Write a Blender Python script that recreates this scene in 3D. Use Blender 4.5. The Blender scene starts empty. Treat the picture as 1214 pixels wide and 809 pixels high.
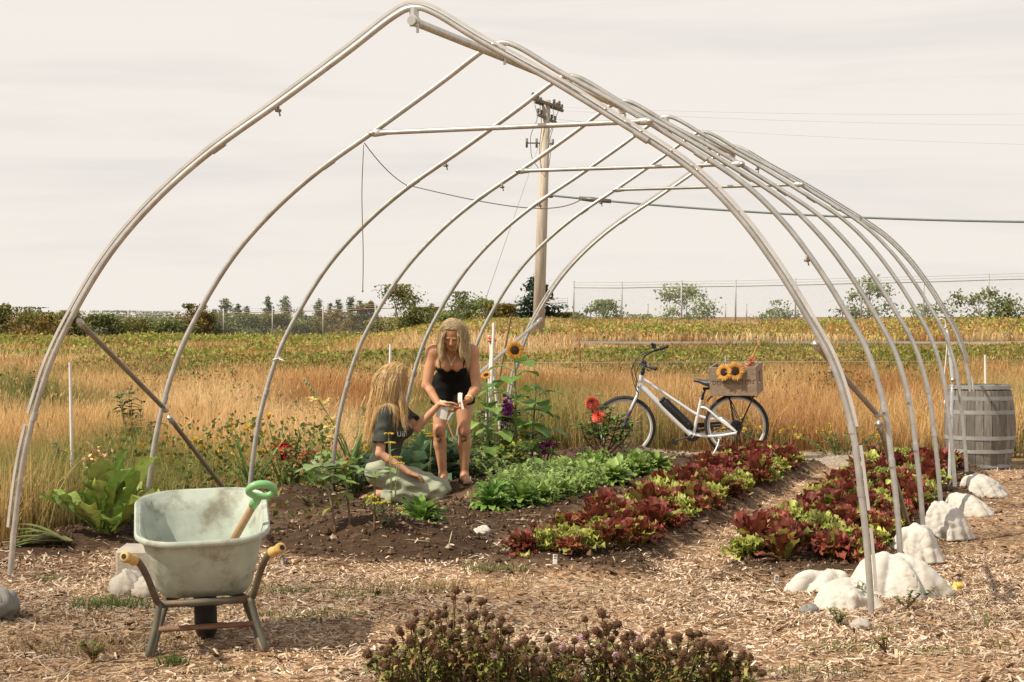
import bpy, math, random
import numpy as np
from mathutils import Vector, Matrix

random.seed(11)
rng = np.random.default_rng(11)
C = bpy.context.scene.collection
F, CX, HY, H = 2400.0, 607.0, 375.0, 1.6      # lens (px of the 1214 px photo), centre column, horizon row, eye height
PI = math.pi

def gp(px, py, z=0.0):
    s = (py - HY) / (H - z)
    return np.array([(px - CX) / s, F / s, z])

def at(px, py, Y):
    return np.array([(px - CX) * Y / F, Y, H + (HY - py) * Y / F])

R1 = np.array([1.9309, 10.8782])
V2 = np.array([0.27355, 0.96186])
U2 = np.array([-0.96186, 0.27355])

def uv(u, v, z=0.0):
    p = R1 + U2 * u + V2 * v
    return np.array([p[0], p[1], z])

# ------------------------------------------------------------------ noise
def _hash(ix, iy, seed):
    n = (ix * 374761393 + iy * 668265263 + seed * 974634777) & 0x7fffffff
    n = ((n ^ (n >> 13)) * 1274126177) & 0x7fffffff
    return ((n ^ (n >> 16)) & 0xffff) / 65535.0

def vnoise(x, y, seed=0):
    x = np.asarray(x, float); y = np.asarray(y, float)
    ix = np.floor(x).astype(np.int64); iy = np.floor(y).astype(np.int64)
    fx = x - ix; fy = y - iy
    fx = fx * fx * (3 - 2 * fx); fy = fy * fy * (3 - 2 * fy)
    a = _hash(ix, iy, seed); b = _hash(ix + 1, iy, seed)
    c = _hash(ix, iy + 1, seed); d = _hash(ix + 1, iy + 1, seed)
    return (a * (1 - fx) + b * fx) * (1 - fy) + (c * (1 - fx) + d * fx) * fy - 0.5

def fbm(x, y, seed=0, o=4):
    r = 0; a = 1.0
    for i in range(o):
        r = r + a * vnoise(np.asarray(x) * 2 ** i, np.asarray(y) * 2 ** i, seed + i * 17); a *= .5
    return r

def sstep(a, b, x):
    t = np.clip((np.asarray(x, float) - a) / (b - a), 0, 1)
    return t * t * (3 - 2 * t)

# ------------------------------------------------------------------ mesh builder
class MB:
    def __init__(self):
        self.v = []; self.f = []; self.c = []; self.n = 0; self.m = []
    def add(self, v, f, col=None, mi=0):
        v = np.asarray(v, float).reshape(-1, 3)
        k = len(v)
        self.v.append(v)
        for ff in (f if isinstance(f, list) and len(f) and isinstance(f[0], np.ndarray) and f[0].ndim == 2 else [np.asarray(f, np.int64)]):
            if len(ff):
                self.f.append(ff + self.n); self.m.append(np.full(len(ff), mi, np.int32))
        if col is None: col = (1, 1, 1)
        col = np.asarray(col, float)
        if col.ndim == 1: col = np.tile(col[:3], (k, 1))
        self.c.append(col[:, :3])
        self.n += k
        return self
    def merge(self, other, M=None, off=None):
        if other.n == 0: return self
        v = np.concatenate(other.v)
        if M is not None:
            A = np.array(M); v = v @ A[:3, :3].T + (A[:3, 3] if A.shape[0] == 4 else 0)
        if off is not None: v = v + np.asarray(off)
        self.v.append(v); self.c.append(np.concatenate(other.c))
        for ff, mm in zip(other.f, other.m):
            self.f.append(ff + self.n); self.m.append(mm)
        self.n += len(v)
        return self
    def box(self, c, s, rot=None, col=None, bev=0.0, mi=0):
        c = np.asarray(c, float); hx, hy, hz = np.asarray(s, float) / 2
        if bev <= 0:
            v = np.array([[x, y, z] for x in (-hx, hx) for y in (-hy, hy) for z in (-hz, hz)])
            f = np.array([[0, 1, 3, 2], [4, 6, 7, 5], [0, 4, 5, 1], [2, 3, 7, 6], [0, 2, 6, 4], [1, 5, 7, 3]])
            fs = [f]
        else:
            b = min(bev, hx * .98, hy * .98, hz * .98)
            v = []
            for sx in (-1, 1):
                for sy in (-1, 1):
                    for sz in (-1, 1):
                        v += [[sx * hx, sy * (hy - b), sz * (hz - b)], [sx * (hx - b), sy * hy, sz * (hz - b)], [sx * (hx - b), sy * (hy - b), sz * hz]]
            v = np.array(v)
            I = lambda sx, sy, sz, k: ((sx > 0) * 4 + (sy > 0) * 2 + (sz > 0)) * 3 + k
            q = []
            for s_ in (-1, 1):
                q.append([I(s_, -1, -1, 0), I(s_, 1, -1, 0), I(s_, 1, 1, 0), I(s_, -1, 1, 0)])
                q.append([I(-1, s_, -1, 1), I(1, s_, -1, 1), I(1, s_, 1, 1), I(-1, s_, 1, 1)])
                q.append([I(-1, -1, s_, 2), I(1, -1, s_, 2), I(1, 1, s_, 2), I(-1, 1, s_, 2)])
                for t_ in (-1, 1):
                    q.append([I(s_, t_, -1, 0), I(s_, t_, 1, 0), I(s_, t_, 1, 1), I(s_, t_, -1, 1)])
                    q.append([I(s_, -1, t_, 0), I(s_, 1, t_, 0), I(s_, 1, t_, 2), I(s_, -1, t_, 2)])
                    q.append([I(-1, s_, t_, 1), I(1, s_, t_, 1), I(1, s_, t_, 2), I(-1, s_, t_, 2)])
            t3 = [[I(a, b_, c_, 0), I(a, b_, c_, 1), I(a, b_, c_, 2)] for a in (-1, 1) for b_ in (-1, 1) for c_ in (-1, 1)]
            fs = [np.array(q), np.array(t3)]
        if rot is not None: v = v @ np.array(rot)[:3, :3].T
        self.add(v + c, fs, col, mi)
        return self
    def tube(self, pts, r, n=8, col=None, cap=True, flat=None, mi=0, up=None, phase=0.0):
        P = np.asarray(pts, float); k = len(P)
        r = np.full(k, r, float) if np.isscalar(r) else np.asarray(r, float)
        T = np.gradient(P, axis=0); T /= np.linalg.norm(T, axis=1)[:, None] + 1e-12
        a = np.array(up if up is not None else ((0, 0, 1) if abs(T[0][2]) < .9 else (1, 0, 0)), float)
        nrm = a - T[0] * (a @ T[0]); nrm /= np.linalg.norm(nrm)
        th = np.arange(n) * 2 * PI / n + phase
        V = []
        for i in range(k):
            nrm = nrm - T[i] * (nrm @ T[i]); nrm /= np.linalg.norm(nrm) + 1e-12
            b = np.cross(T[i], nrm)
            rr = r[i]
            ca = np.cos(th) * rr; sa = np.sin(th) * rr * (flat if flat else 1)
            V.append(P[i] + ca[:, None] * nrm + sa[:, None] * b)
        V = np.concatenate(V)
        i = np.arange(k - 1)[:, None] * n; j = np.arange(n)[None, :]; j2 = (j + 1) % n
        q = np.stack([i + j, i + j2, i + n + j2, i + n + j], -1).reshape(-1, 4)
        fs = [q]
        if cap and n > 2:
            fs.append(np.array([list(range(n))[::-1]])); fs.append(np.array([[(k - 1) * n + x for x in range(n)]]))
        if col is not None:
            col = np.asarray(col, float)
            if col.ndim == 2 and len(col) == k: col = np.repeat(col, n, 0)
        self.add(V, fs, col, mi)
        return self
    def lathe(self, prof, n=16, c=(0, 0, 0), axis=None, col=None, mi=0, closed=False):
        prof = np.asarray(prof, float); k = len(prof)
        th = np.arange(n) * 2 * PI / n
        V = np.stack([prof[:, None, 0] * np.cos(th), prof[:, None, 0] * np.sin(th), np.repeat(prof[:, 1:2], n, 1)], -1).reshape(-1, 3)
        kk = k if closed else k - 1
        i = np.arange(kk)[:, None] * n; i2 = (np.arange(kk)[:, None] + 1) % k * n
        j = np.arange(n)[None, :]; j2 = (j + 1) % n
        q = np.stack([i + j, i + j2, i2 + j2, i2 + j], -1).reshape(-1, 4)
        if axis is not None: V = V @ np.array(rot_to(axis)).T
        self.add(V + np.asarray(c), q, col, mi)
        return self
    def ball(self, c, r, n=8, m=6, rot=None, col=None, jit=0.0, mi=0):
        r = np.asarray(r, float) * np.ones(3)
        ph = np.linspace(0, PI, m + 1); th = np.arange(n) * 2 * PI / n
        V = np.stack([np.sin(ph)[:, None] * np.cos(th), np.sin(ph)[:, None] * np.sin(th), np.repeat(np.cos(ph)[:, None], n, 1)], -1).reshape(-1, 3)
        if jit: V = V * (1 + rng.uniform(-jit, jit, (len(V), 1)))
        V = V * r
        if rot is not None: V = V @ np.array(rot)[:3, :3].T
        i = np.arange(m)[:, None] * n; j = np.arange(n)[None, :]; j2 = (j + 1) % n
        q = np.stack([i + j, i + n + j, i + n + j2, i + j2], -1).reshape(-1, 4)
        self.add(V + np.asarray(c), q, col, mi)
        return self
    def torus(self, c, R, r, axis=(0, 1, 0), n=48, m=10, col=None, sq=1.0, mi=0):
        th = np.arange(m) * 2 * PI / m
        prof = np.stack([R + np.cos(th) * r, np.sin(th) * r * sq], 1)
        return self.lathe(prof, n, c, axis, col, mi, closed=True)
    def build(self, name, mats, parent=None, off=None, smooth=True, angle=None):
        v = np.concatenate(self.v) if self.v else np.zeros((0, 3))
        if off is not None: v = v - np.asarray(off, float)
        me = bpy.data.meshes.new(name)
        me.vertices.add(len(v)); me.vertices.foreach_set('co', v.astype(np.float32).ravel())
        nl = sum(f.size for f in self.f); npoly = sum(len(f) for f in self.f)
        lv = np.concatenate([f.ravel() for f in self.f]).astype(np.int32)
        tot = np.concatenate([np.full(len(f), f.shape[1], np.int32) for f in self.f])
        st = np.concatenate([[0], np.cumsum(tot)[:-1]]).astype(np.int32)
        me.loops.add(nl); me.loops.foreach_set('vertex_index', lv)
        me.polygons.add(npoly); me.polygons.foreach_set('loop_start', st)
        try: me.polygons.foreach_set('loop_total', tot)
        except Exception: pass
        me.polygons.foreach_set('material_index', np.concatenate(self.m))
        me.polygons.foreach_set('use_smooth', np.full(npoly, bool(smooth)))
        a = me.attributes.new('Col', 'FLOAT_COLOR', 'POINT')
        cc = np.concatenate(self.c); cc = np.concatenate([cc, np.ones((len(cc), 1))], 1)
        a.data.foreach_set('color', cc.astype(np.float32).ravel())
        me.update(calc_edges=True)
        me.validate()
        for m in (mats if isinstance(mats, (list, tuple)) else [mats]): me.materials.append(m)
        if smooth and angle:
            me.set_sharp_from_angle(angle=math.radians(angle))
        o = bpy.data.objects.new(name, me); C.objects.link(o)
        if parent is not None: o.parent = parent
        return o

def rot_to(axis):
    """rotation matrix taking +Z to axis"""
    z = np.asarray(axis, float); z = z / np.linalg.norm(z)
    a = np.array([1, 0, 0]) if abs(z[0]) < .8 else np.array([0, 1, 0])
    x = np.cross(a, z); x /= np.linalg.norm(x); y = np.cross(z, x)
    return np.stack([x, y, z], 1)

def rotz(a):
    c, s = math.cos(a), math.sin(a)
    return np.array([[c, -s, 0], [s, c, 0], [0, 0, 1.0]])
def rotx(a):
    c, s = math.cos(a), math.sin(a)
    return np.array([[1.0, 0, 0], [0, c, -s], [0, s, c]])
def roty(a):
    c, s = math.cos(a), math.sin(a)
    return np.array([[c, 0, s], [0, 1.0, 0], [-s, 0, c]])

def smooth_path(pts, n=8):
    """Catmull-Rom through pts"""
    P = np.asarray(pts, float)
    Q = np.vstack([2 * P[0] - P[1], P, 2 * P[-1] - P[-2]])
    out = []
    for i in range(1, len(Q) - 2):
        p0, p1, p2, p3 = Q[i - 1], Q[i], Q[i + 1], Q[i + 2]
        for t in np.linspace(0, 1, n, endpoint=False):
            out.append(.5 * ((2 * p1) + (-p0 + p2) * t + (2 * p0 - 5 * p1 + 4 * p2 - p3) * t ** 2 + (-p0 + 3 * p1 - 3 * p2 + p3) * t ** 3))
    out.append(Q[-2])
    return np.array(out)

# ------------------------------------------------------------------ tagging
def tag(o, label=None, cat=None, group=None, kind=None):
    if label: o['label'] = label
    if cat: o['category'] = cat
    if group: o['group'] = group
    if kind: o['kind'] = kind
    return o

def thing(name, label, cat, loc=(0, 0, 0), rz=0.0, group=None, scale=1.0):
    o = bpy.data.objects.new(name, None); C.objects.link(o)
    o.empty_display_size = .1
    o.location = [float(x) for x in loc]; o.rotation_euler = (0, 0, rz); o.scale = (scale,) * 3
    return tag(o, label, cat, group)

def dup(root, loc, rz=0.0, scale=1.0, label=None, group=None, tilt=(0, 0)):
    r = root.copy(); C.objects.link(r)
    r.location = [float(x) for x in loc]; r.rotation_euler = (tilt[0], tilt[1], rz); r.scale = (scale,) * 3
    if label: r['label'] = label
    if group: r['group'] = group
    for ch in list(root.children):
        c = ch.copy(); C.objects.link(c); c.parent = r
        for g in ch.children:
            d = g.copy(); C.objects.link(d); d.parent = c
    return r

# ------------------------------------------------------------------ materials
MATS = {}
def nt(name):
    m = bpy.data.materials.new(name); m.use_nodes = True
    t = m.node_tree
    return m, t, t.nodes, t.links, t.nodes['Principled BSDF']

def mat(name, col, rough=.6, var=.18, scale=6.0, metal=0.0, bump=0.0, bscale=None, spec=.5, dirt=None, dirt_amt=.4, dirt_scale=3.0, stretch=None, use_col=False):
    """procedural: object-space noise varies the colour, an optional second colour in blotches, optional bump"""
    if name in MATS: return MATS[name]
    m, t, N, L, b = nt(name)
    tc = N.new('ShaderNodeTexCoord')
    mp = N.new('ShaderNodeMapping'); L.new(tc.outputs['Object'], mp.inputs[0])
    if stretch: mp.inputs['Scale'].default_value = stretch
    nz = N.new('ShaderNodeTexNoise'); nz.inputs['Scale'].default_value = scale; nz.inputs['Detail'].default_value = 5
    L.new(mp.outputs[0], nz.inputs['Vector'])
    mr = N.new('ShaderNodeMapRange'); L.new(nz.outputs['Fac'], mr.inputs['Value'])
    mr.inputs['From Min'].default_value = .3; mr.inputs['From Max'].default_value = .7
    mr.inputs['To Min'].default_value = 1 - var; mr.inputs['To Max'].default_value = 1 + var
    base = N.new('ShaderNodeRGB'); base.outputs[0].default_value = (*col, 1)
    src = base.outputs[0]
    if use_col:
        at_ = N.new('ShaderNodeAttribute'); at_.attribute_name = 'Col'
        mm = N.new('ShaderNodeMix'); mm.data_type = 'RGBA'; mm.blend_type = 'MULTIPLY'; mm.inputs[0].default_value = 1
        L.new(src, mm.inputs[6]); L.new(at_.outputs['Color'], mm.inputs[7]); src = mm.outputs[2]
    if dirt:
        n2 = N.new('ShaderNodeTexNoise'); n2.inputs['Scale'].default_value = dirt_scale; n2.inputs['Detail'].default_value = 7; n2.inputs['Roughness'].default_value = .65
        L.new(mp.outputs[0], n2.inputs['Vector'])
        r2 = N.new('ShaderNodeMapRange'); L.new(n2.outputs['Fac'], r2.inputs['Value'])
        r2.inputs['From Min'].default_value = .5; r2.inputs['From Max'].default_value = .68; r2.inputs['To Max'].default_value = dirt_amt
        mx = N.new('ShaderNodeMix'); mx.data_type = 'RGBA'
        L.new(r2.outputs[0], mx.inputs[0]); L.new(src, mx.inputs[6]); mx.inputs[7].default_value = (*dirt, 1)
        src = mx.outputs[2]
    vm = N.new('ShaderNodeVectorMath'); vm.operation = 'SCALE'
    L.new(src, vm.inputs[0]); L.new(mr.outputs[0], vm.inputs['Scale'])
    L.new(vm.outputs[0], b.inputs['Base Color'])
    b.inputs['Roughness'].default_value = rough; b.inputs['Metallic'].default_value = metal
    b.inputs['Specular IOR Level'].default_value = spec
    if bump:
        nb = N.new('ShaderNodeTexNoise'); nb.inputs['Scale'].default_value = bscale or scale * 4; nb.inputs['Detail'].default_value = 6
        L.new(mp.outputs[0], nb.inputs['Vector'])
        bp = N.new('ShaderNodeBump'); bp.inputs['Strength'].default_value = bump; bp.inputs['Distance'].default_value = .01
        L.new(nb.outputs['Fac'], bp.inputs['Height']); L.new(bp.outputs[0], b.inputs['Normal'])
    MATS[name] = m
    return m

def leaf_mat(name, trans=.35, rough=.5, spec=.3, var=.25, scale=18.0):
    """colour comes from the vertex colours of the leaves, with noise; part of the light passes through"""
    if name in MATS: return MATS[name]
    m, t, N, L, b = nt(name)
    at_ = N.new('ShaderNodeAttribute'); at_.attribute_name = 'Col'
    tc = N.new('ShaderNodeTexCoord')
    nz = N.new('ShaderNodeTexNoise'); nz.inputs['Scale'].default_value = scale; nz.inputs['Detail'].default_value = 3
    L.new(tc.outputs['Object'], nz.inputs['Vector'])
    mr = N.new('ShaderNodeMapRange'); L.new(nz.outputs['Fac'], mr.inputs['Value'])
    mr.inputs['From Min'].default_value = .3; mr.inputs['From Max'].default_value = .7
    mr.inputs['To Min'].default_value = 1 - var; mr.inputs['To Max'].default_value = 1 + var
    oi = N.new('ShaderNodeObjectInfo')
    mo = N.new('ShaderNodeMapRange'); L.new(oi.outputs['Random'], mo.inputs['Value'])
    mo.inputs['To Min'].default_value = .85; mo.inputs['To Max'].default_value = 1.15
    mu = N.new('ShaderNodeMath'); mu.operation = 'MULTIPLY'; L.new(mr.outputs[0], mu.inputs[0]); L.new(mo.outputs[0], mu.inputs[1])
    vm = N.new('ShaderNodeVectorMath'); vm.operation = 'SCALE'
    L.new(at_.outputs['Color'], vm.inputs[0]); L.new(mu.outputs[0], vm.inputs['Scale'])
    L.new(vm.outputs[0], b.inputs['Base Color'])
    b.inputs['Roughness'].default_value = rough; b.inputs['Specular IOR Level'].default_value = spec
    tr = N.new('ShaderNodeBsdfTranslucent'); L.new(vm.outputs[0], tr.inputs['Color'])
    ms = N.new('ShaderNodeMixShader'); ms.inputs[0].default_value = trans
    L.new(b.outputs[0], ms.inputs[1]); L.new(tr.outputs[0], ms.inputs[2])
    L.new(ms.outputs[0], N['Material Output'].inputs['Surface'])
    MATS[name] = m
    return m

# ------------------------------------------------------------------ leaves
def leaf(mb, base, az, e0, e1, Ln, W, shape='ovate', fold=.15, ruf=0.0, freq=6.0, ns=6, nc=4, col=(.1, .2, .05), tip=None, twist=0.0, stalk=0.0, vein=None):
    """a curved leaf blade: az heading, e0/e1 elevation at the base and the tip"""
    t = np.linspace(0, 1, ns + 1)
    el = e0 + (e1 - e0) * t
    d = np.array([math.cos(az), math.sin(az)])
    st = Ln / ns
    hx = np.concatenate([[0], np.cumsum(np.cos((el[:-1] + el[1:]) / 2) * st)])
    hz = np.concatenate([[0], np.cumsum(np.sin((el[:-1] + el[1:]) / 2) * st)])
    ctr = np.stack([hx * d[0], hx * d[1], hz], 1)
    side = np.array([-d[1], d[0], 0.0])
    nrm = np.stack([-np.sin(el) * d[0], -np.sin(el) * d[1], np.cos(el)], 1)
    tt = np.clip((t - stalk) / (1 - stalk + 1e-9), 0, 1)
    if shape == 'ovate': w = np.sin(PI * tt ** .75) ** .8
    elif shape == 'lance': w = np.sin(PI * tt ** .6) ** .9
    elif shape == 'spoon': w = np.sin(PI * np.clip(tt, 0, 1) ** 1.5 * .93) ** .8 + .12 * (1 - tt)
    elif shape == 'fan': w = (tt ** .7) * np.sqrt(np.clip(1 - (np.clip(tt - .72, 0, 1) / .34) ** 2, .04, 1))
    elif shape == 'heart': w = np.clip((1 - tt) ** .75 * (tt * 9) ** .5, 0, 1.15) / 1.05
    elif shape == 'strap': w = np.clip(np.minimum(1, (1 - tt) * 3.0), .03, 1)
    else: w = 1 - tt
    w = np.maximum(w, .06 if stalk == 0 else .04) * W / 2
    s = np.linspace(-1, 1, nc + 1)
    ph = rng.uniform(0, 6.28)
    V = ctr[:, None, :] + s[None, :, None] * w[:, None, None] * side
    lift = fold * np.abs(s)[None, :] * w[:, None]
    if ruf:
        lift = lift + ruf * (np.abs(s) ** 1.5)[None, :] * np.sin(freq * 6.28 * tt[:, None] + ph + (s > 0)[None, :] * 2.1) * np.minimum(1, tt * 3)[:, None]
        lift = lift + ruf * .5 * rng.uniform(-1, 1, (ns + 1, nc + 1)) * (np.abs(s))[None, :]
    V = V + lift[:, :, None] * nrm[:, None, :]
    if twist:
        pass
    c0 = np.asarray(col, float); c1 = np.asarray(tip if tip is not None else col, float)
    cc = c0 + (c1 - c0) * (t[:, None, None] ** 1.2) * np.ones((1, nc + 1, 1))
    if tip is not None: cc = cc + (c1 - c0) * .5 * (np.abs(s)[None, :, None] ** 2) * t[:, None, None]
    if vein is not None:
        mid = nc // 2
        cc[:, mid, :] = cc[:, mid, :] * .45 + np.asarray(vein) * .55
    k = nc + 1
    i = np.arange(ns)[:, None] * k; j = np.arange(nc)[None, :]
    q = np.stack([i + j, i + j + 1, i + k + j + 1, i + k + j], -1).reshape(-1, 4)
    mb.add(V.reshape(-1, 3) + np.asarray(base), q, np.clip(cc.reshape(-1, 3), 0, 1))
    return ctr[-1] + np.asarray(base)

def cards(mb, P, size, cols, flat=.0, aspect=.55):
    """many small leaf-shaped faces (a folded kite each) at random angles"""
    P = np.asarray(P, float); n = len(P)
    size = np.broadcast_to(np.asarray(size, float), (n,))
    a = rng.normal(size=(n, 3)); a[:, 2] *= (1 - flat); a /= np.linalg.norm(a, axis=1)[:, None]
    b = rng.normal(size=(n, 3)); b[:, 2] *= (1 - flat)
    b -= a * (a * b).sum(1)[:, None]; b /= np.linalg.norm(b, axis=1)[:, None]
    s = size[:, None]
    V = np.stack([P - a * s * .5, P + b * s * aspect * .5 - a * s * .05, P + a * s * .5, P - b * s * aspect * .5 - a * s * .05], 1).reshape(-1, 3)
    q = (np.arange(n)[:, None] * 4 + np.arange(4)[None, :])
    cols = np.asarray(cols, float)
    if cols.ndim == 1: cols = np.tile(cols, (n, 1))
    mb.add(V, q, np.repeat(cols, 4, 0))

def blades(mb, P, h, w, lean, cols, tipc=None, bend=.5, heads=None):
    """grass blades: each a bent two-piece strip ending in a point"""
    P = np.asarray(P, float); n = len(P)
    h = np.broadcast_to(np.asarray(h, float), (n,)); w = np.broadcast_to(np.asarray(w, float), (n,)); lean = np.broadcast_to(np.asarray(lean, float), (n,))
    az = rng.uniform(0, 2 * PI, n); fa = rng.uniform(0, 2 * PI, n)
    d = np.stack([np.cos(az), np.sin(az), np.zeros(n)], 1)
    sd = np.stack([np.cos(fa), np.sin(fa), np.zeros(n)], 1) * (w / 2)[:, None]
    up = np.array([0, 0, 1.0])
    m = P + up * (h * .55)[:, None] + d * (h * lean * .35)[:, None]
    tp = P + up * (h * (1 - .25 * lean * bend))[:, None] + d * (h * lean)[:, None]
    V = np.stack([P - sd, P + sd, m + sd * .9, m - sd * .9, tp], 1).reshape(-1, 3)
    o = np.arange(n)[:, None] * 5
    q = o + np.array([[0, 1, 2, 3]]); t3 = o + np.array([[3, 2, 4]])
    cols = np.asarray(cols, float)
    if cols.ndim == 1: cols = np.tile(cols, (n, 1))
    tc = cols if tipc is None else np.broadcast_to(np.asarray(tipc, float), (n, 3))
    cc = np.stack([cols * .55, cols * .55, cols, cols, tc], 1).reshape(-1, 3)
    mb.add(V, [q, t3], np.clip(cc, 0, 1))

def jitter(col, n, amt=.2):
    col = np.asarray(col, float)
    return np.clip(col[None] * (1 + rng.uniform(-amt, amt, (n, 1))) * (1 + rng.uniform(-amt * .4, amt * .4, (n, 3))), 0, 1)

# ------------------------------------------------------------------ implicit bodies
class SDF:
    """smooth union of tapered limbs and ellipsoids on a grid, turned into one continuous surface (surface nets)"""
    def __init__(self): self.p = []
    def limb(self, a, b, ra, rb, k=.02, flat=None): self.p.append(('l', np.array(a, float), np.array(b, float), ra, rb, k, flat)); return self
    def ell(self, c, r, R=None, k=.02): self.p.append(('e', np.array(c, float), np.array(r, float), np.eye(3) if R is None else np.array(R, float), k)); return self
    def cut(self, c, r, R=None, k=.006): self.p.append(('c', np.array(c, float), np.array(r, float), np.eye(3) if R is None else np.array(R, float), k)); return self
    def plane(self, p, n, k=.004): self.p.append(('p', np.array(p, float), np.array(n, float) / np.linalg.norm(n), k)); return self
    @staticmethod
    def dist(q, X):
        if q[0] == 'l':
            _, a, b, ra, rb, k, flat = q
            ab = b - a; t = np.clip(((X - a) @ ab) / (ab @ ab + 1e-12), 0, 1)
            w = X - a - t[..., None] * ab
            if flat is not None:
                fd = np.array(flat[0], float); fs = flat[1]
                comp = w @ fd
                w = w + (comp * (1 / fs - 1))[..., None] * fd
                return (np.linalg.norm(w, axis=-1) - (ra + (rb - ra) * t)) * min(1, fs)
            return np.linalg.norm(w, axis=-1) - (ra + (rb - ra) * t)
        _, c, r, R, k = q
        l = (X - c) @ R
        k0 = np.linalg.norm(l / r, axis=-1); k1 = np.linalg.norm(l / r ** 2, axis=-1)
        return k0 * (k0 - 1) / (k1 + 1e-9)
    def bounds(self, q):
        if q[0] == 'l':
            s = 1.0
            if q[6] is not None: s = max(1, q[6][1])
            r = max(q[3], q[4]) * s
            return np.minimum(q[1], q[2]) - r, np.maximum(q[1], q[2]) + r
        e = np.abs(q[3]) @ q[2]
        return q[1] - e, q[1] + e
    def mesh(self, h=.007, inflate=0.0):
        pos = [q for q in self.p if q[0] in 'le']
        lo = np.min([self.bounds(q)[0] for q in pos], 0) - .03 - inflate
        hi = np.max([self.bounds(q)[1] for q in pos], 0) + .03 + inflate
        n = np.ceil((hi - lo) / h).astype(int) + 1
        D = np.full(n, .05, np.float32)
        ax = [lo[i] + np.arange(n[i]) * h for i in range(3)]
        for q in self.p:
            if q[0] == 'p':
                X = np.stack(np.meshgrid(*ax, indexing='ij'), -1)
                d = (X - q[1]) @ q[2]; k = q[3]
                hh = np.maximum(k - np.abs(D - d), 0) / k
                D = np.maximum(D, d) + hh * hh * k / 4
                continue
            k = q[5] if q[0] == 'l' else q[4]
            l, u = self.bounds(q)
            mg = .05 + inflate + k
            i0 = np.clip(np.floor((l - mg - lo) / h).astype(int), 0, n - 1); i1 = np.clip(np.ceil((u + mg - lo) / h).astype(int) + 1, 1, n)
            sl = tuple(slice(i0[i], i1[i]) for i in range(3))
            X = np.stack(np.meshgrid(*[ax[i][sl[i]] for i in range(3)], indexing='ij'), -1)
            d = self.dist(q, X)
            if q[0] == 'c':
                d = -d; A = D[sl]
                hh = np.maximum(k - np.abs(A - d), 0) / k
                D[sl] = np.maximum(A, d) + hh * hh * k / 4
            else:
                d = d - inflate; A = D[sl]
                hh = np.maximum(k - np.abs(A - d), 0) / k
                D[sl] = np.minimum(A, d) - hh * hh * k / 4
        return surface_nets(D, lo, h)

def surface_nets(D, lo, h):
    S = D < 0
    n = np.array(D.shape)
    c = np.zeros(n - 1, np.int8)
    for dx in (0, 1):
        for dy in (0, 1):
            for dz in (0, 1):
                c += S[dx:n[0] - 1 + dx, dy:n[1] - 1 + dy, dz:n[2] - 1 + dz]
    act = np.argwhere((c > 0) & (c < 8))
    idx = np.full(n - 1, -1, np.int64); idx[tuple(act.T)] = np.arange(len(act))
    acc = np.zeros((len(act), 3)); cnt = np.zeros(len(act))
    cor = [(x, y, z) for x in (0, 1) for y in (0, 1) for z in (0, 1)]
    for a in cor:
        for b in cor:
            if sum(b) == sum(a) + 1 and all(b[i] >= a[i] for i in range(3)):
                A = act + a; B = act + b
                da = D[tuple(A.T)]; db = D[tuple(B.T)]
                m = (da < 0) != (db < 0)
                t = np.where(m, da / np.where(m, da - db, 1), 0)
                acc += np.where(m[:, None], A + t[:, None] * (np.array(b) - a), 0); cnt += m
    V = acc / cnt[:, None] * h + lo
    Q = []
    for ax in range(3):
        o = [i for i in range(3) if i != ax]
        sl0 = [slice(None)] * 3; sl1 = [slice(None)] * 3
        sl0[ax] = slice(0, -1); sl1[ax] = slice(1, None)
        ch = S[tuple(sl0)] != S[tuple(sl1)]
        e = np.argwhere(ch)
        ok = (e[:, o[0]] > 0) & (e[:, o[1]] > 0) & (e[:, o[0]] < n[o[0]] - 1) & (e[:, o[1]] < n[o[1]] - 1)
        e = e[ok]
        q = []
        for (p, r) in ((-1, -1), (0, -1), (0, 0), (-1, 0)):
            z = e.copy(); z[:, o[0]] += p; z[:, o[1]] += r
            q.append(idx[tuple(z.T)])
        q = np.stack(q, 1)
        inside = S[tuple(e.T)]
        if ax == 1: inside = ~inside
        q[~inside] = q[~inside][:, ::-1]
        Q.append(q)
    Q = np.concatenate(Q); Q = Q[(Q >= 0).all(1)]
    return V, Q
# ================================================================== camera, sky, sun
cam_d = bpy.data.cameras.new('camera'); cam = bpy.data.objects.new('camera', cam_d); C.objects.link(cam)
cam.location = (0, 0, H); cam.rotation_euler = (PI / 2, 0, 0)
cam_d.sensor_width = 36.0; cam_d.lens = 36.0 * F / 1214.0
cam_d.shift_y = -(404.5 - HY) / 1214.0
cam_d.clip_start = .1; cam_d.clip_end = 9000
cam_d.dof.use_dof = False; cam_d.dof.focus_distance = 17.0; cam_d.dof.aperture_fstop = 11.0
bpy.context.scene.camera = cam
sc = bpy.context.scene
sc.view_settings.view_transform = 'Standard'; sc.view_settings.look = 'None'
sc.view_settings.exposure = 0; sc.view_settings.gamma = 1
sc.cycles.use_denoising = True
sc.cycles.max_bounces = 8; sc.cycles.transparent_max_bounces = 12
try: sc.cycles.denoiser = 'OPENIMAGEDENOISE'
except Exception: pass

SUN = np.array([-.62, -.30, .80]); SUN /= np.linalg.norm(SUN)
sun_d = bpy.data.lights.new('sun', 'SUN'); sun_d.energy = 5.0; sun_d.angle = math.radians(.8); sun_d.color = (1.0, .91, .75)
sun = bpy.data.objects.new('sun', sun_d); C.objects.link(sun)
sun.rotation_euler = Vector(SUN).to_track_quat('Z', 'Y').to_euler(); sun.location = (-20, -10, 30)

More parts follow.
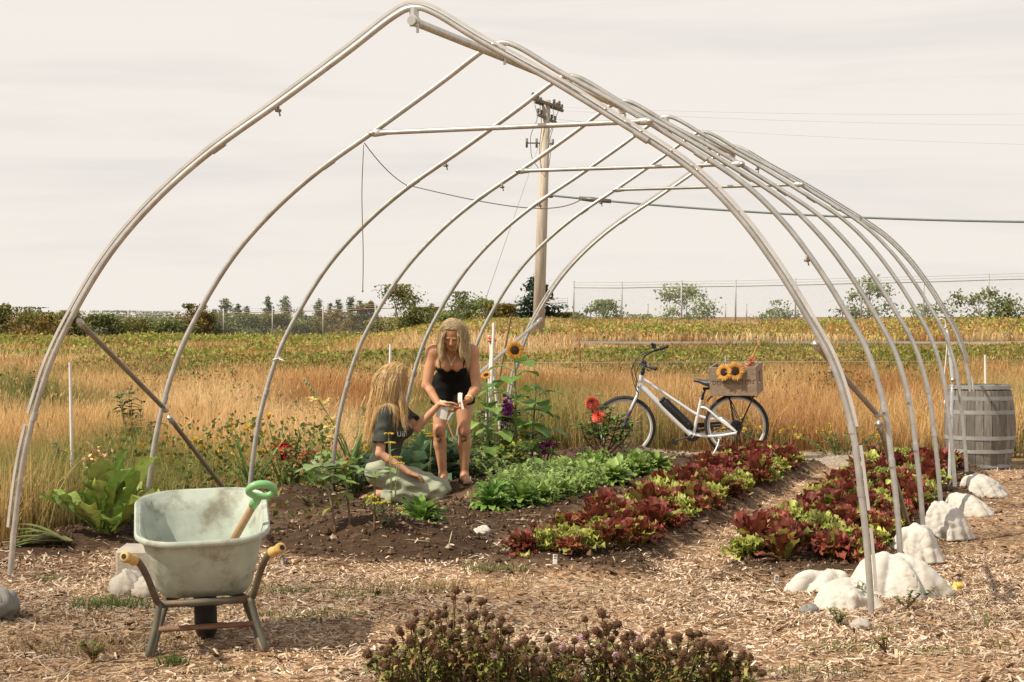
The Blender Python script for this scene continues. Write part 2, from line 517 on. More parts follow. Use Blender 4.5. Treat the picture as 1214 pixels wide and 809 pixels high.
w = bpy.data.worlds.new('World'); sc.world = w; w.use_nodes = True
t = w.node_tree; N = t.nodes; L = t.links
bg = N['Background']; bg.inputs['Strength'].default_value = .1
sky = N.new('ShaderNodeTexSky'); sky.sky_type = 'NISHITA'; sky.sun_disc = False
sky.sun_elevation = math.asin(SUN[2]); sky.sun_rotation = math.atan2(SUN[0], SUN[1]) % (2 * PI)
sky.dust_density = 2.0; sky.air_density = 1.0
tc = N.new('ShaderNodeTexCoord')
mp = N.new('ShaderNodeMapping'); mp.inputs['Scale'].default_value = (1.6, 1.6, 16.0); mp.inputs['Location'].default_value = (.35, .1, .4)
L.new(tc.outputs['Generated'], mp.inputs[0])
nz = N.new('ShaderNodeTexNoise'); nz.inputs['Scale'].default_value = 2.2; nz.inputs['Detail'].default_value = 7; nz.inputs['Roughness'].default_value = .58; nz.inputs['Distortion'].default_value = .4
L.new(mp.outputs[0], nz.inputs['Vector'])
rp = N.new('ShaderNodeValToRGB')
e = rp.color_ramp.elements
e[0].position = .30; e[0].color = (8.2, 7.85, 7.4, 1)
e[1].position = .50; e[1].color = (9.25, 8.62, 7.95, 1)
e2 = e.new(.42); e2.color = (8.85, 8.3, 7.7, 1)
e3 = e.new(.70); e3.color = (9.35, 8.7, 8.02, 1)
L.new(nz.outputs['Fac'], rp.inputs[0])
mx = N.new('ShaderNodeMix'); mx.data_type = 'RGBA'; mx.inputs[0].default_value = .96
sxz = N.new('ShaderNodeSeparateXYZ'); L.new(tc.outputs['Generated'], sxz.inputs[0])
ov = N.new('ShaderNodeMapRange'); ov.interpolation_type = 'SMOOTHSTEP'; L.new(sxz.outputs['Z'], ov.inputs['Value'])
ov.inputs['From Min'].default_value = .26; ov.inputs['From Max'].default_value = .62; ov.inputs['To Min'].default_value = .97; ov.inputs['To Max'].default_value = .52
L.new(ov.outputs[0], mx.inputs[0])
L.new(sky.outputs[0], mx.inputs[6]); L.new(rp.outputs[0], mx.inputs[7])
L.new(mx.outputs[2], bg.inputs[0])

# ================================================================== terrain
def bed(u, v, u0, u1, v0, v1, s=.22):
    return sstep(u0 - s / 2, u0 + s / 2, u) * (1 - sstep(u1 - s / 2, u1 + s / 2, u)) * sstep(v0 - s, v0 + s, v) * (1 - sstep(v1 - s, v1 + s, v))

def bump(u, v, cu, cv, ru, rv):
    return np.exp(-(((u - cu) / ru) ** 2 + ((v - cv) / rv) ** 2))

def toUV(x, y):
    dx = x - R1[0]; dy = y - R1[1]
    return dx * U2[0] + dy * U2[1], dx * V2[0] + dy * V2[1]

def masks(x, y):
    u, v = toUV(x, y)
    nu = .16 * fbm(x * 1.6, y * 1.6, 3); nv = .22 * fbm(x * 1.6, y * 1.6, 5)
    uu, vv = u + nu, v + nv
    bm = bed(uu, vv, 1.58, 2.55, 1.05, 10.1, .2)
    br = bed(uu, vv, -.05, 1.05, 1.15, 10.3, .2)
    bgn = bed(uu, vv, 2.75, 3.95, 1.7, 11.2, .4)
    bl = bed(uu, vv, 3.85, 5.5, 1.5, 11.0, .5)
    pile1 = bump(u, v, 3.45, 1.75, .70, .50)
    pile2 = bump(u, v, 4.85, 3.7, .5, .9)
    stand = bump(u, v, 4.15, 6.15, .5, .7)
    bank = bump(u, v, 5.45, 1.9, .55, 1.5)
    dah = bump(u, v, 4.05, 10.75, .55, .5)
    soil = np.clip(np.maximum.reduce([bm, br, bgn, bl * .85, sstep(.10, .30, pile1), sstep(.2, .5, pile2), sstep(.25, .6, stand), sstep(.2, .55, bank), sstep(.2, .5, dah)]), 0, 1)
    field = np.maximum(sstep(23.4, 24.2, y + 1.7 * sstep(4.0, 5.2, x) + .5 * nu), sstep(5.6, 6.2, uu) * sstep(.7, 1.3, vv))
    gravel = sstep(10.2, 10.9, vv) * (1 - field) * sstep(-.6, 0, uu)
    soil = soil * (1 - field)
    gravel = gravel * (1 - sstep(.2, .6, dah))
    z = .09 * bm + .09 * br + .09 * bgn + .05 * bl + .17 * pile1 + .20 * pile2 + .105 * stand - .085 * bump(u, v, 4.55, 5.25, .5, .6) + .16 * bank + .13 * dah
    return u, v, soil, gravel, field, z

def hz(x, y):
    x = np.asarray(x, float); y = np.asarray(y, float)
    u, v, soil, gravel, field, z = masks(x, y)
    near = 1 - sstep(30, 60, y)
    z = z + near * (.030 * fbm(x * .7, y * .7, 21, 3) + .014 * fbm(x * 5, y * 5, 22, 3) * (1 + soil * 1.6))
    rf = sstep(-9.5, -1.0, x)
    z = z + rf * (.75 * sstep(45, 60, y) + .38 * sstep(69, 102, y)) * (1 - .55 * sstep(150, 420, y))
    z = z + .12 * fbm(x * .09, y * .09, 31, 3) * sstep(70, 110, y) + .05 * fbm(x * .3, y * .3, 33, 2) * field * (1 - sstep(45, 60, y))
    z = z - 1.2 * sstep(420, 900, y)
    return z

def G(x, y): return float(hz(np.array([x]), np.array([y]))[0])
def onground(p, dz=0.0): return np.array([p[0], p[1], G(p[0], p[1]) + dz])
def gpz(px, py):
    """the first ground point met along the line of sight of a point of the photograph"""
    Y = np.geomspace(7.5, 300, 4000); X = (px - CX) * Y / F; zr = H + (HY - py) * Y / F
    k = np.flatnonzero(hz(X, Y) >= zr)
    k = int(k[0]) if len(k) else len(Y) - 1
    a, b_ = Y[max(0, k - 1)], Y[k]
    for _ in range(20):
        m_ = (a + b_) / 2
        if G((px - CX) * m_ / F, m_) >= H + (HY - py) * m_ / F: b_ = m_
        else: a = m_
    return np.array([(px - CX) * b_ / F, b_, G((px - CX) * b_ / F, b_)])

def axis_grid(a, b, st, lo, hi, g=1.16):
    r = list(np.arange(a, b + 1e-6, st))
    s = st; x = r[-1]
    while x < hi:
        s = min(s * g, 400); x += s; r.append(x)
    s = st; x = r[0]
    while x > lo:
        s = min(s * g, 400); x -= s; r.insert(0, x)
    return np.array(r)

gx = axis_grid(-5.6, 6.6, .045, -4500, 4500); gy = axis_grid(8.0, 25.0, .05, -60, 5200, 1.07)
GX, GY = np.meshgrid(gx, gy, indexing='xy')
fx, fy = GX.ravel(), GY.ravel()
u_, v_, soil_, gravel_, field_, _z = masks(fx, fy)
gz = hz(fx, fy)
gm = MB(); nxg = len(gx)
i = np.arange(len(gy) - 1)[:, None] * nxg; j = np.arange(nxg - 1)[None, :]
gm.add(np.stack([fx, fy, gz], 1), np.stack([i + j, i + j + 1, i + nxg + j + 1, i + nxg + j], -1).reshape(-1, 4), np.stack([soil_, gravel_, field_], 1))

m, t, N, L, b = nt('ground_mat')
tc = N.new('ShaderNodeTexCoord'); at_ = N.new('ShaderNodeAttribute'); at_.attribute_name = 'Col'
sep = N.new('ShaderNodeSeparateColor'); L.new(at_.outputs['Color'], sep.inputs[0])
def noise(scale, det=5, rough=.6):
    n = N.new('ShaderNodeTexNoise'); n.inputs['Scale'].default_value = scale; n.inputs['Detail'].default_value = det; n.inputs['Roughness'].default_value = rough
    L.new(tc.outputs['Object'], n.inputs['Vector']); return n
def ramp(src, stops):
    r = N.new('ShaderNodeValToRGB'); el = r.color_ramp.elements
    el[0].position, el[0].color = stops[0][0], (*stops[0][1], 1); el[1].position, el[1].color = stops[-1][0], (*stops[-1][1], 1)
    for p_, c_ in stops[1:-1]:
        q_ = el.new(p_); q_.color = (*c_, 1)
    L.new(src, r.inputs[0]); return r
def mixc(fac, a, bb):
    x = N.new('ShaderNodeMix'); x.data_type = 'RGBA'
    L.new(fac, x.inputs[0]); L.new(a, x.inputs[6]); L.new(bb, x.inputs[7]); return x
vo = N.new('ShaderNodeTexVoronoi'); vo.inputs['Scale'].default_value = 40
dn = noise(9, 3); mpv = N.new('ShaderNodeVectorMath'); mpv.operation = 'MULTIPLY_ADD'
L.new(dn.outputs['Color'], mpv.inputs[0]); mpv.inputs[1].default_value = (.12, .12, .12); L.new(tc.outputs['Object'], mpv.inputs[2])
L.new(mpv.outputs[0], vo.inputs['Vector'])
sv = N.new('ShaderNodeSeparateColor'); L.new(vo.outputs['Color'], sv.inputs[0])
chips_c = ramp(sv.outputs[0], [(0, (.12, .068, .038)), (.35, (.30, .18, .10)), (.7, (.44, .285, .165)), (1, (.60, .43, .27))])
big = noise(1.3, 4); bigr = ramp(big.outputs['Fac'], [(.3, (.50, .47, .45)), (.62, (1.1, 1.08, 1.05))])
cm = N.new('ShaderNodeMix'); cm.data_type = 'RGBA'; cm.blend_type = 'MULTIPLY'; cm.inputs[0].default_value = 1
L.new(chips_c.outputs[0], cm.inputs[6]); L.new(bigr.outputs[0], cm.inputs[7])
sn = noise(14, 8, .7); soil_c = ramp(sn.outputs['Fac'], [(.3, (.034, .019, .011)), (.55, (.075, .045, .027)), (.75, (.15, .093, .057))])
gn = N.new('ShaderNodeTexVoronoi'); gn.inputs['Scale'].default_value = 55; L.new(tc.outputs['Object'], gn.inputs['Vector'])
sg = N.new('ShaderNodeSeparateColor'); L.new(gn.outputs['Color'], sg.inputs[0])
grav_c = ramp(sg.outputs[0], [(0, (.20, .15, .11)), (.5, (.38, .30, .22)), (1, (.55, .46, .36))])
fn = noise(.35, 5); field_c = ramp(fn.outputs['Fac'], [(.32, (.13, .13, .035)), (.5, (.22, .135, .05)), (.7, (.30, .19, .075))])
s1 = mixc(sep.outputs[0], cm.outputs[2], soil_c.outputs[0])
s2 = mixc(sep.outputs[1], s1.outputs[2], grav_c.outputs[0])
s3 = mixc(sep.outputs[2], s2.outputs[2], field_c.outputs[0])
L.new(s3.outputs[2], b.inputs['Base Color']); b.inputs['Roughness'].default_value = .95; b.inputs['Specular IOR Level'].default_value = .15
bp = N.new('ShaderNodeBump'); bp.inputs['Strength'].default_value = .7; bp.inputs['Distance'].default_value = .02
ad = N.new('ShaderNodeMath'); ad.operation = 'ADD'; L.new(sn.outputs['Fac'], ad.inputs[0]); L.new(sv.outputs[1], ad.inputs[1])
L.new(ad.outputs[0], bp.inputs['Height']); L.new(bp.outputs[0], b.inputs['Normal'])
ground = gm.build('ground', m); tag(ground, kind='structure')

# ---- the gravel road on the bank
rd = MB(); rx = np.linspace(-9, 120, 90); ry = np.array([60.8, 62.5, 64.5, 66.4])
RX, RY = np.meshgrid(rx, ry, indexing='xy'); RZ = hz(RX.ravel(), RY.ravel()) + .02
i = np.arange(len(ry) - 1)[:, None] * len(rx); j = np.arange(len(rx) - 1)[None, :]
rd.add(np.stack([RX.ravel(), RY.ravel(), RZ], 1), np.stack([i + j, i + j + 1, i + len(rx) + j + 1, i + len(rx) + j], -1).reshape(-1, 4))
tag(rd.build('gravel_road', mat('road', (.20, .185, .155), .95, .3, .5)), kind='structure')

# ---- wood chips, straw bits and soil clods lying on the ground
CHIP = np.array([[.62, .46, .32], [.52, .37, .24], [.40, .265, .165], [.74, .61, .47], [.22, .135, .08], [.56, .43, .31], [.46, .375, .30]])
def scatter_quads(mb, x, y, z, ln, wd, cols, tilt=.35):
    n = len(x); az = rng.uniform(0, 2 * PI, n)
    pit = rng.normal(0, tilt, n); rol = rng.normal(0, tilt, n)
    d = np.stack([np.cos(az) * np.cos(pit), np.sin(az) * np.cos(pit), np.sin(pit)], 1)
    s = np.stack([-np.sin(az) * np.cos(rol), np.cos(az) * np.cos(rol), np.sin(rol)], 1)
    P = np.stack([x, y, z], 1); l = (ln / 2)[:, None]; w_ = (wd / 2)[:, None]
    k = rng.uniform(.3, 1, (n, 1))
    V = np.stack([P - d * l - s * w_ * k, P + d * l - s * w_, P + d * l * .9 + s * w_ * k, P - d * l * .95 + s * w_], 1).reshape(-1, 3)
    q = np.arange(n)[:, None] * 4 + np.arange(4)[None]
    mb.add(V, q, np.repeat(cols, 4, 0))
chip = MB()
for (n, y0, y1) in ((160000, 8.4, 13.5), (85000, 13.5, 23.8)):
    y = rng.uniform(y0, y1, n); x = rng.uniform(-.30, .30, n) * y
    u, v, so, gr, fi, _ = masks(x, y)
    keep = rng.uniform(size=n) > np.clip(so * .93 + fi * .9 + gr * .75, 0, 1)
    dn_ = fbm(x * 1.1, y * 1.1, 44, 3)
    keep &= rng.uniform(size=n) < .78 + dn_ * .9
    x, y = x[keep], y[keep]; k = len(x)
    z = hz(x, y) + rng.uniform(.002, .02, k)
    ln = rng.gamma(2.4, .0078, k) + .005; wd = ln * rng.uniform(.10, .34, k)
    cols = CHIP[rng.integers(0, len(CHIP), k)] * rng.uniform(.75, 1.15, (k, 1))
    patch = np.clip(1 + .85 * fbm(x * .8, y * .8, 55, 3) - .35 * sstep(-.9, -2.2, x) * (1 - sstep(10, 13, y)), .4, 1.3)[:, None]
    scatter_quads(chip, x, y, z, ln, np.minimum(wd, .022), np.clip(cols * patch, 0, 1))
k = 2600; y = rng.uniform(8.6, 20, k); x = rng.uniform(-.3, .3, k) * y
u, v, so, gr, fi, _ = masks(x, y); m_ = (so < .4) & (fi < .4); x, y = x[m_], y[m_]; k = len(x); ln = rng.uniform(.03, .085, k)
scatter_quads(chip, x, y, hz(x, y) + .014, ln, ln * rng.uniform(.3, .65, k), np.clip(np.array([.20, .115, .065]) * rng.uniform(.5, 1.6, (k, 1)), 0, 1), .2)
# long straw and sticks
n = 2600; y = rng.uniform(8.6, 16, n); x = rng.uniform(-.3, .3, n) * y
u, v, so, gr, fi, _ = masks(x, y); k_ = (rng.uniform(size=n) > so * .8) & (fi < .5); x, y = x[k_], y[k_]; n = len(x)
scatter_quads(chip, x, y, hz(x, y) + .016, rng.uniform(.08, .24, n), rng.uniform(.004, .009, n), np.clip(np.array([.55, .43, .27]) * rng.uniform(.6, 1.2, (n, 1)), 0, 1), .09)
tag(chip.build('wood_chips', leaf_mat('chip_mat', trans=0.0, rough=.85, spec=.2, var=.2, scale=30), smooth=False), 'pale and brown wood chips spread over the paths', 'wood chips', kind='stuff')

cl = MB(); n = 70000
y = rng.uniform(10.8, 23.6, n); x = rng.uniform(-.29, .29, n) * y
u, v, so, gr, fi, _ = masks(x, y); k_ = rng.uniform(size=n) < so * (.55 + 1.1 * fbm(x * 1.5, y * 1.5, 9, 3)); x, y = x[k_], y[k_]; n = len(x)
z = hz(x, y); r = rng.gamma(1.6, .0042, n) + .003
octa = np.array([[1, 0, 0], [-1, 0, 0], [0, 1, 0], [0, -1, 0], [0, 0, 1], [0, 0, -1.0]])
V = octa[None] * r[:, None, None] * rng.uniform(.6, 1.3, (n, 6, 1)) + np.stack([x, y, z + r * .3], 1)[:, None]
tri = np.array([[0, 2, 4], [2, 1, 4], [1, 3, 4], [3, 0, 4], [2, 0, 5], [1, 2, 5], [3, 1, 5], [0, 3, 5]])
cols = np.array([.078, .047, .028])[None] * rng.uniform(.5, 1.7, (n, 1)); lt = rng.uniform(size=n) < .05; cols[lt] = np.array([.35, .27, .19])
cl.add(V.reshape(-1, 3), (np.arange(n)[:, None, None] * 6 + tri[None]).reshape(-1, 3), np.repeat(cols, 6, 0))
tag(cl.build('soil_crumbs', leaf_mat('clod_mat', trans=0, rough=.95, spec=.1), smooth=False), 'dark crumbs of soil on the garden beds', 'soil', kind='stuff')

# ================================================================== field grass
GOLD = np.array([.57, .385, .17]); PALE = np.array([.70, .53, .29]); RUST = np.array([.40, .19, .07]); GREEN = np.array([.20, .22, .065])
def grass_cols(x, y, green=0.0):
    n = len(x)
    a = fbm(x * .22, y * .14, 61, 3)[:, None]; b_ = fbm(x * .35, y * .2, 67, 3)[:, None]; g_ = fbm(x * .28, y * .17, 71, 4)[:, None]
    c = GOLD + (PALE - GOLD) * np.clip(a * 2.2 + .3 + rng.uniform(-.3, .3, (n, 1)), 0, 1)
    c = c + (RUST - c) * np.clip(b_ * 2.2 + .12 + rng.uniform(-.25, .25, (n, 1)), 0, .9)
    c = c + (GREEN - c) * np.clip((g_ - .14 + green) * 3.5 + rng.uniform(-.3, .3, (n, 1)), 0, .9)
    return np.clip(c * rng.uniform(.75, 1.2, (n, 1)), 0, 1)

fg = MB()
def field_zone(n, y0, y1, xl, xr, h0, h1, w0, w1, extra=None, pow_=1.0):
    y = y0 + (y1 - y0) * rng.uniform(size=n) ** pow_
    x = (xl + (xr - xl) * rng.uniform(size=n)) * y
    u, v, so, gr, fi, _ = masks(x, y)
    k = fi > rng.uniform(.25, .9, n)
    k &= ~((y > 60.0) & (y < 67.0) & (x > -9))
    if extra is not None: k &= extra(x, y)
    x, y = x[k], y[k]; n = len(x)
    hgt = rng.uniform(h0, h1, n) * np.clip(1 + .9 * fbm(x * .5, y * .3, 81, 3), .35, 1.5)
    edge = fi[k]
    c = grass_cols(x, y)
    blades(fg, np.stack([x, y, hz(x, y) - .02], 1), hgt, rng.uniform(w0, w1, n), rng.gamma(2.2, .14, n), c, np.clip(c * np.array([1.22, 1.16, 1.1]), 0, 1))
field_zone(62000, 12.0, 24.5, -.31, -.08, .30, .72, .005, .011)
field_zone(76000, 23.2, 33, -.30, .30, .32, .80, .006, .013)
field_zone(80000, 31, 48, -.30, .30, .30, .62, .009, .02)
field_zone(26000, 46, 66, -.30, .03, .25, .50, .02, .045)
field_zone(26000, 64, 150, -.30, .03, .2, .42, .025, .06, pow_=1.6, extra=lambda x, y: fbm(x * .10, y * .05, 151, 4) < .02)
field_zone(6000, 45, 54, -.15, .30, .2, .40, .02, .05)
field_zone(9000, 54, 60.6, -.15, .30, .08, .16, .02, .05)
field_zone(24000, 67, 118, -.1, .30, .15, .36, .03, .07)
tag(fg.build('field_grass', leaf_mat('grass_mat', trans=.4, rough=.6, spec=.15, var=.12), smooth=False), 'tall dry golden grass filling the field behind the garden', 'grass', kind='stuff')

# seed plumes: feathery tips above the blades
sp = MB(); n = 15000
y = 13 + 33 * rng.uniform(size=n) ** .8; x = rng.uniform(-.30, .30, n) * y
u, v, so, gr, fi, _ = masks(x, y); k_ = fi > .6; x, y = x[k_], y[k_]; n = len(x)
z = hz(x, y) + rng.uniform(.4, .85, n) * np.clip(1 + .9 * fbm(x * .5, y * .3, 81, 3), .4, 1.4)
cols = np.clip(grass_cols(x, y, -.3) * 1.15, 0, 1)
az = rng.uniform(0, 6.28, n); ln = rng.uniform(.04, .10, n); lean = rng.uniform(.1, .7, n)
d = np.stack([np.cos(az) * lean, np.sin(az) * lean, np.ones(n)], 1); sd = np.stack([-np.sin(az + 1), np.cos(az + 1), np.zeros(n)], 1) * rng.uniform(.004, .010, (n, 1))
P = np.stack([x, y, z], 1); d = d * ln[:, None]
sp.add(np.stack([P, P + d * .5 + sd, P + d, P + d * .5 - sd], 1).reshape(-1, 3), np.arange(n)[:, None] * 4 + np.arange(4)[None], np.repeat(cols, 4, 0))
tag(sp.build('grass_seed_heads', leaf_mat('grass_mat'), smooth=False), 'feathery pale seed heads above the field grass', 'grass seed heads', kind='stuff')

# yellow wild flowers dotted through the near grass
yf = MB(); n = 2600
y = 13 + 17 * rng.uniform(size=n); x = rng.uniform(-.27, .27, n) * y
u, v, so, gr, fi, _ = masks(x, y); k_ = (fi > .5) & (fbm(x * .5, y * .5, 91, 3) > .02); x, y = x[k_], y[k_]; n = len(x)
P = np.stack([x, y, hz(x, y) + rng.uniform(.12, .5, n)], 1)
for _ in range(3):
    cards(yf, P + rng.normal(0, .006, P.shape), rng.uniform(.03, .055, n), jitter((.75, .52, .05), n, .2), aspect=.9)
tag(yf.build('yellow_wildflowers', leaf_mat('petal_mat', trans=.3, rough=.6, spec=.1, var=.1), smooth=False), 'small yellow wild flowers scattered in the grass', 'wildflowers', kind='stuff')

# low scrub on the road bank and in the green patches (a leafy mass)
sb = MB()
def scrub(n, y0, y1, x0f, x1f, hh, size, pal, thr=-.05, seed=101, sx=.18, sy=.12):
    y = rng.uniform(y0, y1, n); x = rng.uniform(x0f, x1f, n) * y
    f_ = fbm(x * sx, y * sy, seed, 4); k = (f_ > thr) & ~((y > 57.8) & (y < 68.5) & (x > -9.5))
    x, y, f_ = x[k], y[k], f_[k]; n = len(x)
    lump = np.clip(.25 + 2.0 * (f_ - thr), .1, 1.3)
    hl = hh * lump * np.where(x > -9, 1 - .75 * sstep(48, 56, y) * (y < 59), 1)
    z = hz(x, y) + hl * rng.uniform(0, 1, n) ** .6
    pal = np.asarray(pal); s_ = fbm(x * .4, y * .25, seed + 7, 3)
    idx = np.clip(((s_ + .5 + rng.normal(0, .18, n)) * len(pal)).astype(int), 0, len(pal) - 1)
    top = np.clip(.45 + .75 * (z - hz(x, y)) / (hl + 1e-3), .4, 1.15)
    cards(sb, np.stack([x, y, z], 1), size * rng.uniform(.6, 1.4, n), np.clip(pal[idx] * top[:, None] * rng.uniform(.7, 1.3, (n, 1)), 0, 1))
OL = [(.13, .16, .035), (.18, .21, .04), (.24, .25, .05), (.28, .22, .07), (.30, .19, .07), (.20, .22, .05)]
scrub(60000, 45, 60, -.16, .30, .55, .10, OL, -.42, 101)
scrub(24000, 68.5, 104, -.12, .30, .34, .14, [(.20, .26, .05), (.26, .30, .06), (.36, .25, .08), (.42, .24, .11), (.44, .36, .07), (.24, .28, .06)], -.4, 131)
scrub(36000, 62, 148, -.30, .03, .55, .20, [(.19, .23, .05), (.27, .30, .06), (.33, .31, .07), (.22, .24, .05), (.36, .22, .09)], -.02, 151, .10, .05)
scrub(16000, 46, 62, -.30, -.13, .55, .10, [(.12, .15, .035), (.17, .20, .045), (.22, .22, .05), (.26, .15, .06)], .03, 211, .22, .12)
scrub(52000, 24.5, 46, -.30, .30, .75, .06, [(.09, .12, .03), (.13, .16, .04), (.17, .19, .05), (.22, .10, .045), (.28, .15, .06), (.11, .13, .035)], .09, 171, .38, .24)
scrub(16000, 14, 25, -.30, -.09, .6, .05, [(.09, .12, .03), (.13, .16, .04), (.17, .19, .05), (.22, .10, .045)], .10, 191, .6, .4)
tag(sb.build('bank_scrub', leaf_mat('leaf_far', trans=.3, rough=.6, spec=.2, var=.15, scale=3), smooth=False), 'low olive and green scrub along the road bank and field', 'scrub', kind='stuff')
# ================================================================== the bare greenhouse frame
GALV = mat('galvanised_steel', (.54, .53, .50), .36, .14, 14, metal=.6, bump=.0, dirt=(.33, .30, .25), dirt_amt=.5, dirt_scale=2.5)
GALV_D = mat('weathered_steel', (.27, .235, .19), .55, .2, 6, metal=.35, dirt=(.16, .10, .06), dirt_amt=.5)
ALU = mat('aluminium_channel', (.62, .60, .56), .4, .12, 8, metal=.45)
HOOP = np.array([(0, -.12), (0.0, 0), (.02, .32), (.055, .65), (.105, 1.0), (.205, 1.336), (.34, 1.59), (.52, 1.88), (.735, 2.165), (1.01, 2.43), (1.45, 2.72), (1.82, 2.95), (2.2, 3.165), (2.46, 3.325),
                 (2.59, 3.365), (2.72, 3.315), (3.0, 3.12), (3.415, 2.845), (3.853, 2.565), (4.2, 2.29), (4.499, 1.98), (4.745, 1.62), (4.93, 1.26), (5.07, .81), (5.135, .44), (5.18, .02), (5.185, -.12)])
SPC = 1.800
def hoop_at(z, left):
    h = HOOP[14:][::-1] if left else HOOP[:15]
    return float(np.interp(z, h[:, 1], h[:, 0]))
gb = uv(2.59, 5.4, 0)
gh = thing('greenhouse_frame', 'bare galvanised steel hoop greenhouse frame arching over the vegetable beds', 'greenhouse frame', gb)
for k in range(7):
    v = k * SPC; hm = MB()
    dz = .02 * math.sin(k * 1.7) + .012 * k
    pts2 = smooth_path(HOOP, 7)
    P = np.array([uv(a, v + .012 * math.sin(a * 1.3 + k), b_ + dz * min(1, max(0, b_))) for a, b_ in pts2])
    hm.tube(P, .0185, 12)
    for zz, lf in ((2.62, True), (2.62, False), (1.02, True), (1.02, False), (.68, False)):      # sleeve joints, a slightly thicker collar
        u0 = hoop_at(zz, lf); u1 = hoop_at(zz - .05, lf)
        hm.tube([uv(u0, v, zz + dz), uv(u1, v, zz - .05 + dz)], .0210, 12)
    ho = hm.build('hoop', GALV, gh, gb, angle=50)
    if k in (0, 6):   # cover channel screwed along the outside
        cm_ = MB()
        segs = [(0.55, 26)] if k == 6 else []
        N2 = len(pts2); cen = np.array([2.59, 1.0])
        off = pts2 + .032 * np.stack([np.gradient(pts2[:, 1]), -np.gradient(pts2[:, 0])], 1) / (np.linalg.norm(np.gradient(pts2, axis=0), axis=1)[:, None] + 1e-9) * -1.0
        rngs = [(.12, .50), (.55, .92), (.985, 9), ] if k == 0 else [(.1, .95), (1.0, 9)]
        ii = np.arange(N2)
        right = ii < N2 // 2
        def strip(mask_):
            id_ = ii[mask_]
            if len(id_) > 2:
                cm_.tube([uv(off[q, 0], v - .012, off[q, 1] + dz) for q in id_], .0115, 4, up=(V2[0], V2[1], 0), phase=PI / 4)
        zc = pts2[:, 1]
        for a, b_ in rngs[:2]: strip(right & (zc > a) & (zc < b_))
        strip((right & (zc > rngs[-1][0])) | (~right & (zc > 1.0)))
        strip(~right & (zc > .25) & (zc < .97))
        cm_.build('cover_channel', ALU, ho, gb, smooth=False)
    # apex clamp carrying the ridge pipe
    cb = MB(); ap = uv(2.59, v, 3.335 + dz)
    cb.tube([ap + np.array([0, 0, .03]), ap + np.array([0, 0, -.075])], .027, 8)
    cb.tube([ap + np.array([0, 0, -.045]) - np.array([V2[0], V2[1], 0]) * .03, ap + np.array([0, 0, -.045]) + np.array([V2[0], V2[1], 0]) * .03], .032, 10)
    cb.box(ap + np.array([.02, 0, -.095]), (.014, .02, .035), rotz(.3))
    cb.build('ridge_clamp', GALV, ho, gb, angle=40)
rm = MB()
rm.tube([uv(2.59, -.05, 3.285), uv(2.59, SPC, 3.305), uv(2.59, 3 * SPC, 3.33), uv(2.59, 6 * SPC + .05, 3.37)], .0255, 12)
rm.build('ridge_pipe', GALV, gh, gb, angle=50)
def fitted_bar(name, a, b_, m_, r=.0165):
    a = np.asarray(a); b_ = np.asarray(b_); d = (b_ - a) / np.linalg.norm(b_ - a)
    q = MB(); q.tube([a + d * .07, b_ - d * .07], r, 10)
    bo = q.build(name, m_, gh, gb, angle=50)
    for p_, s in ((a, 1), (b_, -1)):
        e_ = MB()
        e_.tube([p_ - d * s * .005, p_ + d * s * .03, p_ + d * s * .11], [.021, .027, .019], 10, flat=.6)
        c_ = p_ + np.array([0, 0, 0]); e_.ball(c_, .017, 8, 5)
        e_.box(p_ + d * s * .01, (.035, .05, .02), rotz(.28))
        e_.build('end_bracket', GALV, bo, gb)
    return bo
for k in (1, 3, 5):
    v = k * SPC; dz = .02 * math.sin(k * 1.7) + .012 * k
    fitted_bar('tie_bar', uv(hoop_at(2.80, True), v - .05, 2.80 + dz + (0 if k > 1 else -.01)), uv(hoop_at(2.80, False), v - .05, 2.82 + dz), GALV)
for lf in (True, False):
    for (v0, v1) in ((0, SPC), (6 * SPC, 5 * SPC)):
        s = 1 if v1 > v0 else -1
        z0, z1 = (1.57, .93) if lf else (1.45, .96)
        ins = -.04 if lf else .04
        a = uv(hoop_at(z0, lf) + ins, v0 + s * .03, z0); b_ = uv(hoop_at(z1, lf) + ins, v1 - s * .02, z1 + .02)
        fitted_bar('diagonal_brace', a, b_, GALV_D if v0 == 0 else GALV)
        c_ = uv(hoop_at(.08, lf) + ins * 1.5, v1 + s * (SPC - .12), .02); b2 = uv(hoop_at(z1, lf) + ins, v1 + s * .03, z1 - .03)
        fitted_bar('diagonal_brace', b2, c_, GALV_D if v0 == 0 else GALV)
for (k, z, lf) in ((0, 2.83, True), (2, 2.75, True), (3, 2.7, True), (4, 2.6, True), (2, 2.95, False), (3, 2.97, False), (4, 2.9, False), (5, 2.7, True), (1, 1.95, False), (0, 1.33, False)):
    q = MB(); u0 = hoop_at(z, lf); p_ = uv(u0 + (-.012 if lf else .012), k * SPC, z - .028 + .02 * math.sin(k * 1.7) + .012 * k)
    q.tube([p_ + np.array([0, 0, .03]), p_ + np.array([0, 0, -.012])], .008, 6); q.box(p_ + np.array([0, 0, -.002]), (.035, .014, .016), rotz(.3)); q.tube([p_ + np.array([.006, 0, -.01]), p_ + np.array([.012, 0, -.035])], .005, 6)
    q.build('hose_clip', GALV_D, gh, gb)
# white tie on the third hoop, left
q = MB(); p_ = uv(hoop_at(1.27, True), 2 * SPC, 1.27); q.torus(p_, .03, .006, (-.3, 0, 1), 14, 6); q.tube([p_ + np.array([.02, -.03, 0]), p_ + np.array([.07, -.05, -.02])], .005, 5)
q.build('cord_tie', mat('white_cord', (.75, .72, .66), .8, .1, 20), gh, gb)

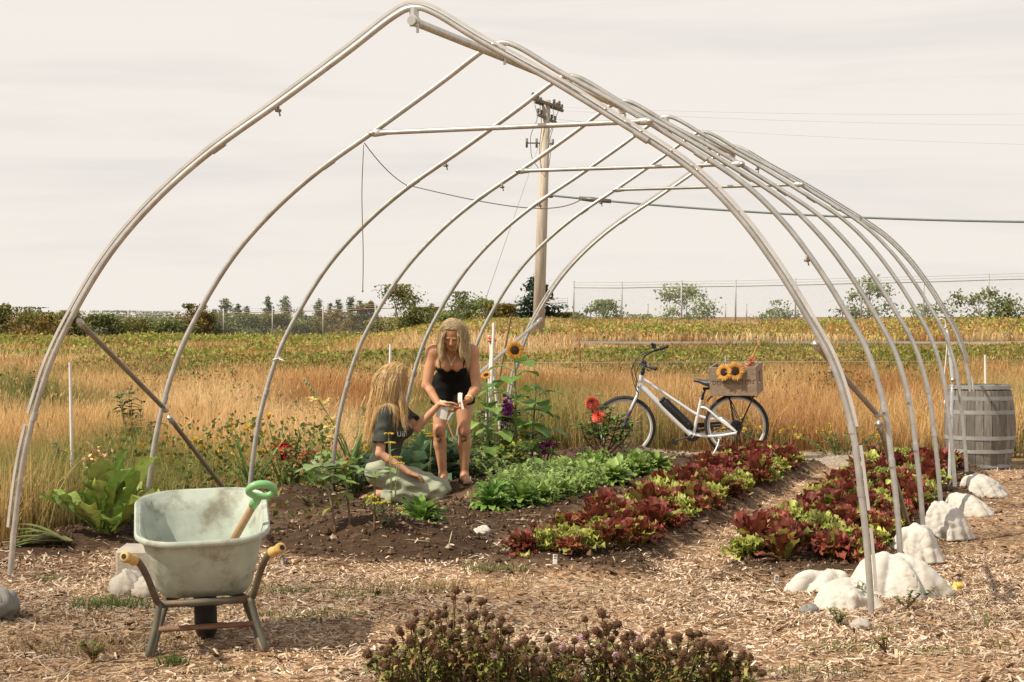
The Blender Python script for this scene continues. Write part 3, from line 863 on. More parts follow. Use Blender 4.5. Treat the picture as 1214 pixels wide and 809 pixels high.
# ---- slack wire and cords hung on the frame
WIRE = mat('dark_wire', (.09, .10, .09), .6, .2, 4)
THIN = mat('rusty_wire', (.22, .15, .10), .7, .2, 4)
CORD = mat('white_cord', (.75, .72, .66), .8, .1, 20)
def sagged(a, b_, sag, n=24):
    t_ = np.linspace(0, 1, n)[:, None]
    p_ = np.asarray(a) + (np.asarray(b_) - np.asarray(a)) * t_
    p_[:, 2] -= (sag * 4 * t_ * (1 - t_))[:, 0]
    return p_
q = MB(); pa = uv(hoop_at(2.76, True), SPC, 2.76); pb_ = uv(hoop_at(2.55, True), 2 * SPC, 2.60)
pole_xy = gpz(638, 407)
pc = at(690, 236, 70.0)
q.tube(sagged(pa, pb_, .03, 10), .0035, 5, cap=False); q.tube(sagged(pb_, pc, .25, 40), np.linspace(.0035, .02, 40), 5, cap=False)
tag(q.build('slack_wire', THIN), 'thin rusty wire slung from the second hoop back towards the utility pole', 'wire')
q = MB(); pa = at(431, 172, 14.1); q.tube(smooth_path([pa, at(429, 230, 14.1), at(430.5, 300, 14.1), at(430, 345, 14.1)], 6), .0035, 5); q.ball(at(430, 345, 14.1), (.006, .006, .012), 6, 5)
tag(q.build('hanging_cord', THIN), 'thin brown cord dangling straight down beside the second hoop', 'cord')
q = MB(); Yc = 19.6; loop = [at(1111, 381, Yc), at(1116, 389, Yc), at(1121, 388, Yc), at(1120, 380, Yc), at(1114, 379, Yc), at(1119, 392, Yc), at(1123, 400, Yc), at(1121.5, 425, Yc), at(1119.5, 450, Yc), at(1121, 474, Yc)]
q.tube(smooth_path(loop, 6), .006, 6); q.ball(at(1121, 477, Yc), (.018, .018, .03), 8, 6)
tag(q.build('knotted_cord', CORD), 'white cord knotted on a brace at the far right and hanging by the barrel', 'cord')

# ================================================================== wheelbarrow
TUB = mat('tub_green_plastic', (.40, .445, .37), .6, .14, 11, bump=.08, bscale=30, dirt=(.20, .17, .11), dirt_amt=.85, dirt_scale=7)
BFRAME = mat('barrow_steel', (.105, .098, .07), .6, .3, 9, metal=.1, dirt=(.21, .085, .035), dirt_amt=.9, dirt_scale=12, bump=.15)
RUSTY = mat('rusty_bar', (.20, .10, .055), .7, .3, 14, dirt=(.10, .06, .04), dirt_amt=.6, bump=.15)
GRIP = mat('yellow_grip', (.55, .36, .11), .7, .15, 24, dirt=(.25, .15, .06), dirt_amt=.7, dirt_scale=18)
TYRE = mat('black_rubber', (.022, .021, .02), .8, .2, 20, bump=.2)
wb_b = onground((-1.470, 9.76, 0))
wb = thing('wheelbarrow', 'weathered pale green wheelbarrow with yellow grips and rusty frame', 'wheelbarrow', wb_b)
yaw = math.radians(9); roll = math.radians(-2.2)
WM = rotz(yaw) @ roty(roll)
def W(x, y, z): return wb_b + WM @ np.array([x, y, z])
# local: x right, y forward (towards the wheel), z up; operator side at y<0
tb = MB()
def rrect(w_, l_, r_, y0, z0, tilt, n=7, taper=1.0):
    """rounded rectangle, centre (0,y0,z0), front edge raised by tilt"""
    o = []
    for (sx, sy, a0) in ((1, 1, 0), (-1, 1, 90), (-1, -1, 180), (1, -1, 270)):
        for a in np.linspace(a0, a0 + 90, n):
            x = sx * (w_ / 2 - r_) + r_ * math.cos(math.radians(a)); y = sy * (l_ / 2 - r_) + r_ * math.sin(math.radians(a))
            x *= 1 + (taper - 1) * (y / l_ + .5)
            o.append((x, y0 + y, z0 + tilt * (y / l_ + .5)))
    return np.array(o)
y_mid = .22
rings = []
for (w_, l_, r_, z_, t_, yy) in ((.33, .40, .05, .255, .03, y_mid), (.40, .50, .10, .262, .04, y_mid), (.455, .60, .13, .30, .055, y_mid), (.50, .70, .16, .38, .09, y_mid), (.545, .78, .17, .46, .13, y_mid + .01), (.585, .84, .18, .545, .17, y_mid + .015),
                            (.625, .88, .195, .552, .172, y_mid + .015), (.640, .895, .20, .545, .172, y_mid + .015), (.642, .897, .20, .528, .172, y_mid + .015), (.628, .883, .195, .522, .172, y_mid + .015),
                            (.610, .865, .185, .533, .171, y_mid + .015)):
    rings.append(rrect(w_, l_, r_, yy, z_, t_, taper=1.05))
inner = []
for (w_, l_, r_, z_, t_) in ((.575, .83, .178, .540, .17), (.535, .77, .165, .46, .13), (.49, .69, .155, .385, .09), (.445, .59, .125, .31, .055), (.39, .49, .095, .274, .04)):
    inner.append(rrect(w_, l_, r_, y_mid + .012, z_, t_, taper=1.05))
# outside surface bottom to rim, then down the inside
def loft(mb, rr, close_first=False, close_last=False, col=None, flip=False):
    n = len(rr[0]); V = np.concatenate(rr); k = len(rr)
    i = np.arange(k - 1)[:, None] * n; j = np.arange(n)[None]; j2 = (j + 1) % n
    q = np.stack([i + j, i + j2, i + n + j2, i + n + j], -1).reshape(-1, 4)
    fs = [q]
    if close_first: fs.append(np.array([list(range(n))[::-1]]))
    if close_last: fs.append(np.array([[(k - 1) * n + x for x in range(n)]]))
    if flip: fs = [f_[:, ::-1] for f_ in fs]
    mb.add(V, fs, col)
allr = rings + [rings[5] * np.array([.985, .985, 1]) + np.array([0, .003, .002])] if False else rings[:8] + []
seq = rings[:9]
seq = [r_ @ WM.T + wb_b for r_ in rings[:6]] + [r_ @ WM.T + wb_b for r_ in (rings[9], rings[8], rings[7], rings[6])] + [r_ @ WM.T + wb_b for r_ in inner]
loft(tb, seq, True, True)
tb.build('tub', TUB, wb, wb_b, angle=60)
# frame: each side is one bent tube - grip, bend, foot, back up to the axle rail
for sx in (-1, 1):
    fm = MB()
    h0 = W(sx * .345, -.455, .520); h1 = W(sx * .300, -.375, .490); h2 = W(sx * .225, -.155, .27); h3 = W(sx * .20, -.10, .235)
    fm.tube(smooth_path([h0, h1, W(sx * .262, -.27, .40), h2, W(sx * .20, -.09, .245), W(sx * .185, .1, .235), W(sx * .13, .36, .22), W(sx * .075, .60, .20)], 5), .0165, 10)
    hf = fm.build('handle_rail', BFRAME, wb, wb_b)
    gm_ = MB(); d = h0 - h1; d /= np.linalg.norm(d)
    gm_.lathe([(.012, .010), (.021, .010), (.0265, .003), (.0265, -.016), (.0225, -.022), (.023, -.07), (.0255, -.074), (.0255, -.084), (.018, -.088), (.014, -.088)], 14, h0 + d * .02, d)
    gm_.lathe([(0, .013), (.0125, .013)], 12, h0 + d * .0195, d, mi=1)
    gm_.build('grip', [GRIP, mat('dark_hole', (.03, .02, .012), .9, .1)], hf, wb_b)
    lm = MB()
    foot = W(sx * .275, -.20, .012)
    lm.tube(smooth_path([W(sx * .213, -.15, .262), W(sx * .24, -.17, .14), W(sx * .272, -.195, .035), W(sx * .272, -.165, .006), W(sx * .255, -.12, .035), W(sx * .215, .02, .15), W(sx * .185, .12, .232)], 5), .0165, 10)
    lm.build('leg', BFRAME, wb, wb_b)
q = MB(); q.tube([W(-.22, -.135, .252), W(.22, -.135, .252)], .0175, 8); q.box(W(0, -.06, .245), (.36, .05, .012), WM)
q.build('cross_bar', BFRAME, wb, wb_b)
q = MB(); q.tube([W(-.232, -.03, .118), W(.232, -.03, .118)], .014, 8, flat=1.5); q.build('leg_brace', RUSTY, wb, wb_b)
wh = MB(); wc = W(0, .36, .168); ax_ = WM @ np.array([1.0, 0, 0])
wh.torus(wc, .115, .056, ax_, 40, 12, sq=1.0)
wo = wh.build('wheel', TYRE, wb, wb_b)
q = MB(); q.lathe([(.0, -.03), (.03, -.05), (.03, -.03), (.085, -.02), (.088, .02), (.03, .03), (.03, .05), (0, .05)], 24, wc, ax_); q.build('wheel_hub', BFRAME, wo, wb_b)
q = MB(); q.tube([wc - ax_ * .085, wc + ax_ * .085], .008, 8); q.build('axle', BFRAME, wo, wb_b)

# ---- fork / spade lying in the barrow
GP = mat('green_plastic_handle', (.22, .48, .19), .35, .08, 8); WOODS = mat('wood_shaft', (.40, .245, .125), .55, .2, 6, stretch=(20, 20, 2), dirt=(.2, .12, .06), dirt_amt=.4)
a0 = W(.06, .36, .335); a1 = W(.262, -.03, .715); a1 = a0 + (a1 - a0) * 1.0
d = (a1 - a0) / np.linalg.norm(a1 - a0)
sp_t = thing('garden_spade', 'long wooden spade with green plastic D-grip, resting inside the wheelbarrow', 'spade', a0)
q = MB(); q.tube([a0, a0 + d * .2, a1], [.020, .0205, .019], 12); q.build('shaft', WOODS, sp_t, a0)
q = MB()
q.tube([a1 - d * .05, a1 - d * .01, a1 + d * .03], [.021, .0245, .022], 12)
side = np.array([.97, .10, .20]); side -= d * (side @ d); side /= np.linalg.norm(side)
cen = a1 + d * .072
e2_ = np.cross(side, d)
ring = []
for a in np.linspace(0, 2 * PI, 40, endpoint=False):
    ring.append(cen + side * .064 * math.cos(a) + d * .047 * math.sin(a) * (1 if math.sin(a) > 0 else .95))
ring.append(ring[0]); ring.append(ring[1])
rad_ = np.array([.0165 + .004 * max(0, math.sin(a)) for a in np.linspace(0, 2 * PI, 40, endpoint=False)] + [.0165, .0165])
q.tube(ring, rad_, 10, cap=False)
hg = q.build('handle_grip', GP, sp_t, a0)
q = MB()
for k in range(15):
    f_ = (k - 7) / 7 * .045
    p_ = cen + side * f_ + d * (.042 * math.sqrt(max(0, 1 - (f_ / .062) ** 2)) - .014) - np.array([0, 0.016, 0])
    q.box(p_, (.003, .006, .014), rotz(.2))
q.build('grip_ribs', mat('dark_green_rib', (.06, .16, .05), .6, .1), hg, a0)
q = MB(); b0 = a0 - d * .01
pr = [(-.075, 0), (.075, 0), (.08, -.12), (.06, -.2), (0, -.235), (-.06, -.2), (-.08, -.12)]
nn = np.cross(side, d)
# blade lies on the tub floor, bent forward at the socket
fd = np.array(WM @ np.array([-.1, .985, .1])); sd2 = WM @ np.array([1.0, .1, 0])
Vb = [b0 + sd2 * x - fd * y * .9 + np.array([0, 0, -.005]) for x, y in pr]
Vt = [p_ + np.array([0, 0, .004]) for p_ in Vb]
n_ = len(pr)
q.add(np.array(Vb + Vt), [np.array([[i_, (i_ + 1) % n_, n_ + (i_ + 1) % n_, n_ + i_] for i_ in range(n_)]), np.array([list(range(n_))[::-1], list(range(n_, 2 * n_))])])
q.tube([b0 + fd * .03, b0, a0 + d * .12], [.014, .02, .021], 10)
q.build('blade', BFRAME, sp_t, a0, smooth=False)

# ---- concrete block and stones
CONC = mat('concrete', (.40, .36, .30), .9, .15, 9, bump=.35, bscale=40, dirt=(.26, .22, .16), dirt_amt=.5)
STONE = mat('field_stone', (.42, .38, .32), .85, .2, 7, bump=.4, bscale=25, dirt=(.25, .21, .16), dirt_amt=.5)
GREYST = mat('grey_stone', (.24, .23, .21), .85, .25, 8, bump=.4, bscale=20, dirt=(.14, .12, .10), dirt_amt=.6)
def stone_mb(r, seed, n=30, m=20, amp=.40, flat_=.0):
    q = MB(); q.ball((0, 0, 0), (1, 1, 1), n, m)
    v = q.v[0]
    nn_ = fbm(v[:, 0] * 1.9 + v[:, 2] * 1.3 + seed, v[:, 1] * 1.9 - v[:, 2] * 1.1 + seed * .7, seed, 4)
    q.v[0] = v * (1 + amp * 1.6 * nn_)[:, None] * np.asarray(r)
    return q
def stone(px, py, r, label, m_=STONE, seed=1, name='stone', group=None, sink=.35, rz=0):
    p = gpz(px, py); q = stone_mb(r, seed)
    q.v[0] = q.v[0] @ rotz(rz).T
    o = q.build(name, m_); o.location = (p[0], p[1], p[2] + r[2] * (1 - sink * 1.0)); tag(o, label, 'stone', group)
    return o
p = gpz(158, 697); cb_ = thing('concrete_block', 'square pale concrete block behind the left leg of the wheelbarrow', 'concrete block', p)
q = MB(); q.box(p + np.array([.055, .17, .10]), (.34, .2, .25), rotz(-.12) @ rotx(.1), bev=.018); q.build('block', CONC, cb_, p, angle=40)
stone(151, 707, (.085, .07, .082), 'tall rounded tan stone leaning on the concrete block', STONE, 3, sink=.3)
stone(174, 709, (.075, .06, .06), 'smaller tan stone between the concrete block and the wheelbarrow leg', STONE, 8, sink=.3)
stone(-2, 735, (.09, .12, .10), 'dark grey rough rock cut off by the left edge of the picture', GREYST, 5, sink=.35)
stone(572, 634, (.05, .04, .034), 'smooth whitish pebble on the soil below the leafy green row', mat('white_pebble', (.55, .53, .47), .7, .1, 9), 12)
stone(958, 728, (.048, .04, .032), 'flat grey stone left of the white sack at the front right hoop', GREYST, 14)
stone(1020, 747, (.05, .045, .035), 'pale grey stone at the foot of the front right hoop', STONE, 15)
stone(1122, 706, (.035, .03, .025), 'small grey stone at the right end of the front white sack', GREYST, 17)
stone(705, 548, (.10, .08, .05), 'grey flat rock by the dahlia at the edge of the gravel', GREYST, 21)
o = stone(1136, 699, (.03, .028, .026), 'small yellow fruit lying on the chips right of the front sack', mat('yellow_fruit', (.62, .45, .08), .5, .1, 9), 23, name='fallen_fruit'); o['category'] = 'fruit'

# ---- white sacks of sand at the right hoop feet
SACK = mat('white_fabric', (.58, .55, .49), .9, .08, 7, bump=.35, bscale=28, dirt=(.36, .27, .17), dirt_amt=.55, dirt_scale=6)
def sack(center, r, seed, label, top=(0, 0), neck=None, rz=0.0, group='white sacks holding down the hoop feet', nf=13):
    """loose cloth heap: a filled core, pleats running from the gather down to a spread hem, a few sagging cross folds, fine creases"""
    r_ = np.random.default_rng(seed); r = np.asarray(r, float); S = SDF()
    tp = np.array([top[0], top[1], r[2]])
    S.ell((0, 0, r[2] * .30), r * np.array([.78, .78, .62]), None, .03)
    for k in range(3):
        a = r_.uniform(0, 6.28); S.ell((math.cos(a) * r[0] * .45, math.sin(a) * r[1] * .45, r[2] * r_.uniform(.2, .5)), r * r_.uniform(.32, .5, 3), None, .03)
    for k in range(nf):      # pleats
        a = 6.28 * (k + r_.uniform(-.35, .35)) / nf; e = r_.uniform(.82, 1.28)
        foot = np.array([math.cos(a) * r[0] * e, math.sin(a) * r[1] * e, .005]); w = r_.uniform(.022, .042) * (r[0] / .18)
        mid = tp * .42 + foot * .58 + np.array([0, 0, r[2] * r_.uniform(.10, .26)]) + r_.normal(0, .015, 3)
        t0 = tp + np.array([math.cos(a), math.sin(a), 0]) * r[0] * r_.uniform(.05, .25) + np.array([0, 0, -r[2] * r_.uniform(.02, .22)])
        q_ = smooth_path([t0, mid, foot], 3)
        for m_ in range(len(q_) - 1): S.limb(q_[m_], q_[m_ + 1], w * (.75 + .12 * m_), w * (.75 + .12 * (m_ + 1)), .022)
    for k in range(5):       # sagging folds across
        a = r_.uniform(0, 6.28); b_ = a + r_.uniform(.7, 1.5); zz = r[2] * r_.uniform(.25, .75); f = math.sqrt(max(.1, 1 - (zz / r[2]) ** 2)) * .92
        A_ = np.array([math.cos(a) * r[0] * f, math.sin(a) * r[1] * f, zz * 1.1]); B_ = np.array([math.cos(b_) * r[0] * f, math.sin(b_) * r[1] * f, zz * r_.uniform(.5, 1)]); M_ = (A_ + B_) / 2 * np.array([1.12, 1.12, .82])
        q_ = smooth_path([A_, M_, B_], 3)
        for m_ in range(len(q_) - 1): S.limb(q_[m_], q_[m_ + 1], .018, .018, .016)
    if neck is not None:
        n_ = np.asarray(neck, float); S.limb(tp * np.array([1, 1, .7]), tp + n_ * .6, r[0] * .42, .034, .03); S.limb(tp + n_ * .6, tp + n_ * .68, .030, .030, .008)
        S.limb(tp + n_ * .68, tp + n_, .026, .034, .015, ((.3, .95, 0), .45))
    S.plane((0, 0, .0), (0, 0, -1))
    V_, Q_ = S.mesh(.0075)
    c_ = V_ - np.array([0, 0, r[2] * .2]); c_ /= np.linalg.norm(c_, axis=1)[:, None] + 1e-9
    wv = fbm(V_[:, 0] * 9 + V_[:, 2] * 5 + seed, V_[:, 1] * 9 - V_[:, 2] * 7, seed, 2)
    fine = np.clip(1 - np.abs(fbm(V_[:, 0] * 13 + wv * 2 + seed, V_[:, 1] * 13 + V_[:, 2] * 10, seed + 4, 2)) * 5, 0, 1)
    V_ = V_ + c_ * (.010 * wv - .005 * fine)[:, None]
    q = MB(); q.add(V_ @ rotz(rz).T, Q_)
    o = q.build('sandbag', SACK); o.location = (center[0], center[1], center[2] - .008)
    tag(o, label, 'sack', group)
    return o
def s_at(px, py): return gpz(px, py)
sack(s_at(1062, 704), (.22, .17, .225), 1, 'big crumpled white sack right of the front right hoop foot', (-.03, .02), None, .1, nf=17)
sack(s_at(1003, 722), (.15, .13, .16), 2, 'limp white sack in front left of the front right hoop foot', (.05, .03), None, .5)
sack(s_at(972, 702), (.16, .10, .115), 6, 'flattened white sack tip spread on the soil at the end of the right lettuce bed', (.06, 0), None, -.2, nf=11)
sack(s_at(1090, 664), (.14, .13, .24), 3, 'upright white sack hugging the second right hoop foot', (-.02, .0), None, .3)
sack(s_at(1122, 638), (.135, .13, .27), 4, 'tall pointed white sack at the third right hoop', (-.05, .02), None, .2)
sack(s_at(1147, 610), (.17, .14, .16), 5, 'slumped white sack at the fifth right hoop, its peak leaning left', (-.09, .02), None, -.2)
sack(s_at(1165, 588), (.165, .14, .19), 7, 'round white sack closest to the wooden barrel', (-.08, .02), None, .3)

# ================================================================== barrel
BWOOD = mat('barrel_wood', (.27, .245, .21), .85, .3, 4, stretch=(9, 9, 1.2), bump=.25, dirt=(.13, .115, .10), dirt_amt=.6, dirt_scale=3)
BHOOP = mat('barrel_hoop_steel', (.34, .34, .33), .5, .15, 6, metal=.3)
p = onground(gp(1163, 557)); p = onground((4.98, 21.55, 0)); br = thing('wine_barrel', 'old grey wooden barrel with pale metal hoops behind the last hoop', 'barrel', p)
prof = [(.0, .0), (.305, .0), (.318, .02)] + [(.315 + .055 * math.sin(PI * t_), .02 + .86 * t_) for t_ in np.linspace(.06, .94, 12)] + [(.318, .88), (.305, .89), (.285, .89), (.282, .855), (0, .855)]
q = MB()
ns = 26
for k in range(ns):       # staves
    a0_, a1_ = 2 * PI * k / ns + .006, 2 * PI * (k + 1) / ns - .006
    P_ = np.array(prof[2:15]); aa = [a0_, (a0_ + a1_) / 2, a1_]
    V_ = np.array([[r_ * (1 + .004 * ((k * 7) % 3)) * math.cos(a), r_ * (1 + .004 * ((k * 7) % 3)) * math.sin(a), z_] for r_, z_ in P_ for a in aa])
    nP = len(P_); f_ = np.array([[i_ * 3 + j_, i_ * 3 + j_ + 1, i_ * 3 + j_ + 4, i_ * 3 + j_ + 3] for i_ in range(nP - 1) for j_ in range(2)])
    q.add(V_ + p, f_, np.array([1, 1, 1.0]) * rng.uniform(.7, 1.15))
q.lathe([(.0, .01), (.315, .01)], 40, p); 
m_ = mat('barrel_wood_staves', (.205, .185, .16), .85, .3, 4, stretch=(9, 9, 1.2), bump=.25, dirt=(.13, .115, .10), dirt_amt=.6, dirt_scale=3, use_col=True)
q.build('staves', m_, br, p, angle=40)
q = MB(); q.lathe([(0, .86), (.30, .86)], 40, p); q.build('lid', BWOOD, br, p)
for z_ in (.035, .19, .33, .60, .745, .862):
    t_ = (z_ - .02) / .86; r_ = .315 + .055 * math.sin(PI * min(1, max(0, t_))) + .004
    q = MB(); q.lathe([(r_ - .004, z_ - .021), (r_ + .0015, z_ - .02), (r_ + .0015, z_ + .02), (r_ - .004, z_ + .021)], 44, p)
    q.build('metal_hoop', BHOOP, br, p, angle=40)

# ================================================================== stakes and cane tripod
WHITEP = mat('white_paint', (.74, .71, .65), .6, .08, 8, dirt=(.45, .38, .28), dirt_amt=.35, dirt_scale=12)
def stake(a, b_, label, r=.014, m_=WHITEP, name='garden_stake', cat='stake', group=None):
    a = np.asarray(a, float); b_ = np.asarray(b_, float)
    q = MB(); q.tube([a, (a + b_) / 2, b_], [r, r, r * .9], 8); o = q.build(name, m_, None, a, angle=50); o.location = a
    return tag(o, label, cat, group)
Yq = 15.6; stake(onground((at(87, 575, Yq)[0], Yq, 0), -.08), at(83, 430, Yq), 'white stake standing in the weeds left of the big leafy dock', .013)
Yq = 22.0; stake(onground((at(459, 520, Yq)[0], Yq, 0), -.08), at(463, 408, Yq), 'white stake in the field grass behind the kneeling woman', .016)
Yq = 23.0; stake(onground((at(1170, 560, Yq)[0], Yq, 0), -.08), at(1168, 421, Yq), 'white stake rising behind the wooden barrel', .016)
Yq = 21.2
top = at(583, 402, Yq)
for k, (a_, b_, lb) in enumerate((((578, 520), (585.5, 383), 'tallest white cane of the cane tripod behind the standing woman'), ((573, 520), (583, 408), 'left white cane of the cane tripod behind the standing woman'), ((598, 520), (580, 398), 'right white cane of the cane tripod behind the standing woman'))):
    g_ = onground((at(a_[0], a_[1], Yq)[0], Yq + (k - 1) * .25, 0), -.05); stake(g_, at(b_[0], b_[1], Yq + (k - 1) * .03), lb, .0165, name='garden_cane', cat='cane', group='canes of the white tripod')
q = MB(); q.torus(top + np.array([0, 0, -.02]), .035, .012, (0, .1, 1), 16, 6); q.torus(top + np.array([0, 0, .005]), .033, .01, (.2, .1, 1), 16, 6)
tag(q.build('orange_tie', mat('orange_tape', (.62, .12, .04), .6, .1)), 'orange tape binding the white cane tripod near its top', 'tape')
Yq = 26; stake(onground((at(577, 500, Yq)[0], Yq, 0), -.05), at(606, 375, Yq), 'brown leaning stick behind the cane tripod', .014, mat('brown_stick', (.20, .14, .08), .8, .2))
Yq = 17.6; stake(onground((at(553, 560, Yq)[0], 18.6, 0)), at(518, 466, 19.5), 'thin reddish stick slanting behind the two women', .007, mat('red_stick', (.30, .12, .06), .8, .2))

# plant tags
def plant_tag(px, py, h_, label, rz=0, tilt=.15):
    p = gpz(px, py); q = MB(); q.box((0, 0, h_ / 2 - .02), (.028, .004, h_), None, bev=.0015)
    q.box((0, -.003, h_ * .62), (.016, .001, .010), None, (.2, .2, .2), mi=1); q.box((0, -.003, h_ * .42), (.016, .001, .006), None, (.2, .2, .2), mi=1)
    o = q.build('plant_tag', [WHITEP, mat('ink', (.12, .12, .12), .8, .05)], smooth=False); o.location = p; o.rotation_euler = (tilt, .1, rz)
    return tag(o, label, 'plant tag')
plant_tag(920, 693, .075, 'small white plant tag in the bare soil before the right lettuce bed')
plant_tag(658, 668, .075, 'white plant tag leaning at the front corner of the middle lettuce bed', .2, -.3)
# ================================================================== bicycle
WHITEF = mat('white_bike_paint', (.74, .75, .76), .25, .04, 4); PURP = mat('purple_sleeve', (.12, .06, .22), .6, .1)
BLK = mat('black_parts', (.018, .018, .019), .4, .2, 12); BLKM = mat('black_matt', (.028, .026, .025), .7, .2, 12); SILV = mat('silver_parts', (.55, .55, .54), .35, .1, 8, metal=.6)
RIMM = mat('white_rim', (.66, .66, .64), .35, .05, 6); DKG = mat('dark_saddle', (.05, .055, .055), .45, .2, 10)
bk_b = onground(gp(741.5, 543)); bk_b = np.array([at(741.5, 543, 22.9)[0], 22.9, G(at(741.5, 543, 22.9)[0], 22.9)])
# local frame: x right (towards the rear), y away, z up; leaning towards us on its stand
SCL = 104.8 * 4.047
lean = math.radians(8)
yawb = math.radians(-9)
BM = rotz(yawb) @ rotx(lean)
ZOFF = 0.0
def B(zx, zy, y=0.0):
    """zoom-picture pixel of the side view -> place on the bike; y = metres away from its middle plane"""
    x = (zx - 412) / SCL / math.cos(yawb); z = (655 - zy) / SCL
    return bk_b + BM @ np.array([x, y, z])
bike = thing('bicycle', 'white step-through electric bicycle parked side-on with a crate on its rear rack', 'bicycle', bk_b)
def part(name, mb, m_, par=None, **k): return mb.build(name, m_, par or bike, bk_b, **k)
ydir = BM @ np.array([0, 1.0, 0])
q = MB()
q.tube([B(494, 262), B(478, 345)], .026, 12)                                            # head tube
q.tube(smooth_path([B(484, 308), B(560, 385), B(650, 478), B(722, 545)], 4), [.032] * 4 * 3 + [.034], 12, flat=1.25)   # down tube
q.tube(smooth_path([B(497, 276), B(560, 322), B(660, 390), B(745, 447), B(800, 468), B(870, 470)], 5), .017, 10)   # low top tube
q.tube([B(775, 368), B(735, 545)], .0185, 10)                                           # seat tube
for s in (-1, 1):
    q.tube(smooth_path([B(765, 415, 0), B(800, 420, s * .03), B(870, 478, s * .065), B(938, 528, s * .07)], 4), .0125, 8)
    q.tube(smooth_path([B(728, 545, s * .02), B(790, 550, s * .055), B(860, 546, s * .065), B(938, 532, s * .07)], 4), .014, 8)
    q.tube(smooth_path([B(860, 470, 0), B(885, 478, s * .06), B(940, 528, s * .07)], 3), .010, 8)
q.tube([B(728, 548, -.045), B(728, 548, .045)], .026, 12)
fr = part('frame', q, WHITEF, angle=60)
# fork
q = MB()
for s in (-1, 1):
    q.tube(smooth_path([B(476, 352, s * .03), B(462, 380, s * .055), B(440, 430, s * .06)], 4), .016, 8)
q.tube([B(477, 350, -.05), B(477, 350, .05)], .02, 8); q.tube([B(480, 335), B(476, 356)], .025, 10)
fk = part('fork', q, WHITEF)
for s in (-1, 1):
    q = MB(); q.tube(smooth_path([B(440, 430, s * .06), B(425, 468, s * .06), B(408, 514, s * .055)], 4), .0165, 8); part('fork_leg', q, PURP, fk)
def wheel(cx, cy, R, label_spokes=20, motor=False):
    c = B(cx, cy); w_ = MB(); w_.torus(c, R - .026, .026, ydir, 72, 12, sq=1.0)
    wo_ = part('wheel', w_, TYRE)
    r_ = MB(); ri = R - .052
    r_.lathe([(ri + .004, -.017), (ri + .004, .017), (ri - .006, .016), (ri - .014, .010), (ri - .014, -.010), (ri - .006, -.016)], 72, c, ydir, closed=True)
    part('rim', r_, RIMM, wo_, angle=40)
    r_ = MB(); r_.torus(c, R - .030, .0265, ydir, 72, 6, sq=.9); 
    st = MB()
    for s in (-1, 1): st.lathe([(R - .044, s * .0215), (R - .040, s * .0225), (R - .036, s * .0235)], 72, c, ydir)
    part('reflective_band', st, mat('reflective_stripe', (.45, .44, .42), .5, .05), wo_)
    sp_ = MB(); e1 = BM @ np.array([1.0, 0, 0]); e3 = BM @ np.array([0, 0, 1.0])
    hr = .055 if motor else .024
    for k in range(label_spokes):
        a = 2 * PI * k / label_spokes; a2 = a + (.5 if k % 4 < 2 else -.5) ; s = .025 if k % 2 else -.025
        sp_.tube([c + (e1 * math.cos(a2) + e3 * math.sin(a2)) * hr + ydir * s, c + (e1 * math.cos(a) + e3 * math.sin(a)) * (ri - .02)], .0013, 4, cap=False)
    part('spokes', sp_, SILV, wo_)
    h_ = MB(); h_.lathe([(0, -.06), (.012, -.06), (.014, -.035), (hr, -.03), (hr, .03), (.014, .035), (.012, .06), (0, .06)], 24, c, ydir); part('hub', h_, BLK, wo_, angle=40)
    d_ = MB(); d_.lathe([(.055, -.052), (.072, -.052), (.072, -.049), (.055, -.049)], 30, c, ydir, closed=True)
    for k in range(5): a = 2 * PI * k / 5; d_.tube([c - ydir * .05, c - ydir * .05 + (e1 * math.cos(a) + e3 * math.sin(a)) * .055], .005, 5)
    part('brake_disc', d_, BLKM, wo_, angle=40)
    return wo_
wheel(412, 510, .350, motor=False)
wheel(937, 502, .362, motor=True)
q = MB(); q.box(B(425, 505, -.075), (.045, .03, .06), BM, bev=.008); part('brake_caliper', q, BLK, fk)
# battery on the down tube
dt = B(722, 545) - B(560, 385); dt /= np.linalg.norm(dt); nn = np.cross(ydir, dt)
if nn[2] < 0: nn = -nn
q = MB(); mid = (B(592, 398) + B(716, 508)) / 2; ln = np.linalg.norm(B(592, 398) - B(716, 508)) + .05
Rb = np.stack([dt, ydir, nn], 1)
q.box(mid + nn * .012, (ln, .085, .105), Rb, bev=.022); q.box(mid + nn * .012 + dt * (-ln / 2 - .005), (.04, .07, .09), Rb, bev=.012)
bt = part('battery', q, BLK, angle=50)
q = MB(); q.box(mid + nn * .03 - ydir * .045, (ln * .6, .004, .012), Rb, bev=.001); q.box(mid + nn * .03 - ydir * .045 + dt * ln * .36, (.03, .004, .03), Rb, bev=.001); part('battery_trim', q, mat('battery_trim', (.10, .10, .10), .5, .1), bt)
# seat post, saddle
q = MB(); q.tube([B(790, 328), B(776, 372)], .0145, 10); q.tube([B(779, 362), B(774, 378)], .021, 10); q.box(B(795, 325), (.07, .04, .025), BM, bev=.006); part('seat_post', q, BLK)
q = MB(); prof = []
L0, L1 = B(738, 284), B(838, 280)
secs = [(738, 288, .012, .012), (748, 285, .028, .018), (765, 287, .036, .022), (785, 294, .055, .028), (805, 296, .085, .036), (822, 290, .10, .05), (832, 292, .095, .055), (838, 300, .06, .04)]
rr = []
for (x_, y_, hw, th_) in secs:
    c_ = B(x_, y_); o_ = []
    for a in np.linspace(0, 2 * PI, 14, endpoint=False):
        o_.append(c_ + ydir * hw * math.cos(a) + BM @ np.array([0, 0, 1.0]) * th_ * (math.sin(a) * (1 if math.sin(a) > 0 else 1.25)))
    rr.append(np.array(o_))
loft(q, rr, True, True); part('saddle', q, DKG)
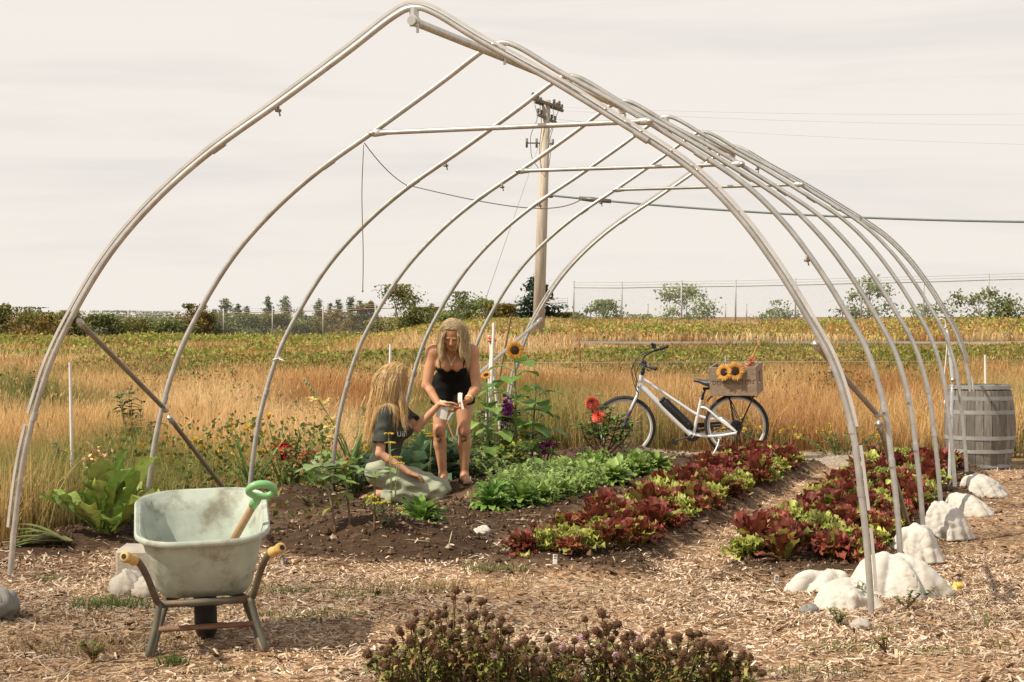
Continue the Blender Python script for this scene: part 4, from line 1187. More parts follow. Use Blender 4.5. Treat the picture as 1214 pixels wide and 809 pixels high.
q = MB(); q.tube([B(815, 318, -.04), B(822, 322, 0), B(815, 318, .04)], .02, 8); part('saddle_spring', q, BLK)
# stem, bars
q = MB(); q.tube([B(506, 208), B(497, 262)], .020, 10); q.tube([B(500, 240), B(498, 250)], .026, 10); q.box(B(506, 203), (.06, .05, .05), BM, bev=.012); st_ = part('stem', q, BLK)
near = [B(506, 203, 0), B(492, 200, -.08), B(499, 192, -.22), B(535, 200, -.30), B(572, 208, -.33)]
far = [B(506, 203, 0), B(498, 190, .08), B(516, 172, .20), B(556, 160, .30), B(604, 146, .34)]
q = MB(); q.tube(smooth_path(near, 5), .0115, 8); q.tube(smooth_path(far, 5), .0115, 8); hb = part('handlebar', q, BLK)
for a_, b_ in ((near[3], near[4]), (far[3], far[4])):
    d_ = (b_ - a_) / np.linalg.norm(b_ - a_)
    q = MB(); q.tube([a_ + d_ * .02, a_ + d_ * .05, b_ - d_ * .01, b_ + d_ * .01], [.015, .0185, .0185, .0195], 10); part('grip', q, BLKM, hb)
    q = MB(); q.tube(smooth_path([a_ - d_ * .03, a_ + d_ * .0 + BM @ np.array([-.03, -.01, -.015]), a_ + d_ * .07 + BM @ np.array([-.045, -.01, -.03])], 4), .006, 6); q.box(a_ - d_ * .02, (.03, .03, .03), BM, bev=.006); part('brake_lever', q, BLK, hb)
q = MB(); q.box(B(548, 133, .16), (.05, .07, .025), BM @ rotx(.5), bev=.006); q.ball(B(541, 122, .14), .018, 10, 8); part('display', q, BLK, hb)
q = MB()
for pts_ in ([(498, 192, -.15), (468, 196, -.12), (452, 225, -.08), (455, 262, -.04), (470, 300, -.04), (480, 325, -.035)], [(510, 165, .15), (478, 180, .08), (455, 215, -.02), (450, 255, -.05), (462, 310, -.05), (482, 345, -.05)],
             [(500, 190, -.1), (480, 220, -.08), (470, 250, -.06), (472, 285, -.06), (466, 320, -.05), (480, 360, -.06), (452, 420, -.07), (425, 490, -.07)], [(520, 150, .2), (490, 160, .1), (470, 200, .02), (462, 240, -.03), (480, 300, -.04)]):
    q.tube(smooth_path([B(*p_) for p_ in pts_], 5), .0042, 5, cap=False)
part('cable', q, BLK, hb)
# drivetrain
q = MB(); q.tube([B(728, 548, -.075), B(728, 548, .075)], .012, 8); q.tube([B(728, 548, -.075), B(705, 556, -.08), B(650, 572, -.085)], [.014, .012, .011], 8); q.tube([B(728, 548, .075), B(806, 520, .085)], .012, 8); q.lathe([(.03, -.004), (.085, -.004), (.09, 0), (.085, .004), (.03, .004)], 36, B(728, 548, .05), ydir, closed=True); ck = part('crank', q, BLK, angle=40)
for (x_, y_, s) in ((648, 575, -1), (808, 519, 1)):
    q = MB(); q.box(B(x_, y_, s * .13), (.085, .09, .026), BM @ roty(.5), bev=.007); part('pedal', q, BLKM, ck)
q = MB(); q.box(B(800, 505, .06), (.30, .02, .055), BM @ roty(-.05), bev=.008); part('chain_guard', q, BLKM)
q = MB()
for dz_ in (4, 26): q.tube([B(735, 535 + dz_, .05), B(937, 512 + dz_ * 1.6, .05)], .005, 4, cap=False)
part('chain', q, BLKM)
q = MB(); q.lathe([(.02, .045), (.055, .045), (.055, .052), (.045, .054), (.02, .058)], 24, B(937, 526), ydir, closed=True); q.box(B(930, 585, .06), (.03, .02, .11), BM @ roty(.2), bev=.006); q.lathe([(.004, .055), (.022, .055), (.022, .062), (.004, .062)], 14, B(925, 600), ydir, closed=True); part('derailleur', q, BLKM, angle=40)
# stand
q = MB(); q.tube(smooth_path([B(858, 558, -.06), B(850, 590, -.10), B(826, 640, -.155)], 3), .010, 8); q.box(B(858, 558, -.06), (.05, .03, .04), BM, bev=.006); q.tube([B(852, 580, -.09), B(858, 600, -.08)], .008, 6); part('kickstand', q, SILV)
# rack
q = MB()
for s in (-1, 1):
    q.tube(smooth_path([B(800, 385, s * .05), B(835, 350, s * .065), B(860, 349, s * .07), B(1035, 358, s * .07)], 4), .0065, 6)
    q.tube([B(905, 352, s * .07), B(922, 478, s * .075), B(938, 520, s * .075)], .0065, 6); q.tube([B(1018, 357, s * .07), B(995, 410, s * .075), B(955, 500, s * .075)], .0065, 6)
    q.tube([B(897, 352, s * .07), B(932, 440, s * .075), B(950, 480, s * .075), B(972, 478, s * .075)], .005, 6)
for x_ in (850, 900, 950, 1000, 1034): q.tube([B(x_, 350 + (x_ - 850) * .045, -.07), B(x_, 350 + (x_ - 850) * .045, .07)], .0055, 6)
part('rear_rack', q, BLK)

# ---- crate on the rack
CRW = mat('crate_wood', (.30, .215, .145), .8, .22, 5, stretch=(2, 8, 8), bump=.25, dirt=(.16, .11, .075), dirt_amt=.5, use_col=True)
CRD = mat('faded_ink', (.115, .08, .055), .9, .25, 60)
cu = BM @ np.array([0, 0, 1.0]); cx_ = BM @ np.array([1.0, 0, 0])
cyaw = math.radians(-10)
CM = BM @ rotz(cyaw) @ roty(math.radians(-3))
c0 = B(940, 350, 0) + cu * .006
crate = thing('wooden_crate', 'worn brown wooden crate with faded lettering on the rear rack of the bicycle', 'crate', c0)
def K(x, y, z): return c0 + CM @ np.array([x, y, z])
Wd, Dp, Hh, th = .535, .33, .325, .015
for s, nm in ((-1, 'long_side'), (1, 'long_side')):
    q = MB()
    for z_ in (.081, .244):
        q.box(K(0, s * (Dp / 2 - th / 2), z_), (Wd, th, .159), CM, np.ones(3) * (1 if z_ < .2 else .92), bev=.003)
    q.build(nm, CRW, crate, c0, angle=40)
for s in (-1, 1):
    q = MB()
    xx = s * (Wd / 2 - .011 - .001)
    q.box(K(xx, 0, .06), (.02, Dp - 2 * th - .004, .118), CM, bev=.003); q.box(K(xx, 0, .285), (.02, Dp - 2 * th - .004, .078), CM, bev=.003)
    for yy in (-.10, .10): q.box(K(xx, yy, .182), (.02, .096, .124), CM, np.ones(3) * .9, bev=.003)
    q.build('end_panel', CRW, crate, c0, angle=40)
q = MB(); q.box(K(0, 0, .006), (Wd - .05, Dp - .04, .011), CM); q.build('bottom', CRW, crate, c0)
def text_part(txt, size, M3, pos, m_, parent, base, name='lettering', depth=.0006, sx=1.0):
    cu_ = bpy.data.curves.new(name, 'FONT'); cu_.body = txt; cu_.size = size; cu_.align_x = 'CENTER'; cu_.align_y = 'CENTER'; cu_.extrude = depth; cu_.space_character = 1.12
    o_ = bpy.data.objects.new(name + '_c', cu_); C.objects.link(o_)
    bpy.context.view_layer.update()
    me = bpy.data.meshes.new_from_object(o_.evaluated_get(bpy.context.evaluated_depsgraph_get())); bpy.data.objects.remove(o_)
    n_ = len(me.vertices); v_ = np.zeros(n_ * 3, np.float32); me.vertices.foreach_get('co', v_); v_ = v_.reshape(-1, 3).astype(float); v_[:, 0] *= sx
    v_ = v_ @ np.array(M3).T + np.asarray(pos) - np.asarray(base)
    me.vertices.foreach_set('co', v_.astype(np.float32).ravel()); me.materials.clear(); me.materials.append(m_); me.update()
    o2 = bpy.data.objects.new(name, me); C.objects.link(o2); o2.parent = parent
    return o2
# text frame: x right, y up, z towards the viewer
TM = CM @ np.array([[1, 0, 0], [0, 0, -1], [0, 1, 0]], float)
text_part('DENNINGTON', .066, TM, K(.0, -(Dp / 2) - .0012, .150), CRD, crate, c0, sx=.98)

# ---- blooms laid in the crate
SUNY = leaf_mat('petal_mat', trans=.3, rough=.6, spec=.1, var=.1)
def bloom(mb, c, nrm, R, disc=.42, col=(.68, .42, .11), col2=(.60, .24, .05), n=22, droop=.25):
    Rm = rot_to(nrm)
    for ly in range(2):
        for k in range(n):
            a = 2 * PI * (k + .5 * ly) / n + rng.uniform(-.08, .08)
            q_ = MB(); leaf(q_, (math.cos(a) * R * disc * .8, math.sin(a) * R * disc * .8, -.006 * ly), a, .35 - .25 * ly + rng.uniform(-.15, .15), -droop + rng.uniform(-.3, .3), R * (1 - disc * .75) * rng.uniform(.85, 1.1), R * .26, 'ovate', .2, ns=4, nc=2, col=col2, tip=col)
            mb.merge(q_, Rm, c)
def disc_mb(c, nrm, r):
    q_ = MB(); q_.lathe([(0, .35 * r), (.35 * r, .30 * r), (.75 * r, .2 * r), (1.0 * r, 0), (.9 * r, -.25 * r), (0, -.35 * r)], 18, c, nrm)
    for k in range(60):
        rr_ = r * math.sqrt(k / 60); a = k * 2.4; p_ = np.array(c) + np.array(rot_to(nrm)) @ np.array([rr_ * math.cos(a), rr_ * math.sin(a), .3 * r - .25 * r * (rr_ / r) ** 2])
        q_.ball(p_, .006 * r / .05, 5, 3)
    return q_
DISC = mat('sunflower_disc', (.045, .018, .012), .9, .3, 60, bump=.4)
for (kx, kz, R, lb, tilt) in ((-.085, .275, .098, 'left sunflower bloom hanging over the crate rim', (-.25, -1, .25)), (.040, .285, .108, 'right sunflower bloom hanging over the crate rim', (.1, -1, .2))):
    c_ = K(kx, -Dp / 2 - .035, kz); nrm = CM @ np.array(tilt)
    tt = thing('sunflower_bloom', lb, 'sunflower', c_)
    q = MB(); bloom(q, c_, nrm, R); q.build('petals', SUNY, tt, c_)
    disc_mb(c_, nrm, R * .46).build('disc', DISC, tt, c_)
    q = MB(); q.tube(smooth_path([c_ - (nrm / np.linalg.norm(nrm)) * .01, K(kx + .02, -Dp / 2 + .03, kz + .065), K(kx + .06, .05, .14)], 4), .006, 6, (.16, .22, .05)); q.build('stem', leaf_mat('stem_mat', 0, .6), tt, c_)
c_ = K(.12, .0, .10)
tt = thing('gladiolus_spike', 'orange gladiolus spike sticking out of the crate to the right', 'flower', c_)
tipp = [K(.12, 0, .10), K(.15, .0, .28), K(.20, 0, .40), K(.27, .0, .55), K(.30, 0, .60)]
q = MB(); q.tube(smooth_path(tipp, 5), np.linspace(.007, .003, 21), 6, (.30, .27, .10)); q.build('stem', leaf_mat('stem_mat', 0, .6), tt, c_)
q = MB()
for k in range(26):
    f_ = k / 26; p_ = np.array(tipp[1]) + (np.array(tipp[2]) - tipp[1]) * (f_ * 1.25 - .05)
    for j in range(2): leaf(q, p_, rng.uniform(0, 6.28), rng.uniform(.2, 1.2), rng.uniform(-.6, .4), .075 * (1 - .6 * f_), .05 * (1 - .5 * f_), 'fan', .2, .006, 3, 4, 3, (.66, .23, .12), (.72, .36, .24))
for k in range(12):
    f_ = k / 12; p_ = np.array(tipp[2]) + (np.array(tipp[4]) - tipp[2]) * f_; q.ball(p_ + rng.normal(0, .006, 3), (.010, .010, .018), 6, 4, None, (.62, .36, .14))
q.build('florets', SUNY, tt, c_)
# ================================================================== garden plants
LEAF = leaf_mat('leaf_garden', trans=.3, rough=.45, spec=.35, var=.18, scale=25)
LEAFR = leaf_mat('leaf_red_lettuce', trans=.3, rough=.5, spec=.28, var=.3, scale=30)
STEM = leaf_mat('stem_mat', 0, .6)
PETAL = SUNY

def lettuce_proto(kind, seed):
    q = MB()
    if kind == 'frilly_red':
        n, L_, W_, ruf, cb, ct = 54, .130, .072, .015, (.30, .29, .065), (.27, .075, .046)
    elif kind == 'broad_red':
        n, L_, W_, ruf, cb, ct = 40, .160, .085, .010, (.26, .19, .05), (.235, .060, .038)
    else:
        n, L_, W_, ruf, cb, ct = 54, .130, .075, .017, (.37, .39, .11), (.40, .42, .10)
    for k in range(n):
        f_ = k / n
        a = k * 2.39996 + rng.uniform(-.35, .35)
        e0 = math.radians((78 if kind != 'broad_red' else 88) - (42 if kind != 'broad_red' else 32) * (1 - f_) + rng.uniform(-12, 12))
        e1 = e0 - math.radians(rng.uniform(25, 80) if kind != 'broad_red' else rng.uniform(10, 60))
        s_ = (.66 + .34 * (1 - f_)) * rng.uniform(.75, 1.2)
        br = rng.uniform(.55, 1.5)
        c1 = np.array(ct) * br; c0 = np.array(cb) * rng.uniform(.7, 1.1)
        if kind != 'green' and rng.uniform() < .15: c1 = np.array([.38, .38, .085]) * rng.uniform(.7, 1.1)
        r_ = .03 * rng.uniform()
        leaf(q, (r_ * math.cos(a), r_ * math.sin(a), .05 * f_ + .01), a, e0, e1, L_ * s_, W_ * s_, 'fan', .25, ruf, rng.uniform(2.2, 3.8), 6, 6, c0 * .7 + c1 * .3, c1)
    return q
LK = {'red_frilly': [], 'red_broad': [], 'green': []}
specs = [('red_frilly', 'frilly_red', 4), ('red_broad', 'broad_red', 3), ('green', 'green', 4)]
for key, kd, cnt in specs:
    for s_ in range(cnt): LK[key].append(lettuce_proto(kd, s_))
LN = {'red_frilly': 'red_lettuce', 'red_broad': 'red_lettuce', 'green': 'green_lettuce'}
LME = {}
def place_lettuce(key, p, sc_, label, group):
    i_ = int(rng.integers(0, len(LK[key])))
    if (key, i_) not in LME:
        o = LK[key][i_].build(LN[key], LEAFR if key != 'green' else LEAF); LME[(key, i_)] = o
    else:
        o = LME[(key, i_)].copy(); C.objects.link(o)
    o.location = [float(a) for a in p]; o.scale = (sc_, sc_, sc_ * rng.uniform(1.05, 1.35)); o.rotation_euler = (rng.uniform(-.15, .15), rng.uniform(-.15, .15), rng.uniform(0, 6.28))
    tag(o, label, 'lettuce', group)
def lettuce_bed(u0, u1, v0, v1, rows, step, where, pat):
    for r in range(rows):
        uu = u0 + (u1 - u0) * r / (rows - 1)
        v = v0 + (r % 2) * step * .5
        while v < v1:
            a = uu + rng.uniform(-.05, .05); b_ = v + rng.uniform(-.05, .05)
            x, y, _ = uv(a, b_)
            key = pat(a, b_, r)
            p = (x, y, G(x, y) - .012)
            lb = {'red_frilly': f'dark red frilly lettuce head growing in the {where}', 'red_broad': f'burgundy broad-leaved upright lettuce head growing in the {where}', 'green': f'light green curly lettuce head growing in the {where}'}[key]
            place_lettuce(key, p, rng.uniform(.75, 1.18) * (1.08 if key == 'red_broad' else 1), lb, {'red_frilly': 'dark red frilly lettuces', 'red_broad': 'burgundy upright lettuces', 'green': 'light green curly lettuces'}[key] + ' in the ' + where)
            v += step * rng.uniform(.9, 1.12)
def patM(u, v, r):
    if v < 1.95: return 'green' if (u < 2.0 and rng.uniform() < .35) or rng.uniform() < .12 else ('red_frilly')
    n_ = vnoise(np.array([u * 1.6 + 3]), np.array([v * .75]), 7)[0] + rng.uniform(-.5, .5)
    if n_ > .12: return 'green'
    return 'red_broad' if rng.uniform() < .45 else 'red_frilly'
def patR(u, v, r):
    n_ = vnoise(np.array([u * 1.9 + 9]), np.array([v * .8 + 4]), 9)[0] + rng.uniform(-.5, .5)
    if v < 2.2 and u > .6: return 'red_broad' if rng.uniform() < .75 else 'green'
    if n_ > .11: return 'green'
    return 'red_broad' if rng.uniform() < .45 else 'red_frilly'
lettuce_bed(1.76, 2.30, 2.05, 9.7, 4, .225, 'middle bed', patM)
for (a, b_, key) in ((2.34, 1.38, 'red_frilly'), (2.2, 1.55, 'green'), (2.02, 1.42, 'red_frilly'), (2.0, 1.62, 'green'), (2.3, 1.75, 'red_frilly'), (2.1, 1.85, 'green'), (1.88, 1.75, 'red_broad'), (1.8, 1.9, 'red_broad')):
    x, y, _ = uv(a, b_); place_lettuce(key, (x, y, G(x, y) - .01), rng.uniform(.85, 1.05), {'red_frilly': 'dark red frilly lettuce head growing in the middle bed', 'red_broad': 'burgundy broad-leaved upright lettuce head growing in the middle bed', 'green': 'light green curly lettuce head growing in the middle bed'}[key], {'red_frilly': 'dark red frilly lettuces', 'red_broad': 'burgundy upright lettuces', 'green': 'light green curly lettuces'}[key] + ' in the middle bed')
lettuce_bed(.22, .92, 1.65, 9.9, 4, .225, 'right bed', patR)

# ---- leafy greens row
def rosette(n, L_, W_, shape, e_in, e_out, cols, ruf=.006, hgt=0.0, tipc=1.25, stalk=.0, nc=4, droop=(.3, 1.0), vein=None, fold=.25):
    q = MB()
    for k in range(n):
        f_ = k / max(1, n - 1); a = k * 2.4 + rng.uniform(-.3, .3)
        e0 = e_out + (e_in - e_out) * f_ + rng.uniform(-.12, .12)
        c_ = np.asarray(cols[int(rng.integers(0, len(cols)))]) * rng.uniform(.8, 1.2)
        leaf(q, (.01 * math.cos(a), .01 * math.sin(a), hgt * f_), a, e0, e0 - rng.uniform(*droop), L_ * rng.uniform(.7, 1.15), W_ * rng.uniform(.8, 1.15), shape, fold, ruf, 2.5, 6, nc, c_ * .8, c_ * tipc, stalk=stalk, vein=vein)
    return q
GRN = [(.11, .21, .035), (.15, .27, .05), (.19, .30, .065), (.085, .17, .035)]
LGR = [(.25, .37, .085), (.31, .41, .12), (.21, .31, .07)]
CAB = [(.10, .17, .09), (.13, .20, .12), (.09, .15, .07)]
def plant(name, label, cat, p, parts, group=None, rz=0, sc_=1.0):
    t_ = thing(name, label, cat, p, rz, group, sc_)
    for nm, mb_, m_ in parts:
        for one in (mb_ if isinstance(mb_, list) else [mb_]):
            if one.n: one.build(nm, m_, t_)
    return t_
def arug(u, v, label, sc_=1.0, kind=0, group=None):
    x, y, _ = uv(u, v); p = (x, y, G(x, y) - .01)
    st = MB()
    if kind == 0: q = rosette(60, .20, .055, 'spoon', 1.5, .35, GRN + LGR[:1], .010, .05, 1.3, droop=(.5, 1.6))
    elif kind == 1: q = rosette(56, .19, .07, 'spoon', 1.45, .35, LGR, .014, .06, 1.15, droop=(.5, 1.6))
    else:
        q = rosette(44, .17, .05, 'spoon', 1.45, .35, LGR, .014, .05, 1.2, droop=(.5, 1.6))
        for k in range(30):
            a = rng.uniform(0, 6.28); r_ = rng.uniform(0, .16); b_ = np.array([r_ * math.cos(a), r_ * math.sin(a), 0]); h_ = rng.uniform(.12, .26)
            tp = b_ + np.array([math.cos(a) * h_ * .5, math.sin(a) * h_ * .5, h_]); st.tube([b_, (b_ + tp) / 2 + np.array([0, 0, .02]), tp], .0022, 4, (.22, .28, .10), cap=False)
            for j in range(8):
                f_ = rng.uniform(.25, 1); leaf(q, b_ + (tp - b_) * f_, rng.uniform(0, 6.28), rng.uniform(.1, 1.1), rng.uniform(-.6, .4), rng.uniform(.05, .09), .022, 'lance', .2, 0, 1, 3, 2, np.array(LGR[int(rng.integers(0, 3))]) * rng.uniform(.8, 1.2), (.30, .38, .13))
    plant('leafy_green', label, 'leafy vegetable', p, [('foliage', q, LEAF), ('stem', st, STEM)], group, rng.uniform(0, 6), sc_)
arug(3.45, 2.72, 'dark green leafy clump at the near end of the leafy row, alone on bare soil', 1.08, 0)
arug(3.55, 2.95, 'small dark green leafy plant behind the nearest leafy clump', .8, 0)
for k, (u, v) in enumerate(((3.42, 4.35), (3.22, 4.55), (3.5, 4.7))): arug(u, v, 'broad dark green leafy plant above the white pebble in the leafy row', 1.0, 0, 'broad dark leafy plants in the leafy row')
for k, (u, v) in enumerate(((3.15, 4.95), (3.4, 5.2), (3.1, 5.4), (3.35, 5.7), (3.6, 5.45), (3.1, 5.95), (3.4, 6.2), (3.65, 6.05))): arug(u, v, 'feathery pale green plant in the middle of the leafy row', 1.0, 2, 'feathery pale green plants in the leafy row')
for k, (u, v) in enumerate(((3.2, 6.55), (3.5, 6.75), (3.0, 6.9), (3.3, 7.15), (3.55, 7.3), (3.1, 7.5), (3.4, 7.75), (3.0, 7.95), (3.25, 8.2), (3.5, 8.1), (3.75, 7.1), (2.95, 8.5), (3.2, 8.75), (3.6, 8.55))): arug(u, v, 'light green broad-leaved plant at the far end of the leafy row', 1.0, 1, 'light green plants at the far end of the leafy row')

def world_plant(px, py, name, label, cat, parts, group=None, rz=0, sc_=1.0, Y=None):
    p = gpz(px, py) if Y is None else onground((at(px, py, Y)[0], Y, 0))
    return plant(name, label, cat, (p[0], p[1], p[2] - .012), parts, group, rz, sc_)

# cabbages behind and between the women
for k, (px, Y, lb, s_) in enumerate(((510, 18.9, 'blue-green cabbage plant seen between the two women', 1.15), (493, 18.6, 'blue-green cabbage plant beside the kneeling woman\'s chest', 1.0), (533, 19.2, 'blue-green cabbage plant framed by the standing woman\'s legs', 1.1), (438, 18.8, 'blue-green cabbage leaf clump behind the kneeling woman\'s back', .9), (520, 19.9, 'blue-green cabbage plant at the back of the cabbage group', 1.1))):
    world_plant(px, 0, 'cabbage_plant', lb, 'cabbage', [('foliage', rosette(20, .33, .24, 'spoon', 1.5, .5, CAB, .014, .10, 1.15, .12, 6, (.3, 1.1), (.22, .27, .17), .3), LEAF)], 'cabbage plants behind the women', k, s_, Y)

# bushy green mass right of the standing woman
def bushy(h_, r_, n, cols, lsize, flowers=None, nf=0, fsize=.03, stems=14, shape='ovate', up=.5):
    st, fo, fl = MB(), MB(), []
    for k in range(stems):
        a = rng.uniform(0, 6.28); rr_ = r_ * math.sqrt(rng.uniform(.02, 1)); hh = h_ * (1 - .45 * (rr_ / r_) ** 2) * rng.uniform(.75, 1.05)
        b_ = np.array([math.cos(a) * rr_ * .35, math.sin(a) * rr_ * .35, 0]); tp = np.array([math.cos(a) * rr_, math.sin(a) * rr_, hh])
        md = (b_ + tp) / 2 + np.array([0, 0, .08 * h_])
        st.tube(smooth_path([b_, md, tp], 4), np.linspace(.006, .002, 9), 5, (.13, .17, .05), cap=False)
        for j in range(int(n / stems)):
            f_ = rng.uniform(.15, 1.0); p_ = b_ * (1 - f_) ** 2 + 2 * md * f_ * (1 - f_) + tp * f_ ** 2
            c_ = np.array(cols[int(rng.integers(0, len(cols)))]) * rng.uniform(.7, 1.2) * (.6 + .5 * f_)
            leaf(fo, p_, rng.uniform(0, 6.28), rng.uniform(-.1, .9) * up * 2, rng.uniform(-.9, .1), lsize * rng.uniform(.6, 1.2), lsize * .48, shape, .2, 0, 1, 4, 2, c_, c_ * 1.2)
        if flowers and rng.uniform() < nf:
            fl.append(MB())
            for j in range(3):
                p_ = tp + rng.normal(0, .012, 3); cards(fl[-1], p_ + rng.normal(0, fsize * .25, (9, 3)), fsize, jitter(flowers, 9, .2), aspect=.8)
    return st, fo, fl
def bush_plant(px, Y, label, h_, r_, n, cols, lsize, flowers=None, nf=.5, fsize=.03, name='bushy_plant', cat='plant', group=None, stems=14, shape='ovate', up=.5):
    st, fo, fl = bushy(h_, r_, n, cols, lsize, flowers, nf, fsize, stems, shape, up)
    return world_plant(px, 0, name, label, cat, [('stem', st, STEM), ('foliage', fo, LEAF), ('flower', fl, PETAL)], group, 0, 1, Y)
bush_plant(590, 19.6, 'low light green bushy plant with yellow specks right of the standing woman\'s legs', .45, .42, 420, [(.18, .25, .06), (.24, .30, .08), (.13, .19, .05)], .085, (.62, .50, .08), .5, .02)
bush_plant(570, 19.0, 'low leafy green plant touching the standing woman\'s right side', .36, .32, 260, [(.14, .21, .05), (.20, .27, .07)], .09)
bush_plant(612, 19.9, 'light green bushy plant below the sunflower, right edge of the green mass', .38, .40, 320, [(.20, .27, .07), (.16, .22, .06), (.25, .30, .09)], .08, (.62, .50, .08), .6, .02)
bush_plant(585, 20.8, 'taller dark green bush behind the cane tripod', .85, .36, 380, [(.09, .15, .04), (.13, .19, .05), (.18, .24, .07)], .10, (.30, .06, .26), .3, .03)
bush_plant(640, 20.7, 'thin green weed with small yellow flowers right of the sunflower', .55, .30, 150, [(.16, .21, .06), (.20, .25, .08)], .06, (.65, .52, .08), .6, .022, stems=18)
# purple spikes
q = []; st = MB()
for k in range(5):
    q.append(MB())
    b_ = np.array([rng.uniform(-.08, .08), rng.uniform(-.08, .08), 0]); tp = b_ + np.array([rng.uniform(-.05, .05), 0, rng.uniform(.6, .78)]); st.tube([b_, (b_ + tp) / 2, tp], .004, 5, (.15, .2, .06))
    for j in range(14):
        p_ = b_ + (tp - b_) * rng.uniform(.72, 1.02); cards(q[-1], p_ + rng.normal(0, .018, (4, 3)), .04, jitter((.22, .035, .20), 4, .3), aspect=.8)
world_plant(600, 0, 'purple_flower', 'purple snapdragon spikes standing left of the sunflower stem', 'flower', [('stem', st, STEM), ('flower', q, PETAL)], None, 0, 1, 20.2)
for k, (px, Y) in enumerate(((641, 20.0), (655, 20.1))):
    q = []; st = MB()
    for j in range(3):
        q.append(MB()); tp = np.array([rng.uniform(-.04, .04), rng.uniform(-.04, .04), rng.uniform(.20, .28)]); st.tube([(0, 0, 0), tp * np.array([.4, .4, .6]), tp], .003, 5, (.15, .2, .06)); cards(q[-1], tp + rng.normal(0, .014, (10, 3)), .045, jitter((.13, .012, .07), 10, .3), aspect=.9)
    world_plant(px, 0, 'dark_pansy', ('left' if k == 0 else 'right') + ' one of two dark purple blooms between the leafy row and the gravel', 'flower', [('stem', st, STEM), ('flower', q, PETAL)], 'dark purple blooms by the gravel', 0, 1, Y)

# sunflowers
def sunflower(px, Y, topy, label, big=True, bloomR=.09, face=(-.1, -1, .15), lean_=0.0, nleaf=16, leafL=.30, cols=GRN, with_bloom=True):
    p = onground((at(px, 500, Y)[0], Y, 0)); p[2] -= .02
    ht = at(px, topy, Y)[2] - p[2]
    t_ = thing('sunflower_plant', label, 'sunflower plant', p)
    tp = np.array([lean_, 0, ht]); st = MB(); st.tube(smooth_path([(0, 0, 0), (lean_ * .2 + .01, .01, ht * .5), tp], 6), np.linspace(.014, .008, 13), 8, (.17, .22, .07)); st.build('stem', STEM, t_)
    fo = MB()
    for k in range(nleaf):
        f_ = .12 + .84 * k / nleaf; a = k * 2.4 + rng.uniform(-.3, .3)
        b_ = np.array([lean_ * f_ * f_, 0, ht * f_]); pt = b_ + np.array([math.cos(a), math.sin(a), .55]) * leafL * .32 * (1.15 - .5 * f_)
        fo.tube([b_, pt], .004, 5, (.16, .22, .07), cap=False)
        c_ = np.array(cols[int(rng.integers(0, len(cols)))]) * rng.uniform(.9, 1.3)
        leaf(fo, pt, a, .35, rng.uniform(-1.1, -.5), leafL * (1.1 - .45 * f_) * rng.uniform(.8, 1.1), leafL * .72 * (1.1 - .45 * f_), 'heart', .15, .006, 2, 6, 4, c_, c_ * 1.25, vein=(.22, .28, .1))
    fo.build('foliage', LEAF, t_)
    if with_bloom:
        q = MB(); nrm = np.array(face, float); c_ = tp + nrm / np.linalg.norm(nrm) * .03 + np.array([0, 0, .02])
        bloom(q, c_, nrm, bloomR, .45, (.70, .36, .06), (.60, .25, .04)); pe = q.build('petals', PETAL, t_)
        disc_mb(c_, nrm, bloomR * .5).build('disc', DISC, t_)
        q = MB()
        for k in range(10): a = k * .628; rr_ = rot_to(nrm) @ np.array([math.cos(a), math.sin(a), -.2]); q2 = MB(); leaf(q2, (0, 0, -.015), a, .1, .5, bloomR * .7, .03, 'lance', .2, 0, 1, 3, 2, (.14, .2, .05)); q.merge(q2, rot_to(nrm), c_)
        q.build('sepals', LEAF, t_)
    return t_
sunflower(610, 20.4, 418, 'tall sunflower plant with an open orange bloom facing us behind the beds', bloomR=.092, face=(.05, -1, .1), nleaf=20, leafL=.34)
sunflower(577, 20.0, 450, 'shorter sunflower plant with a dark drooping head right of the standing woman', bloomR=.055, face=(-.2, -.7, .9), nleaf=16, leafL=.30)
sunflower(630, 20.6, 455, 'leafy sunflower plant without open bloom right of the tall sunflower', nleaf=15, leafL=.32, with_bloom=False, lean_=.05)
# young sunflowers by the soil pile, bare stem and a tuft of leaves
def seedling(px, py, topy, label, lean_, n=7, L_=.14, bloomc=None):
    p = gpz(px, py); ht = (py - topy) / (F / p[1])
    st, fo = MB(), MB(); tp = np.array([lean_, .03, ht])
    st.tube(smooth_path([(0, 0, -.01), (lean_ * .35, .02, ht * .5), tp], 5), np.linspace(.0085, .006, 11), 6, [(.17, .10, .06)] * 5 + [(.18, .20, .08)] * 6)
    for k in range(n):
        a = k * 2.4; c_ = np.array([.19, .26, .10]) * rng.uniform(.8, 1.2); fz = rng.uniform(.8, 1.0)
        b_ = np.array([lean_ * fz, .03 * fz, ht * fz])
        leaf(fo, b_, a, .55, -.55, L_ * rng.uniform(.8, 1.25), L_ * .68, 'heart', .15, .004, 2, 6, 4, c_, c_ * 1.15, stalk=.2)
    for k in range(3):
        f_ = rng.uniform(.35, .7); c_ = np.array([.26, .27, .07]); leaf(fo, np.array([lean_ * f_ * .7, .03 * f_, ht * f_]), rng.uniform(0, 6.28), -.2, -1.2, .09, .05, 'heart', .15, 0, 1, 4, 2, c_)
    parts = [('stem', st, STEM), ('foliage', fo, LEAF)]
    if bloomc:
        q = MB(); bloom(q, tp + np.array([.03, .02, .0]), (.9, -.3, -.3), .045, .35, (.66, .36, .10), (.55, .2, .04), 16); parts.append(('petals', q, PETAL))
    return plant('young_sunflower', label, 'seedling', p, parts)
seedling(398, 632, 555, 'young sunflower seedling on a bare brown stem at the left end of the soil pile', -.10, 9, .17)
seedling(415, 622, 548, 'young sunflower with a small orange bud just right of the first seedling', -.06, 6, .12, True)
seedling(444, 630, 560, 'pale green seedling on a straight stem in front of the kneeling woman', .0, 7, .15)
